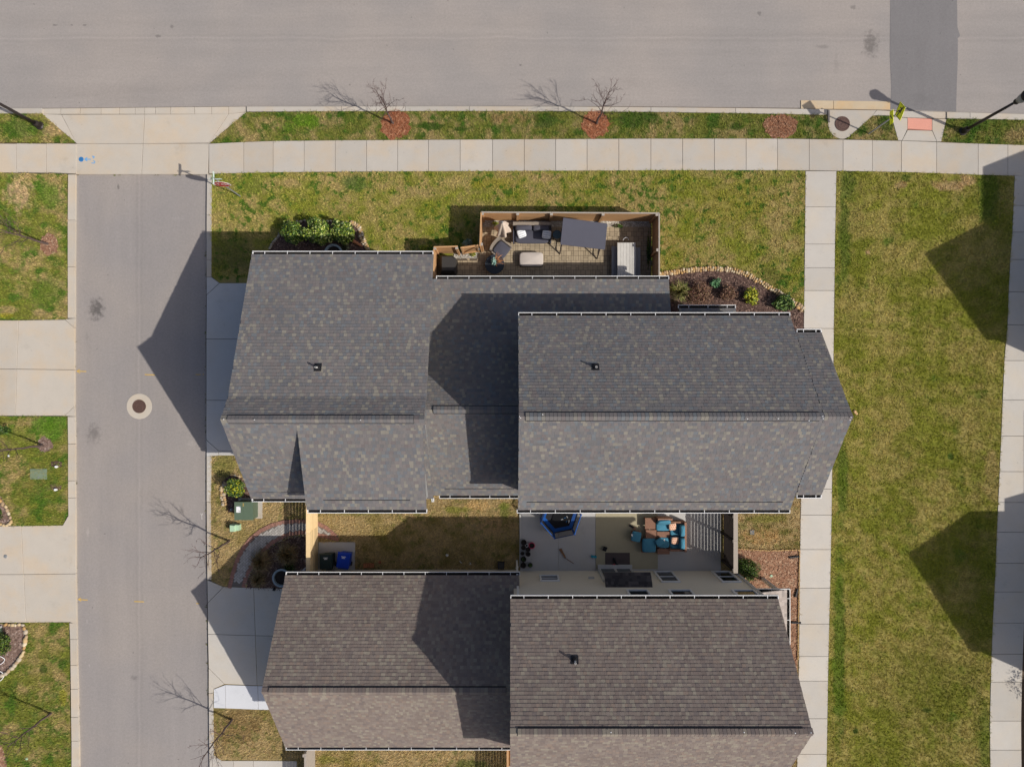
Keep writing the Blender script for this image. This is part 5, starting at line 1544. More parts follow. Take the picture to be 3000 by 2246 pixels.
# ------------------------------------------------------------------ fences
M_['cedar'] = mat_plain('cedar_board', C(192, 150, 106), .8, .16, 5, objvar=.10, stretch=(1.2, 1.2, 9), noise2=.1)
M_['newwood'] = mat_plain('new_pine', C(232, 202, 152), .75, .14, 5, objvar=.2, stretch=(1.2, 1.2, 9), noise2=.08)
M_['darkwood'] = mat_plain('dark_stained_board', C(56, 47, 41), .8, .15, 6, objvar=.1, stretch=(1.2, 1.2, 9))
M_['greycap'] = mat_plain('grey_cap_board', C(168, 158, 146), .8, .12, 8)
def fence(label, A, B, h, nb, gap, mat, inner, posts, cap=None, post_h=None, capw=.09, bt=.022, z0=.14, capmat=None, panels=None, post_s=.1):
    """horizontal-board fence from A to B; inner: unit vector to the side its posts stand on"""
    A, B = Vector(A), Vector(B); d = (B - A); L = d.length; d.normalize()
    n = Vector(inner)
    root = thing('fence', label, 'fence', A)
    rz = math.atan2(d.y, d.x)
    bh = (h - z0 - gap * (nb - 1)) / nb
    ps_l = sorted(posts)
    cuts = panels or ([0] + [q for q in ps_l if .05 < q < L - .05] + [L])
    for a, b in zip(cuts, cuts[1:]):
        me = MB().box((0, 0, 0), (b - a - .006, bt, bh)).mesh('board', M_[mat])
        for k in range(nb):
            c = A + d * ((a + b) / 2)
            link('board', me, root, Matrix.Translation((c.x, c.y, z0 + bh / 2 + k * (bh + gap))) @ Matrix.Rotation(rz, 4, 'Z'))
    for q in ps_l:
        c = A + d * min(max(q, post_s / 2), L - post_s / 2) + n * (post_s / 2 + bt / 2 + .002)
        hh = (post_h or h)
        po = MB().box((c.x, c.y, hh / 2), (post_s, post_s, hh), rz).build('post', M_[mat], root)
        MB().box((c.x, c.y, hh + .012), (post_s + .03, post_s + .03, .022), rz).build('post_cap', M_['greycap'], po)
    if cap:
        for a, b in zip(cuts, cuts[1:]):
            c = A + d * ((a + b) / 2)
            MB().box((c.x, c.y, h + .018), (b - a - .006, capw, .032), rz).build('cap_rail', M_[capmat or mat], root)
    return root
FH = 1.75
nw = P(1410, 622, FH); nee = P(1931, 625, FH); sw_ = P(1403, 722, FH); gse = P(1931, 830, FH)
g0 = P(1271, 724, FH); g1 = P(1341, 722, FH); g2 = P(1268, 815, FH)
nw = Vector((nw.x, nw.y, 0)); nee = Vector((nee.x, nee.y, 0)); sw_ = Vector((nw.x - .06, sw_.y, 0)); gse = Vector((nee.x, gse.y, 0))
g0 = Vector((g0.x, g0.y, 0)); g1 = Vector((g1.x, g1.y, 0)); g2 = Vector((g0.x, P(0, 815, FH).y, 0))
LN = (nee - nw).length
fence('long cedar fence behind the patio sofa and swing', nw, nee, FH, 12, .006, 'cedar', (0, -1, 0), [.05, LN * .205, LN * .395, LN * .685, LN - .1], cap=True, capw=.06, capmat='greycap')
fence('east cedar fence beside the picnic table', nee, gse, FH, 12, .012, 'cedar', (-1, 0, 0), [1.7], cap=True, capw=.06, capmat='greycap')
fence('short west cedar fence by the closed parasol', nw, sw_, FH, 12, .006, 'cedar', (1, 0, 0), [(sw_ - nw).length - .1], cap=True, capw=.06)
fence('short cedar fence panel behind the covered grill', g0, g1, FH, 12, .006, 'cedar', (0, -1, 0), [.0, (g1 - g0).length - .03], cap=True, capw=.06)
fence('cedar fence return at the garage wall beside the covered grill', g0 + Vector((0, -.1, 0)), g2, FH, 12, .006, 'cedar', (1, 0, 0), [], cap=True, capw=.06, panels=[0, (g2 - g0).length - .1])
# gate with diagonal brace
ga = Vector((g1.x + .12, g1.y - .03, 0)); gb = Vector((sw_.x - .08, sw_.y + .08, 0))
gt = thing('gate', 'cedar garden gate with diagonal brace beside the west fence', 'gate', ga)
dg = (gb - ga); Lg = dg.length; dg.normalize(); rg = math.atan2(dg.y, dg.x)
gm = MB().box((0, 0, 0), (Lg, .02, .13)).mesh('board', M_['cedar'])
for k in range(12):
    c = ga + dg * Lg / 2
    link('board', gm, gt, Matrix.Translation((c.x, c.y, .2 + k * .134)) @ Matrix.Rotation(rg, 4, 'Z'))
nn = Vector((dg.y, -dg.x, 0))
def gbar(a, za, b, zb, w=.09):
    pa = ga + dg * a + nn * .035; pb = ga + dg * b + nn * .035
    pa.z = za; pb.z = zb
    e = (pb - pa); L = e.length; e.normalize(); s = nn; t = e.cross(s)
    MB().box((pa + pb) / 2, (L, .045, w), M=Matrix((e, s, t)).transposed()).build('brace', M_['cedar'], gt)
gbar(0, .3, Lg, .3); gbar(0, 1.65, Lg, 1.65); gbar(.03, .35, Lg - .03, 1.6); gbar(.05, .12, .05, 1.78); gbar(Lg - .05, .12, Lg - .05, 1.78)
MB().box((gb.x, gb.y - .06, 1.1), (.06, .1, .12)).build('latch', M_['steel'], gt)
# new slatted fence between the yards
xw = P(933, 0, 0).x; a0 = Vector((xw, P(0, 1470, 1.7).y, 0)); a1 = Vector((xw, P(0, 1680, 0).y + .0, 0))
LW = (a1 - a0).length
wf = fence('new pale pine slatted fence between garage corner and wheeled bins', a0, a1, 1.72, 10, .045, 'newwood', (-1, 0, 0), [.1, LW * .38, LW * .72, LW - .15], cap=True, capw=.20, panels=[0, LW * .38, LW * .72, LW])
# dark slatted fence at the patio's east end
xe = P(2118, 0, 0).x
a0 = Vector((xe, P(0, 1470, 0).y, 0)); a1 = Vector((xe, P(0, 1690, 1.9).y + .2, 0)); LE = (a1 - a0).length
fence('dark brown slatted fence with grey cap at the east end of the patio', a0, a1, 1.95, 11, .045, 'darkwood', (-1, 0, 0), [.35, LE * .5, LE - .15], cap=True, capw=.2, capmat='greycap', panels=[0, LE * .5, LE])
# slatted fence at the bottom edge
a0 = Vector((P(925, 0, 0).x, P(0, 2205, 1.7).y, 0)); a1 = Vector((a0.x, a0.y - 3.2, 0))
fence('weathered slatted fence at the bottom edge below the brown roof', a0, a1, 1.72, 11, .03, 'greycap', (-1, 0, 0), [.1, 1.6], cap=True, capw=.1)
a0 = Vector((P(1488, 0, 0).x, P(0, 2170, 1.7).y, 0)); a1 = Vector((a0.x, a0.y - 3.2, 0))
fence('slatted fence below the brown roof at the bottom centre', a0, a1, 1.72, 11, .05, 'cedar', (1, 0, 0), [1.2], cap=True, capw=.1)

# ------------------------------------------------------------------ front patio furniture
M_['navy'] = mat_plain('charcoal_cushion', C(78, 78, 88), .9, .08, 10, bump=.2, bscale=90)
M_['rattan'] = mat_plain('grey_rattan', C(142, 132, 120), .8, .25, 30, bump=.6, bscale=60, bdist=.01)
M_['rattanb'] = mat_plain('brown_rattan', C(150, 112, 92), .8, .25, 30, bump=.6, bscale=60, bdist=.01)
M_['canopy'] = mat_plain('slate_canopy_fabric', C(88, 88, 98), .9, .05, 5, bump=.15, bscale=80)
M_['beige'] = mat_plain('beige_parasol_fabric', C(214, 196, 178), .9, .08, 8)
M_['cover'] = mat_plain('pale_table_cover', C(196, 186, 176), .9, .07, 5)
M_['grillcover'] = mat_plain('black_vinyl_cover', C(58, 56, 54), .6, .12, 7)
M_['weathered'] = mat_plain('weathered_plank', C(200, 196, 188), .9, .22, 7, objvar=.08, stretch=(7, .8, 1), noise2=.18, scale2=2.5)
M_['stripe'] = mat_plain('pillow_white', C(228, 230, 232), .9, .05, 8)
M_['stripeg'] = mat_plain('pillow_stripe_grey', C(142, 150, 156), .9, .05, 8)
M_['tabledark'] = mat_plain('navy_table_top', C(46, 52, 60), .5, .1, 6)
M_['tealtop'] = mat_plain('side_table_glass', C(70, 88, 94), .25, .08, 6)
M_['legs'] = mat_plain('bronze_tube', C(72, 62, 58), .6, .1, 8)
def at(x, y, z): return P(x, y, z)
x0, x1 = at(1503, 0, .5).x, at(1615, 0, .5).x
yb_, yf = at(0, 650, .8).y, at(0, 713, .45).y
sofa = thing('sofa', 'charcoal two-seat patio sofa with rattan back against the long cedar fence', 'sofa', ((x0 + x1) / 2, (yb_ + yf) / 2, ZL))
MB().box(((x0 + x1) / 2, (yb_ + yf) / 2 + .04, .24), (x1 - x0 - .04, yb_ - yf - .1, .2)).build('frame', M_['rattan'], sofa)
MB().box(((x0 + x1) / 2, yb_ - .08, .55), (x1 - x0, .16, .5)).build('backrest', M_['rattan'], sofa)
for xx in (x0 + .025, x1 - .025): MB().box((xx, (yb_ + yf) / 2 - .08, .42), (.05, yb_ - yf - .17, .3)).build('armrest', M_['navy'], sofa)
for xx in (x0 + .06, x1 - .06):
    for yy in (yb_ - .06, yf + .06): MB().box((xx, yy, .13), (.07, .07, .06)).build('leg', M_['legs'], sofa)
MB().pillow(((x0 + x1) / 2, yf + .36, .42), (x1 - x0 - .17, .74, .18), puff=.2).build('seat_cushion', M_['navy'], sofa, smooth=True)
for s in (-1, 1): MB().pillow(((x0 + x1) / 2 + s * (x1 - x0 - .17) / 4, yb_ - .27, .66), ((x1 - x0 - .2) / 2, .26, .42), puff=.3).build('back_cushion', M_['navy'], sofa, smooth=True)
def striped(x, y, z, rz, label, tilt=.5):
    c = at(x, y, z)
    o = thing('throw_pillow', label, 'pillow', c)
    Mx = Matrix.Rotation(rz, 3, 'Z') @ Matrix.Rotation(tilt, 3, 'X')
    MB().pillow(c, (.42, .42, .15), M=Mx, puff=.5).build('pillow_body', M_['stripe'], o, smooth=True)
    for k in (-1, 0, 1):
        MB().pillow(c + Mx @ Vector((0, k * .11, .012)), (.36, .025, .136), M=Mx, puff=.4).build('stripe', M_['stripeg'], o, smooth=True)
striped(1528, 684, .62, .35, 'white striped pillow at the sunny end of the charcoal sofa')
striped(1601, 687, .62, -.15, 'white striped pillow at the shaded end of the charcoal sofa')
# armchair
c = at(1468, 730, .4); ang = math.atan2(-(743 - 713), (1487 - 1449))
ac = thing('armchair', 'charcoal patio armchair with rounded rattan back, turned to the table', 'chair', (c.x, c.y, ZL))
R3 = Matrix.Rotation(ang, 3, 'Z')
def L2(x, y, z): return Vector((c.x, c.y, 0)) + R3 @ Vector((x, y, z))
MB().box(L2(0, 0, .26), (.72, .76, .14), M=R3).build('frame', M_['rattan'], ac)
MB().pillow(L2(.03, 0, .40), (.68, .68, .17), M=R3, puff=.2).build('seat_cushion', M_['navy'], ac, smooth=True)
arc_ = [L2(-.28 - .14 * math.cos(t), .4 * math.sin(t), 0) for t in [(-1 + 2 * i / 8) * 1.25 for i in range(9)]]
bb = MB()
for a, b in zip(arc_, arc_[1:]):
    e = (b - a); s = Vector((-e.y, e.x, 0)).normalized() * .05
    bb.hexa([a - s + Vector((0, 0, .3)), b - s + Vector((0, 0, .3)), b + s + Vector((0, 0, .3)), a + s + Vector((0, 0, .3))], [a - s + Vector((0, 0, .78)), b - s + Vector((0, 0, .78)), b + s + Vector((0, 0, .78)), a + s + Vector((0, 0, .78))])
bb.build('backrest', M_['rattan'], ac)
for s in (-1, 1):
    MB().box(L2(.05, s * .39, .5), (.62, .06, .05), M=R3).build('armrest', M_['rattan'], ac)
    for xx in (-.3, .32): MB().tube([L2(xx, s * .36, .1), L2(xx, s * .38, .5)], .022, 6).build('leg', M_['legs'], ac)
# closed parasol
c = at(1473, 684, 0)
um = thing('closed_parasol', 'closed beige parasol in the sunny patio corner', 'parasol', (c.x, c.y, ZL))
MB().tube([Vector((c.x, c.y, .1)), Vector((c.x, c.y, 2.5))], .022, 8).build('pole', M_['legs'], um)
MB().lathe((c.x, c.y, .1), [(.24, 0), (.24, .05), (.06, .09), (.04, .3)], 18).build('base', M_['legs'], um)
fb = MB(); n = 24; vs = []; fs = []
for j in range(9):
    t = j / 8; zz = 2.42 - 1.55 * t
    for i in range(n):
        a = 2 * math.pi * i / n
        rr = (.04 + .30 * t ** .8) * (1 + .32 * math.cos(6 * a + t) * min(1, t * 2))
        vs.append((c.x + rr * math.cos(a), c.y + rr * math.sin(a), zz + .06 * math.cos(6 * a) * t))
for j in range(8):
    for i in range(n): fs.append((j * n + i, (j + 1) * n + i, (j + 1) * n + (i + 1) % n, j * n + (i + 1) % n))
fb.add(vs, fs).build('folded_canopy', M_['beige'], um, smooth=True)
MB().lathe((c.x, c.y, 2.4), [(.05, 0), (.05, .06), (.02, .12)], 10).build('finial', M_['steel'], um)
# swing with canopy
cz = 1.95
q = [at(1651, 639, cz), at(1778, 656, cz + .02), at(1771, 730, cz - .12), at(1643, 715, cz - .14)]
swg = thing('porch_swing', 'patio swing under a slate grey fabric canopy', 'swing', ((q[0].x + q[2].x) / 2, (q[0].y + q[2].y) / 2, ZL))
cn = MB()
dn = Vector((0, 0, -.03)); dv = Vector((0, 0, -.12))
cn.hexa([p + dn for p in reversed(q)][::-1] if False else [q[3] + dn, q[2] + dn, q[1] + dn, q[0] + dn], [q[3], q[2], q[1], q[0]])
cn.build('canopy', M_['canopy'], swg)
for a, b in ((q[0], q[1]), (q[1], q[2]), (q[2], q[3]), (q[3], q[0])):
    MB().tube([a + Vector((0, 0, -.02)), b + Vector((0, 0, -.02))], .025, 6).build('canopy_rail', M_['canopy'], swg)
lft = (q[0] + q[3]) / 2; rgt = (q[1] + q[2]) / 2
ax = (rgt - lft).normalized(); ay = Vector((-ax.y, ax.x, 0))
for m0 in (lft + ax * .1, rgt - ax * .1):
    ft = Vector((m0.x, m0.y, 0)) - ay * .75; bk = Vector((m0.x, m0.y, 0)) + ay * .45; tp_ = Vector((m0.x, m0.y, 1.85))
    for e in (ft, bk): MB().tube([Vector((e.x, e.y, .1)), tp_], .03, 8).build('leg', M_['legs'], swg)
    MB().tube([ft.lerp(tp_, .18) + Vector((0, 0, .03)), bk.lerp(tp_, .18) + Vector((0, 0, .03))], .025, 6).build('brace', M_['legs'], swg)
    MB().tube([Vector((ft.x, ft.y, .12)), Vector((ft.x, ft.y, .12)) + ay * .3 - ax * .25], .025, 6).build('foot', M_['legs'], swg)
mc = (lft + rgt) / 2
Rs = Matrix((ax, ay, Vector((0, 0, 1)))).transposed()
MB().box(Vector((mc.x, mc.y, .5)) - ay * .02, (1.6, .5, .1), M=Rs).build('seat', M_['navy'], swg)
MB().box(Vector((mc.x, mc.y, .78)) + ay * .27, (1.6, .1, .5), M=Rs).build('backrest', M_['navy'], swg)
# round side table
c = at(1632, 687, .55)
sdt = thing('side_table', 'round rattan side table between sofa and swing', 'table', (c.x, c.y, ZL))
MB().lathe((c.x, c.y, .1), [(.17, 0), (.2, .2), (.19, .42)], 18).build('barrel_base', M_['rattan'], sdt)
MB().lathe((c.x, c.y, .52), [(.21, 0), (.215, .03), (.2, .04)], 22).build('top', M_['tealtop'], sdt)
# covered fire table
x0, x1 = at(1521, 0, .5).x, at(1592, 0, .5).x; y1, y0 = at(0, 738, .5).y, at(0, 780, .5).y
ot = thing('covered_table', 'low fire table under a pale fitted cover on the block paving', 'table', ((x0 + x1) / 2, (y0 + y1) / 2, ZL))
MB().pillow(((x0 + x1) / 2, (y0 + y1) / 2, .40), (x1 - x0, y1 - y0, .26), puff=.12).build('cover', M_['cover'], ot, smooth=True)
MB().box(((x0 + x1) / 2, (y0 + y1) / 2, .2), (x1 - x0 - .06, y1 - y0 - .06, .2)).build('base', M_['tabledark'], ot)
# picnic table and benches
x0, x1 = at(1809, 0, .76).x, at(1862, 0, .76).x; y1 = at(0, 711, .76).y; y0 = y1 - 1.9
tbl = thing('outdoor_table', 'weathered plank dining table in the east corner of the patio', 'table', ((x0 + x1) / 2, (y0 + y1) / 2, ZL))
pw = (x1 - x0) / 6
pm = MB().box((0, 0, 0), (pw - .006, y1 - y0, .035)).mesh('plank', M_['weathered'])
for i in range(6): link('plank', pm, tbl, Matrix.Translation((x0 + pw * (i + .5), (y0 + y1) / 2, .745 + (i % 2) * .002)))
MB().box(((x0 + x1) / 2, (y0 + y1) / 2, .68), (x1 - x0 - .12, y1 - y0 - .12, .08)).build('apron', M_['weathered'], tbl)
for xx in (x0 + .09, x1 - .09):
    for yy in (y0 + .1, y1 - .1): MB().box((xx, yy, .39), (.08, .08, .6)).build('leg', M_['weathered'], tbl)
M_['benchgrey'] = mat_plain('grey_bench_board', C(150, 150, 150), .85, .15, 8, stretch=(7, .8, 1))
for i, xx in enumerate((at(1800, 0, .45).x, at(1868, 0, .45).x)):
    bn = thing('bench', ('west' if i == 0 else 'east') + ' grey bench beside the weathered plank table', 'bench', (xx, y1 - 1, ZL))
    yt = at(0, 721 + 4 * i, .45).y
    for k in (-1, 1): MB().box((xx + k * .068, yt - .75, .44), (.13, 1.5, .035)).build('seat_board', M_['benchgrey'], bn)
    for yy in (yt - .15, yt - 1.35): MB().box((xx, yy, .26), (.22, .05, .33)).build('leg', M_['benchgrey'], bn)
c = at(1834, 706, .35)
hp_ = MB().tube([Vector((c.x + .13 * math.cos(a), c.y + .05, .3 + .13 * math.sin(a))) + Vector((0, .1 * math.sin(a), 0)) for a in [math.pi * k / 10 for k in range(11)]], .014, 6).build('metal_hoop', M_['signwht'], None, smooth=True)
tag(hp_, 'pale metal hoop handle at the head of the weathered plank table', 'hoop')
# dark round table with plant
c = at(1449, 774, .5)
rt = thing('round_table', 'dark round patio table partly under the eave', 'table', (c.x, c.y, ZL))
MB().lathe((c.x, c.y, .5), [(.46, 0), (.47, .02), (.46, .035)], 30).build('top', M_['tabledark'], rt)
MB().lathe((c.x, c.y, .1), [(.22, 0), (.2, .03), (.05, .06), (.05, .4)], 16).build('pedestal', M_['tabledark'], rt)
pt_ = thing('potted_plant', 'pot with blue-green leaves and orange stems on the dark round table', 'plant', (c.x, c.y + .06, .535))
MB().lathe((c.x, c.y + .06, .535), [(.09, 0), (.13, .16), (.11, .16), (.1, .12)], 16).build('pot', M_['tabledark'], pt_)
leaf_cloud('leaves', pt_, [((c.x - .03, c.y + .1, .85), (.13, .2, .14))], 110, .05, [C(150, 186, 172), C(122, 166, 154), C(176, 200, 186)], 9)
og = MB(); r5 = random.Random(2)
for i in range(26):
    a = r5.uniform(-1.2, 1.4); L = r5.uniform(.25, .5)
    og.tube([Vector((c.x, c.y + .06, .68)), Vector((c.x + math.cos(a) * L * .5, c.y + .06 + math.sin(a) * L * .5, .95)), Vector((c.x + math.cos(a) * L, c.y + .06 + math.sin(a) * L, .95))], [.008, .006, .003], 3, C(190, 120, 50))
og.build('stems', M_['leaf'], pt_)
# covered grill
x0, x1 = at(1288, 0, 1.05).x, at(1336, 0, 1.05).x; y1 = at(0, 746, 1.05).y; y0 = y1 - .85
gc = thing('covered_grill', 'barbecue grill under a black vinyl cover in the fence corner', 'grill', ((x0 + x1) / 2, (y0 + y1) / 2, ZL))
ol = [(x0, y0), (x1 - .05, y0), (x1, y0 + .2), (x1, y1 - .15), (x1 - .18, y1), (x0, y1)]
MB().prism(ol, .14, .92, top_scale=.96).build('cover_skirt', M_['grillcover'], gc)
MB().prism([((x0 + x1) / 2 + (u - (x0 + x1) / 2) * .96, (y0 + y1) / 2 + (v - (y0 + y1) / 2) * .96) for u, v in ol], .92, 1.08, top_scale=.8).build('cover_top', M_['grillcover'], gc)
for k in (0, 1): MB().lathe((x0 + .15 + k * .4, y0 + .1, .1), [(.05, 0), (.05, .04)], 10).build('wheel', M_['black'], gc)
# fence-foot plants inside the patio
shrub(1452, 656, 15, 9, .3, 160, .04, [C(170, 180, 40), C(120, 140, 40)], 41, 'small yellow-green plant at the foot of the long fence', lumps=3)
shrub(1385, 744, 13, 8, .3, 140, .035, [C(150, 150, 40), C(120, 130, 60)], 42, 'small yellow plant in gravel inside the garden gate', lumps=3)
shrub(1812, 662, 20, 7, .35, 160, .04, GRN, 43, 'low green plant in the shaded fence corner', lumps=3)
shrub(1900, 735, 6, 60, .45, 700, .035, GRN + DKG, 44, 'narrow green planting along the east cedar fence', lumps=9)

# ------------------------------------------------------------------ back patio
M_['rug'] = mat_plain('olive_rug', C(172, 163, 136), .95, .08, 5, bump=.2, bscale=80, noise2=.05)
q0, q1 = at(1745, 1470, ZS), at(1927, 1666, ZS)
o = MB().prism([(q0.x, q1.y), (q1.x, q1.y), (q1.x, q0.y), (q0.x, q0.y)], ZS + .004, ZS + .016).build('rug', M_['rug']); tag(o, 'large olive outdoor rug under the blue cushioned furniture', 'rug')
q0, q1 = at(1773, 1618, ZS), at(1845, 1666, ZS)
M_['mat'] = mat_plain('charcoal_doormat', C(88, 78, 76), .95, .2, 20, bump=.4, bscale=60)
o = MB().prism([(q0.x, q1.y), (q1.x, q1.y), (q1.x, q0.y), (q0.x, q0.y)], ZS + .018, ZS + .03).build('doormat', M_['mat']); tag(o, 'square charcoal doormat in front of the canopy door', 'doormat')
M_['blue'] = mat_plain('teal_blue_cushion', C(74, 136, 160), .9, .07, 8, bump=.2, bscale=60)
M_['coral'] = mat_plain('coral_pillow', C(232, 190, 164), .9, .08, 12)
M_['dots'] = mat_plain('orange_motif', C(206, 120, 66), .9, .08, 12)
zr = ZS + .018
def bxpx(mb, xa, ya, xb, yb, z0, z1):
    a = at(xa, ya, z1); b = at(xb, yb, z1)
    mb.box(((a.x + b.x) / 2, (a.y + b.y) / 2, (z0 + z1) / 2), (abs(b.x - a.x), abs(b.y - a.y), z1 - z0)); return mb
def cush(xa, ya, xb, yb, z0, z1, parent, mat='blue', name='seat_cushion', rz=0.0):
    a = at(xa, ya, z1); b = at(xb, yb, z1)
    return MB().pillow(((a.x + b.x) / 2, (a.y + b.y) / 2, (z0 + z1) / 2), (abs(b.x - a.x), abs(b.y - a.y), z1 - z0), rz=rz, puff=.25).build(name, M_[mat], parent, smooth=True)
def rattan_table(xa, ya, xb, yb, h, label):
    a = at((xa + xb) / 2, (ya + yb) / 2, 0)
    o = thing('rattan_table', label, 'table', (a.x, a.y, zr))
    bxpx(MB(), xa, ya, xb, yb, h - .05, h).build('top', M_['rattanb'], o)
    A = at(xa, ya, h); B = at(xb, yb, h)
    for xx in (A.x + .04, B.x - .04):
        for yy in (A.y - .04, B.y + .04): MB().box((xx, yy, (h + zr) / 2 - .03), (.06, .06, h - zr - .06)).build('leg', M_['rattanb'], o)
    w = MB()
    n = 9
    for i in range(n): w.box((A.x + (B.x - A.x) * (i + .5) / n, (A.y + B.y) / 2, h + .004), (abs(B.x - A.x) / n * .55, abs(A.y - B.y) - .05, .008))
    w.build('weave', M_['rattanb'], o)
    return o
rattan_table(1890, 1517, 1920, 1549, .5, 'rattan side table nearest the gutter at the blue furniture')
rattan_table(1892, 1552, 1923, 1576, .48, 'shaded rattan side table in the middle of the blue furniture')
rattan_table(1925, 1557, 1961, 1573, .44, 'low rattan coffee table between the blue cushions')
rattan_table(1926, 1607, 1962, 1623, .46, 'dark rattan table at the lower side of the blue furniture')
def armch(label, xa, ya, xb, yb, back, zseat=.46, name='patio_chair'):
    a = at((xa + xb) / 2, (ya + yb) / 2, 0)
    o = thing(name, label, 'chair', (a.x, a.y, zr))
    A = at(xa, ya, zseat); B = at(xb, yb, zseat)
    MB().box(((A.x + B.x) / 2, (A.y + B.y) / 2, .24), (B.x - A.x, A.y - B.y, .2)).build('frame', M_['rattanb'], o)
    for xx in (A.x + .05, B.x - .05):
        for yy in (A.y - .05, B.y + .05): MB().box((xx, yy, .165), (.05, .05, .05)).build('leg', M_['rattanb'], o)
    return o, A, B
o, A, B = armch('blue cushioned rattan armchair at the top of the seating group', 1921, 1515, 1963, 1556, 'n')
MB().box(((A.x + B.x) / 2 + .05, A.y - .04, .55), (B.x - A.x, .09, .5)).build('backrest', M_['rattanb'], o)
cush(1922, 1528, 1962, 1555, .34, .5, o)
Mb = Matrix.Rotation(-.5, 3, 'X'); MB().pillow(((A.x + B.x) / 2, A.y - .2, .66), (B.x - A.x - .05, .16, .42), M=Mb, puff=.3).build('back_cushion', M_['blue'], o, smooth=True)
sec = thing('rattan_sofa', 'rattan two-seat sofa with blue cushions facing left', 'sofa', at(1985, 1572, zr))
X0, X1 = at(1962, 0, .5).x, at(2011, 0, .7).x; Y1, Y0 = at(0, 1529, .7).y, at(0, 1616, .7).y
MB().box(((X0 + X1) / 2, (Y0 + Y1) / 2, .25), (X1 - X0, Y1 - Y0, .2)).build('frame', M_['rattanb'], sec)
MB().box((X1 - .05, (Y0 + Y1) / 2, .5), (.1, Y1 - Y0, .52)).build('backrest', M_['rattanb'], sec)
for yy in (Y1 - .045, Y0 + .045): MB().box(((X0 + X1) / 2 - .05, yy, .42), (X1 - X0 - .12, .09, .36)).build('armrest', M_['rattanb'], sec)
for yy in (Y1 - .06, Y0 + .06):
    for xx in (X0 + .05, X1 - .05): MB().box((xx, yy, .165), (.05, .05, .05)).build('leg', M_['rattanb'], sec)
ym = (Y0 + Y1) / 2
for ya_, yb2 in ((ym + .01, Y1 - .1), (Y0 + .1, ym - .01)):
    MB().pillow(((X0 + X1) / 2 - .06, (ya_ + yb2) / 2, .42), (X1 - X0 - .16, yb2 - ya_, .16), puff=.2).build('seat_cushion', M_['blue'], sec, smooth=True)
    MB().pillow((X1 - .2, (ya_ + yb2) / 2, .66), (.24, yb2 - ya_ - .03, .4), puff=.35).build('back_cushion', M_['blue'], sec, smooth=True)
def motif_pillow(x, y, z, rz, label):
    c = at(x, y, z); o = thing('throw_pillow', label, 'pillow', c)
    Mx = Matrix.Rotation(rz, 3, 'Z') @ Matrix.Rotation(.25, 3, 'X')
    MB().pillow(c, (.36, .36, .13), M=Mx, puff=.5).build('pillow_body', M_['coral'], o, smooth=True)
    for i in range(3):
        for j in range(3):
            d = c + Mx @ Vector(((i - 1) * .1 + (j % 2) * .03, (j - 1) * .1, .05))
            MB().lathe(d, [(.022, 0), (.02, .02)], 8).build('motif', M_['dots'], o)
motif_pillow(1970, 1542, .6, .1, 'coral motif pillow at the gutter end of the rattan sofa')
motif_pillow(1977, 1583, .6, 0, 'coral motif pillow at the lower end of the rattan sofa')
o, A, B = armch('blue rattan ottoman seat strewn with a loose cushion and paper', 1930, 1575, 1962, 1606, '')
cush(1930, 1574, 1962, 1605, .34, .5, o)
lc = thing('loose_cushion', 'loose blue cushion leaning across the middle ottoman', 'cushion', at(1933, 1586, .6)); 
MB().pillow(at(1933, 1587, .6), (.42, .36, .14), M=Matrix.Rotation(.5, 3, 'Z') @ Matrix.Rotation(.2, 3, 'Y'), puff=.35).build('cushion_body', M_['blue'], lc, smooth=True)
pc_ = at(1945, 1582, .52); o2 = MB().box(pc_, (.11, .09, .006), rz=.2).build('paper', M_['signwht']); tag(o2, 'small white paper lying on the middle blue ottoman', 'paper')
o, A, B = armch('large square blue ottoman at the lower left of the seating group', 1882, 1578, 1923, 1620, '')
cush(1882, 1577, 1923, 1619, .34, .56, o)
o, A, B = armch('single tilted blue cushioned chair apart from the seating group', 1852, 1557, 1879, 1588, '')
MB().pillow(at(1864, 1571, .5), (.46, .5, .14), rz=-.2, puff=.25).build('seat_cushion', M_['blue'], o, smooth=True)
pc_ = at(1852, 1567, .55); MB().box((pc_.x, pc_.y, .56), (.06, .12, .01), rz=.3).build('care_tag', M_['signwht'], o)
# hexagonal trampoline
M_['tblue'] = mat_plain('trampoline_blue', C(16, 86, 168), .5, .1, 6)
M_['tmat'] = mat_plain('trampoline_mat', C(26, 26, 30), .7, .15, 10)
M_['dblue'] = mat_plain('trampoline_navy', C(28, 52, 92), .6, .1, 6)
def net_mat():
    m, nt, bs = nodes_of('enclosure_net'); k = NT(nt)
    bs.inputs["Base Color"].default_value = C(30, 30, 36); bs.inputs["Roughness"].default_value = .9; bs.inputs["Alpha"].default_value = .55
    return m
M_['net'] = net_mat()
c = Vector((at(1640, 1509, 0.6).x, at(1640, 1509, .6).y, 0))
tr = thing('trampoline', 'blue hexagonal toddler trampoline half under the gutter', 'trampoline', (c.x, c.y, ZS))
a0 = .2
def hx(r, z): return [Vector((c.x + r * math.cos(a0 + i * math.pi / 3), c.y + r * math.sin(a0 + i * math.pi / 3), z)) for i in range(6)]
MB().prism([(p.x, p.y) for p in hx(.74, 0)], .44, .46).build('jumping_mat', M_['tmat'], tr)
A1, A2 = hx(.70, .48), hx(.92, .46)
for i in range(6):
    j = (i + 1) % 6
    q_ = [A1[i], A1[j], A2[j], A2[i]]
    if (q_[1] - q_[0]).cross(q_[2] - q_[1]).z < 0: q_.reverse()
    MB().hexa([p - Vector((0, 0, .03)) for p in q_], q_).build('edge_pad', M_['tblue'], tr)
B1, B2 = hx(.92, .44), hx(.95, 1.55)
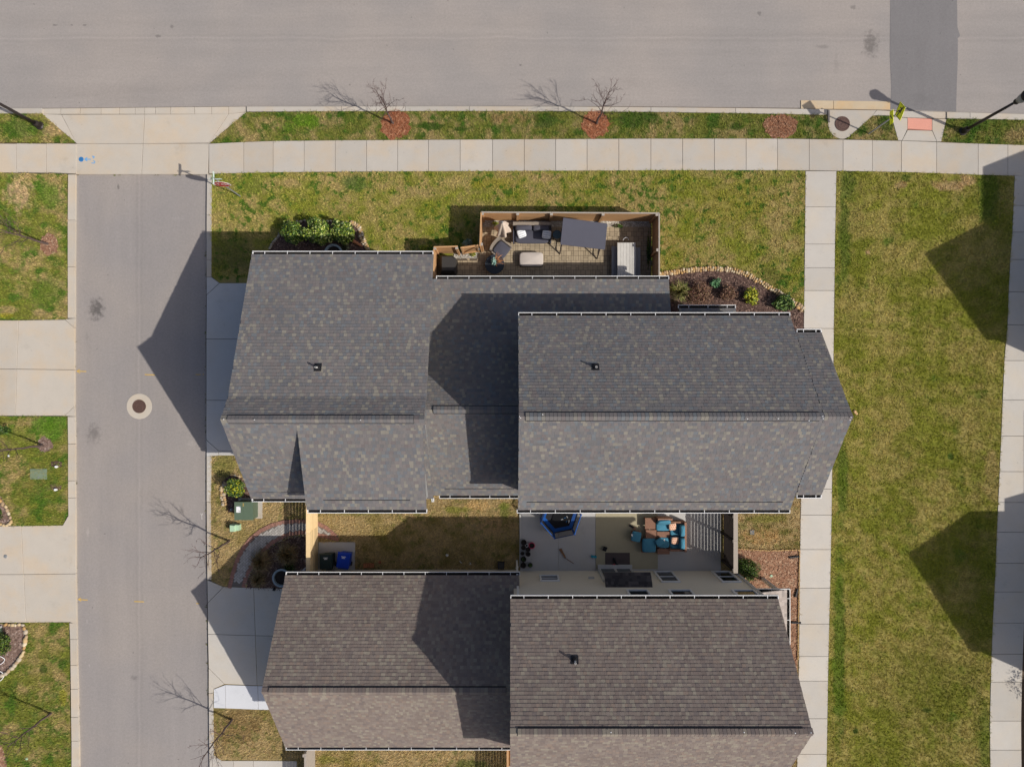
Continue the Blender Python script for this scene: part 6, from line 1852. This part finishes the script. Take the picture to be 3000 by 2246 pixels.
for i in range(6):
    MB().tube([Vector((B1[i].x, B1[i].y, ZS)), Vector((B1[i].x, B1[i].y, .44))], .025, 6).build('leg', M_['black'], tr)
    MB().tube([B1[i], B2[i]], .045, 8).build('pole_sleeve', M_['tblue'], tr)
    MB().tube([B2[i], B2[(i + 1) % 6]], .022, 6).build('top_rail', M_['tblue'] if i % 2 else M_['dblue'], tr)
    MB().tube([B1[i] + Vector((0, 0, .02)), B1[(i + 1) % 6] + Vector((0, 0, .02))], .03, 6).build('frame_rail', M_['black'], tr)
    MB().add([B1[i], B1[(i + 1) % 6], B2[(i + 1) % 6], B2[i]], [(0, 1, 2, 3)]).build('net', M_['net'], tr)
r6 = random.Random(9)
for i in range(6):
    p = c + Vector((.2 + r6.uniform(-.15, .3), -.15 + r6.uniform(-.2, .35), .47))
    o = MB().box(p, (.1, .025, .012), rz=r6.uniform(0, 3)).build('toy_strip', M_['signwht' if i % 3 else 'pblu2']); tag(o, 'small pale toy strip lying on the trampoline mat', 'toy', 'toy strips on the trampoline')
# plant pots
M_['pot'] = mat_plain('black_nursery_pot', C(62, 60, 58), .7, .15, 8); M_['soil'] = mat_plain('potting_soil', C(44, 38, 34), .95, .3, 20)
M_['potpink'] = mat_plain('pink_pot', C(206, 50, 96), .5, .1, 6)
spots = [(1534.6, 1588, 8, 'pot', 'top left of the cluster of nursery pots beside the patio drainpipe', 0), (1543, 1597, 4.3, 'signwht', 'tiny white pot in the pot cluster', 0), (1558, 1597, 9, 'potpink', 'bright pink rimmed pot in the pot cluster', 0),
         (1534, 1603, 7, 'pot', 'dark pot directly below the tiny white pot', 0), (1547, 1608, 7, 'pot', 'dark pot just below the pink rimmed pot', 0), (1530.5, 1620, 7, 'steel', 'grey rimmed pot in the middle of the pot cluster by the drainpipe', 0), (1547, 1622, 7, 'pot', 'dark pot right of the grey rimmed pot', 0),
         (1534, 1637, 8, 'pot', 'dark pot with a green seedling near the drainpipe', 1), (1533, 1655, 8, 'pot', 'empty dark pot at the wall end of the pot cluster', 0), (1553, 1654, 8, 'steel', 'pot with a small green plant standing against the tan wall', 1)]
for i, (x, y, r_, mt, lb, pl_) in enumerate(spots):
    c = at(x, y, .35); rr = r_ / S * .98
    o = thing('plant_pot', lb, 'pot', (c.x, c.y, ZS), 'pots beside the drainpipe')
    MB().lathe((c.x, c.y, ZS), [(rr * .75, 0), (rr, .24), (rr * 1.06, .25), (rr * 1.06, .28), (rr * .9, .28), (rr * .86, .22)], 18).build('pot_body', M_[mt], o)
    MB().lathe((c.x, c.y, ZS + .2), [(rr * .85, 0), (rr * .84, .03)], 14).build('soil', M_['soil'], o)
    if pl_: leaf_cloud('leaves', o, [((c.x, c.y, .45), (rr * .6, rr * .6, .08))], 40, .035, GRN, i)
# drain pipe along the patio edge
pts = [at(1523, 1505, .16), at(1524, 1590, .16), at(1523, 1655, .16), at(1519, 1661, .16), at(1509, 1664, .16)]
o = MB().tube(pts, .03, 8).build('drain_line', M_['trim']); tag(o, 'thin white drainpipe along the edge of the concrete patio', 'pipe')
# broom
o = thing('broom', 'straw broom lying on the grey patio concrete', 'broom', at(1650, 1622, ZS))
a, b, d = at(1641, 1607, .16), at(1657, 1634, .16), at(1681, 1650, .16)
M_['bristle'] = mat_plain('broom_straw', C(142, 108, 78), .95, .25, 30)
bm = MB(); e = (b - a).normalized(); s = Vector((-e.y, e.x, 0))
bm.hexa([a - s * .07 - Vector((0, 0, .02)), b - s * .035 - Vector((0, 0, .02)), b + s * .035 - Vector((0, 0, .02)), a + s * .07 - Vector((0, 0, .02))], [a - s * .06 + Vector((0, 0, .03)), b - s * .03 + Vector((0, 0, .03)), b + s * .03 + Vector((0, 0, .03)), a + s * .06 + Vector((0, 0, .03))])
bm.build('bristles', M_['bristle'], o); MB().tube([b, d], .014, 6).build('handle', M_['rattanb'], o); MB().tube([b - e * .03, b + e * .06], .035, 8).build('binding', M_['steel'], o)
M_['teal'] = mat_plain('teal_plastic', C(40, 150, 170), .5, .1, 8)
c = at(1740, 1630, .2); o = thing('toy_car', 'small teal plastic toy beside the olive rug', 'toy', (c.x, c.y, ZS))
MB().box((c.x, c.y, .19), (.27, .1, .07), rz=-.15).build('toy_body', M_['teal'], o)
for k in (-.08, .08):
    for s in (-1, 1): MB().lathe((c.x + k, c.y + s * .05, ZS), [(.02, 0), (.02, .03)], 8).build('wheel', M_['black'], o)
c = at(1772, 1607, .3); o = thing('black_bucket', 'small black square bucket on the olive rug', 'bucket', (c.x, c.y, zr))
MB().prism([(c.x - .1, c.y - .06), (c.x + .04, c.y - .12), (c.x + .12, c.y + .04), (c.x - .03, c.y + .11)], zr, .3, top_scale=1.12).build('bucket_body', M_['black'], o)
MB().prism([(c.x - .09, c.y - .055), (c.x + .035, c.y - .11), (c.x + .11, c.y + .035), (c.x - .025, c.y + .1)], .3, .31).build('bucket_lid', M_['tmat'], o)
M_['red'] = mat_plain('coral_red_cloth', C(214, 84, 92), .8, .1, 8)
def shoe(x, y, rz, mat, label, group=None):
    c = at(x, y, .19); o = thing('shoe', label, 'shoe', (c.x, c.y, .165), group)
    MB().pillow((c.x, c.y, .19), (.27, .1, .05), rz=rz, puff=.4).build('sole', M_[mat], o, smooth=True)
    MB().pillow((c.x + .05 * math.cos(rz), c.y + .05 * math.sin(rz), .225), (.14, .09, .07), rz=rz, puff=.5).build('upper', M_[mat], o, smooth=True)
shoe(1801, 1641, 1.9, 'black', 'upper black shoe on the charcoal doormat'); shoe(1806, 1650, 2.2, 'black', 'lower black shoe on the charcoal doormat beside the red cloth')
shoe(1850, 1541, -.5, 'black', 'left dark sandal on the olive rug below the gutter'); shoe(1856, 1545, -.7, 'rattanb', 'right brownish sandal on the olive rug below the gutter')
c = at(1798, 1657, .2); o = MB().pillow((c.x, c.y, .2), (.2, .16, .08), rz=.2, puff=.7).build('red_cloth', M_['red'], None, smooth=True); tag(o, 'crumpled coral red cloth on the charcoal doormat', 'cloth')

# ------------------------------------------------------------------ wheeled bins
M_['bing'] = mat_plain('bin_dark_green', C(38, 54, 52), .5, .1, 5); M_['binb'] = mat_plain('bin_blue', C(18, 62, 176), .45, .1, 5)
def wheelie(x, y, rz, mat, label):
    c = at(x, y, .5); o = thing('wheeled_bin', label, 'bin', (c.x, c.y, ZS), 'wheeled bins on the pad')
    Mr = Matrix.Rotation(rz, 3, 'Z')
    def T(px_, py_, z): return Vector((c.x, c.y, 0)) + Mr @ Vector((px_, py_, z))
    lo = [T(-.22, -.26, ZS), T(.22, -.26, ZS), T(.22, .24, ZS), T(-.22, .24, ZS)]
    hi = [T(-.29, -.34, .98), T(.29, -.34, .98), T(.29, .36, .98), T(-.29, .36, .98)]
    MB().hexa(lo, hi).build('bin_body', M_[mat], o)
    lid = MB(); lid.hexa([T(-.31, -.36, .985), T(.31, -.36, .985), T(.31, .4, .985), T(-.31, .4, .985)], [T(-.28, -.32, 1.06), T(.28, -.32, 1.06), T(.28, .34, 1.06), T(-.28, .34, 1.06)])
    ld = lid.build('lid', M_[mat], o)
    for k, (w_, yy) in enumerate(((.22, .2), (.1, .165), (.16, .13))):
        MB().hexa([T(-w_ / 2, yy - .012, 1.058), T(w_ / 2, yy - .012, 1.058), T(w_ / 2, yy + .012, 1.058), T(-w_ / 2, yy + .012, 1.058)], [T(-w_ / 2, yy - .012, 1.064), T(w_ / 2, yy - .012, 1.064), T(w_ / 2, yy + .012, 1.064), T(-w_ / 2, yy + .012, 1.064)]).build('lid_print', M_['signwht'], ld)
    MB().tube([T(-.22, -.4, .93), T(.22, -.4, .93)], .02, 8).build('handle', M_[mat], o)
    for s in (-1, 1):
        MB().tube([T(s * .22, -.3, ZS + .1), T(s * .28, -.3, ZS + .1)], .1, 14).build('wheel', M_['black'], o)
        MB().box(T(s * .22, -.37, .9), (.04, .1, .1), M=Mr).build('handle_bracket', M_[mat], o)
wheelie(963, 1637, .03, 'bing', 'dark green wheeled bin next to the pine fence')
wheelie(1013, 1634, -.12, 'binb', 'blue wheeled recycling bin on the small pad')
# stacked bricks, small bin, bits in the back yard
M_['claybrick'] = mat_plain('clay_brick', C(176, 116, 80), .9, .18, 10, objvar=.15)
ck = MB().box((0, 0, 0), (.19, .09, .057)).mesh('brick', M_['claybrick'])
for i, (x, y, lb) in enumerate(((1080, 1651, 'small stack of clay bricks behind the blue bin'),)):
    p0 = at(x, y, ZL)
    for k in range(14):
        o = link('clay_brick', ck, None, Matrix.Translation((p0.x - .2 + (k % 5) * .105 + (k // 5) * .01, p0.y - .05, ZL + .03 + (k // 5) * .059)) @ Matrix.Rotation(math.pi / 2 + ((k * 37) % 7 - 3) * .03, 4, 'Z'))
        tag(o, 'clay brick in the little stack behind the blue bin', 'brick', 'clay bricks stacked in the back yard')
for k, (x, y, a) in enumerate(((1350, 1644, .4), (1380, 1649, 2.4))):
    p0 = at(x, y, ZL); o = MB().tube([p0 + Vector((-.05, .05, .06)), p0 + Vector((0, -.04, .05)), p0 + Vector((.07 if k == 0 else -.07, -.05, .05))], .014, 6).build('pipe_elbow', M_['signwht']); tag(o, ('first' if k == 0 else 'second') + ' small white pipe elbow on the shaded yard grass, counted from the bins', 'pipe')
p0 = at(1468, 1651, ZL); o = thing('black_tub', 'black plastic tub by the tan wall in the shaded yard', 'tub', p0)
MB().prism([(p0.x - .14, p0.y - .16), (p0.x + .14, p0.y - .16), (p0.x + .16, p0.y + .14), (p0.x - .15, p0.y + .14)], ZL, .4, top_scale=1.1).build('tub_body', M_['black'], o)
MB().prism([(p0.x - .12, p0.y - .14), (p0.x + .12, p0.y - .14), (p0.x + .14, p0.y + .12), (p0.x - .13, p0.y + .12)], .4, .41).build('tub_lid', M_['pot'], o)
# large round planters
M_['planter'] = mat_plain('blue_grey_planter', C(142, 154, 158), .6, .1, 6)
for x, y, r_, lb in ((825, 1692, .42, 'large blue-grey round planter under the brown roof eave'), (977, 742, .42, 'large blue-grey round planter under the grey roof eave')):
    c = at(x, y, .5); o = thing('planter', lb, 'planter', (c.x, c.y, ZL))
    MB().lathe((c.x, c.y, ZL), [(r_ * .7, 0), (r_ * .95, .35), (r_ * 1.05, .4), (r_ * 1.05, .46), (r_ * .86, .46), (r_ * .8, .36)], 26).build('pot_body', M_['planter'], o, smooth=False)
    MB().lathe((c.x, c.y, ZL + .352), [(r_ * .8, 0), (r_ * .78, .02)], 20).build('soil', M_['soil'], o)
cap(804, 1725, .07, 'black', 'small black drain stub beside the round planter', z0=.13, h=.1)
p0 = at(1050, 717, ZL); o = MB().tube([at(1034, 706, .2), at(1062, 722, .16)], [.09, .06], 10).build('clay_urn', M_['claybrick']); tag(o, 'fallen terracotta pot at the corner of the yellow-green shrub bed', 'pot')
# small stones in the east lawn edge, leaf on path
p0 = at(2507, 1207, ZL); 
edging('two tan stones on the east lawn beside the gable tip', [(2503, 1203), (2510, 1212)], 2, .16, [C(206, 170, 124)], 31, name='loose_stones')
# ------------------------------------------------------------------ tree beyond the east path: only its shadow reaches the frame
rt_ = thing('leafy_tree', 'small leafy tree beyond the east footpath', 'tree', (27.9, -15.9, 0))
MB().tube([(27.9, -15.9, 0), (27.9, -15.9, 1.4), (28, -15.8, 2.6)], [.06, .05, .03], 8).build('trunk', M_['bark'], rt_)
leaf_cloud('crown', rt_, [((27.9, -15.9, 3.0), (.7, .9, 1.0)), ((28.1, -16.6, 2.6), (.5, .6, .7))], 700, .06, GRN, 77)

# ------------------------------------------------------------------ grass blades, mulch chips
EXCL = [[(p.x, p.y) for p in (P(x, y, ZL) for x, y in b)] for b in BEDS]
def boxpoly(x0, y0, x1, y1): return [(x0, y0), (x1, y0), (x1, y1), (x0, y1)]
EXCL += [boxpoly(-10.9, -4.6, -3.5, 5.2), boxpoly(-3.5, -4.7, .6, 3.3), boxpoly(.4, -4.9, 12.2, 3.3), boxpoly(-9.9, -16.0, .3, -9.05), boxpoly(0, -16.3, 10.75, -9.1), boxpoly(.36, -9.2, 10.25, -5.7), boxpoly(-9.6, -9.2, -7.65, -7.7)]
EXCL += [[(p.x, p.y) for p in (P(x, y, ZL) for x, y in q)] for q in ([(600, 812), (760, 812), (760, 1336), (600, 1336)], [(600, 1698), (655, 1718), (860, 1718), (860, 2080), (600, 2080)], [(600, 2222), (870, 2222), (870, 2420), (600, 2420)])]
def blades(key, pts, label, dens, seed, h=.085, w=.011, view=(-26.5, -20, 26.5, 20)):
    g = np.random.default_rng(seed)
    q = [(p.x, p.y) for p in (P(x, y, ZL) for x, y in pts)]
    xs_ = [a for a, b in q]; ys_ = [b for a, b in q]
    x0, x1 = max(min(xs_), view[0]), min(max(xs_), view[2]); y0, y1 = max(min(ys_), view[1]), min(max(ys_), view[3])
    n = int((x1 - x0) * (y1 - y0) * dens)
    X = x0 + g.random(n) * (x1 - x0); Y = y0 + g.random(n) * (y1 - y0)
    m = inside(q, X, Y)
    for e in EXCL: m &= ~inside(e, X, Y)
    X, Y = X[m], Y[m]; n = len(X)
    nb = 5
    X = np.repeat(X, nb) + g.normal(size=n * nb) * .02; Y = np.repeat(Y, nb) + g.normal(size=n * nb) * .02
    N = n * nb
    a = g.random(N) * 2 * np.pi; hh = h * (.5 + g.random(N)); ln = hh * (.25 + .9 * g.random(N))
    base = np.stack([X, Y, np.full(N, ZL - .005)], 1)
    tip = base + np.stack([np.cos(a) * ln, np.sin(a) * ln, hh], 1)
    sd_ = np.stack([-np.sin(a), np.cos(a), np.zeros(N)], 1) * w
    v = np.stack([base - sd_, base + sd_, tip], 1)
    o = link('grass', np_mesh('grass', v.reshape(-1, 3), None, 3, GR[key][1]))
    tag(o, label, 'grass', kind='stuff')
blades('verge', L_verge_w, 'grass blades on the small left verge', 170, 1)
blades('verge', L_verge, 'grass blades on the long verge between road and pavement', 170, 2)
blades('verge', L_verge_m, 'grass blades around the pedestrian sign', 170, 3)
blades('verge', L_verge_e, 'grass blades around the right lamp post', 170, 4)
blades('front', L_front, 'short grass of the front lawn', 170, 5)
blades('yard', L_side, 'short dry grass of the back yard and side strips', 170, 6)
blades('east', L_east, 'short olive grass of the broad east lawn', 170, 7)
blades('west', L_w1, 'short grass of the upper left lawn', 170, 8)
blades('west', L_w2, 'short grass of the left lawn with utility boxes', 170, 9)
blades('west', L_w3, 'short dry grass of the lower left lawn', 170, 10)
def chips(pts, label, dens, pal, seed, L=.032, W=.010, name='mulch_chips'):
    g = np.random.default_rng(seed)
    q = [(p.x, p.y) for p in (P(x, y, ZL) for x, y in pts)]
    xs_ = [a for a, b in q]; ys_ = [b for a, b in q]
    x0, x1, y0, y1 = max(min(xs_), -26), max(xs_), min(ys_), max(ys_)
    n = int((x1 - x0) * (y1 - y0) * dens)
    X = x0 + g.random(n) * (x1 - x0); Y = y0 + g.random(n) * (y1 - y0)
    m = inside(q, X, Y); X, Y = X[m], Y[m]; N = len(X)
    a = g.random(N) * 2 * np.pi
    d = np.stack([np.cos(a), np.sin(a), g.normal(size=N) * .35], 1) * (L * (.5 + g.random(N)))[:, None]
    s = np.stack([-np.sin(a), np.cos(a), g.normal(size=N) * .4], 1) * W
    c = np.stack([X, Y, ZL + .025 + g.random(N) * .025], 1)
    v = np.stack([c - d - s, c + d - s, c + d + s, c - d + s], 1)
    pa = np.array([p[:3] for p in pal]); cc = np.ones((N, 4)); cc[:, :3] = pa[g.integers(0, len(pal), N)] * (.7 + .6 * g.random(N))[:, None]
    o = link(name, np_mesh(name, v.reshape(-1, 3), None, 4, M_['attr'], cc)); tag(o, label, 'mulch', kind='stuff')
PDK = [C(84, 66, 60), C(104, 84, 74), C(66, 52, 50), C(132, 108, 96)]; PRD = [C(150, 108, 84), C(170, 134, 108), C(128, 92, 72), C(186, 156, 130)]; PBR = [C(132, 108, 98), C(160, 138, 124), C(110, 88, 80)]
PST = [C(160, 98, 66), C(178, 120, 86), C(136, 82, 56), C(196, 146, 112)]
PSD = [C(146, 100, 74), C(162, 118, 90), C(124, 84, 64), C(180, 142, 114)]
chips(BEDS[0], 'bark chips under the yellow-green shrubs', 120, PDK, 1)
chips(BEDS[1], 'bark chips in the front mulch bed', 160, PDK, 2)
chips(BEDS[3], 'bark chips in the red mulch bed by the porch', 160, PRD, 3)
chips(BEDS[4], 'bark chips in the upper left mulch bed', 120, PBR, 4)
chips(BEDS[5], 'bark chips in the curved left mulch bed', 120, PBR, 5)
chips(BEDS[7], 'pine needles around the first verge tree', 500, PST, 6, .09, .005, 'pine_straw')
chips(BEDS[8], 'pine needles around the second verge tree', 500, PST, 7, .09, .005, 'pine_straw')
chips(BEDS[9], 'old needles on the treeless verge patch', 400, PSD, 8, .08, .006, 'pine_straw')
chips(BEDS[10], 'chips in the corner lawn tree ring', 200, PRD, 9)
chips(BEDS[11], 'chips in the tree ring above the utility boxes', 200, PBR, 10)
chips(BEDS[-2], 'dead leaves and chips in the shaded dark bed', 200, PDK + PBR, 11)
chips([(1330, 738), (1395, 740), (1400, 757), (1330, 757)], 'pebbles along the garden gate', 900, [C(196, 190, 178), C(160, 152, 140), C(216, 212, 204)], 12, .02, .016, 'pebbles')

# weeds along the kerb joints of the side street
g = np.random.default_rng(5); wl_ = []
for line in ([(220, 640), (219, 1000), (220, 1220), (221, 1500), (224, 1830), (232, 2240)], [(605, 700), (604, 1000), (605, 1500), (608, 1800), (613, 2200)], [(222, 511), (600, 511)]):
    for (xa, ya), (xb, yb) in zip(line, line[1:]):
        n = int(math.hypot(xb - xa, yb - ya) / 7)
        for i in range(n):
            t = g.random()
            if math.sin(t * 40 + xa) > -.2: wl_.append((xa + (xb - xa) * t + g.normal() * .8, ya + (yb - ya) * t))
vv = []; cc = []
for (x, y) in wl_:
    b = P(x, y, .01); k = g.integers(4, 9); sz = .02 + .05 * g.random() ** 2
    for _ in range(k):
        a = g.random() * 6.28; d = np.array([math.cos(a), math.sin(a), .8]) * sz; s_ = np.array([-math.sin(a), math.cos(a), 0]) * sz * .3
        bb_ = np.array([b.x + g.normal() * sz * .6, b.y + g.normal() * sz * .6, .01]); vv += [bb_ - s_, bb_ + s_, bb_ + d]
        cc.append(np.array(C(*[(92, 104, 44), (120, 116, 60), (84, 70, 50)][g.integers(0, 3)])))
o = link('weeds', np_mesh('weeds', np.array(vv), None, 3, M_['leaf'], np.array(cc))); tag(o, 'sparse weeds and dirt along the kerb joints of the side street', 'weeds', kind='stuff')
# bird droppings on the ridges
for (x, y, z, par) in ((2410, 1219, 8.82, 0), (2412, 1226, 8.8, 0), (2493, 1222, 8.8, 0), (2490, 1230, 8.8, 0), (2370, 1232, 8.86, 0), (2280, 1226, 8.86, 0), (2190, 1227, 8.86, 0), (1522, 1220, 8.8, 0), (1525, 1224, 8.8, 0), (1590, 1214, 8.86, 0), (655, 1228, 7.62, 0), (745, 1229, 7.66, 0), (1056, 1230, 7.66, 0), (2376, 2145, 8.98, 1), (2330, 2146, 8.98, 1), (2180, 2144, 8.98, 1), (1790, 2144, 8.98, 1)):
    p = P(x, y, z)
    MB().lathe(p, [(.022, -.03), (.022, .012), (.012, .015)], 7, sx=1.0, sy=.6).build('bird_dropping', M_['signwht'], (hn if par == 0 else hs).roofs[0][0])
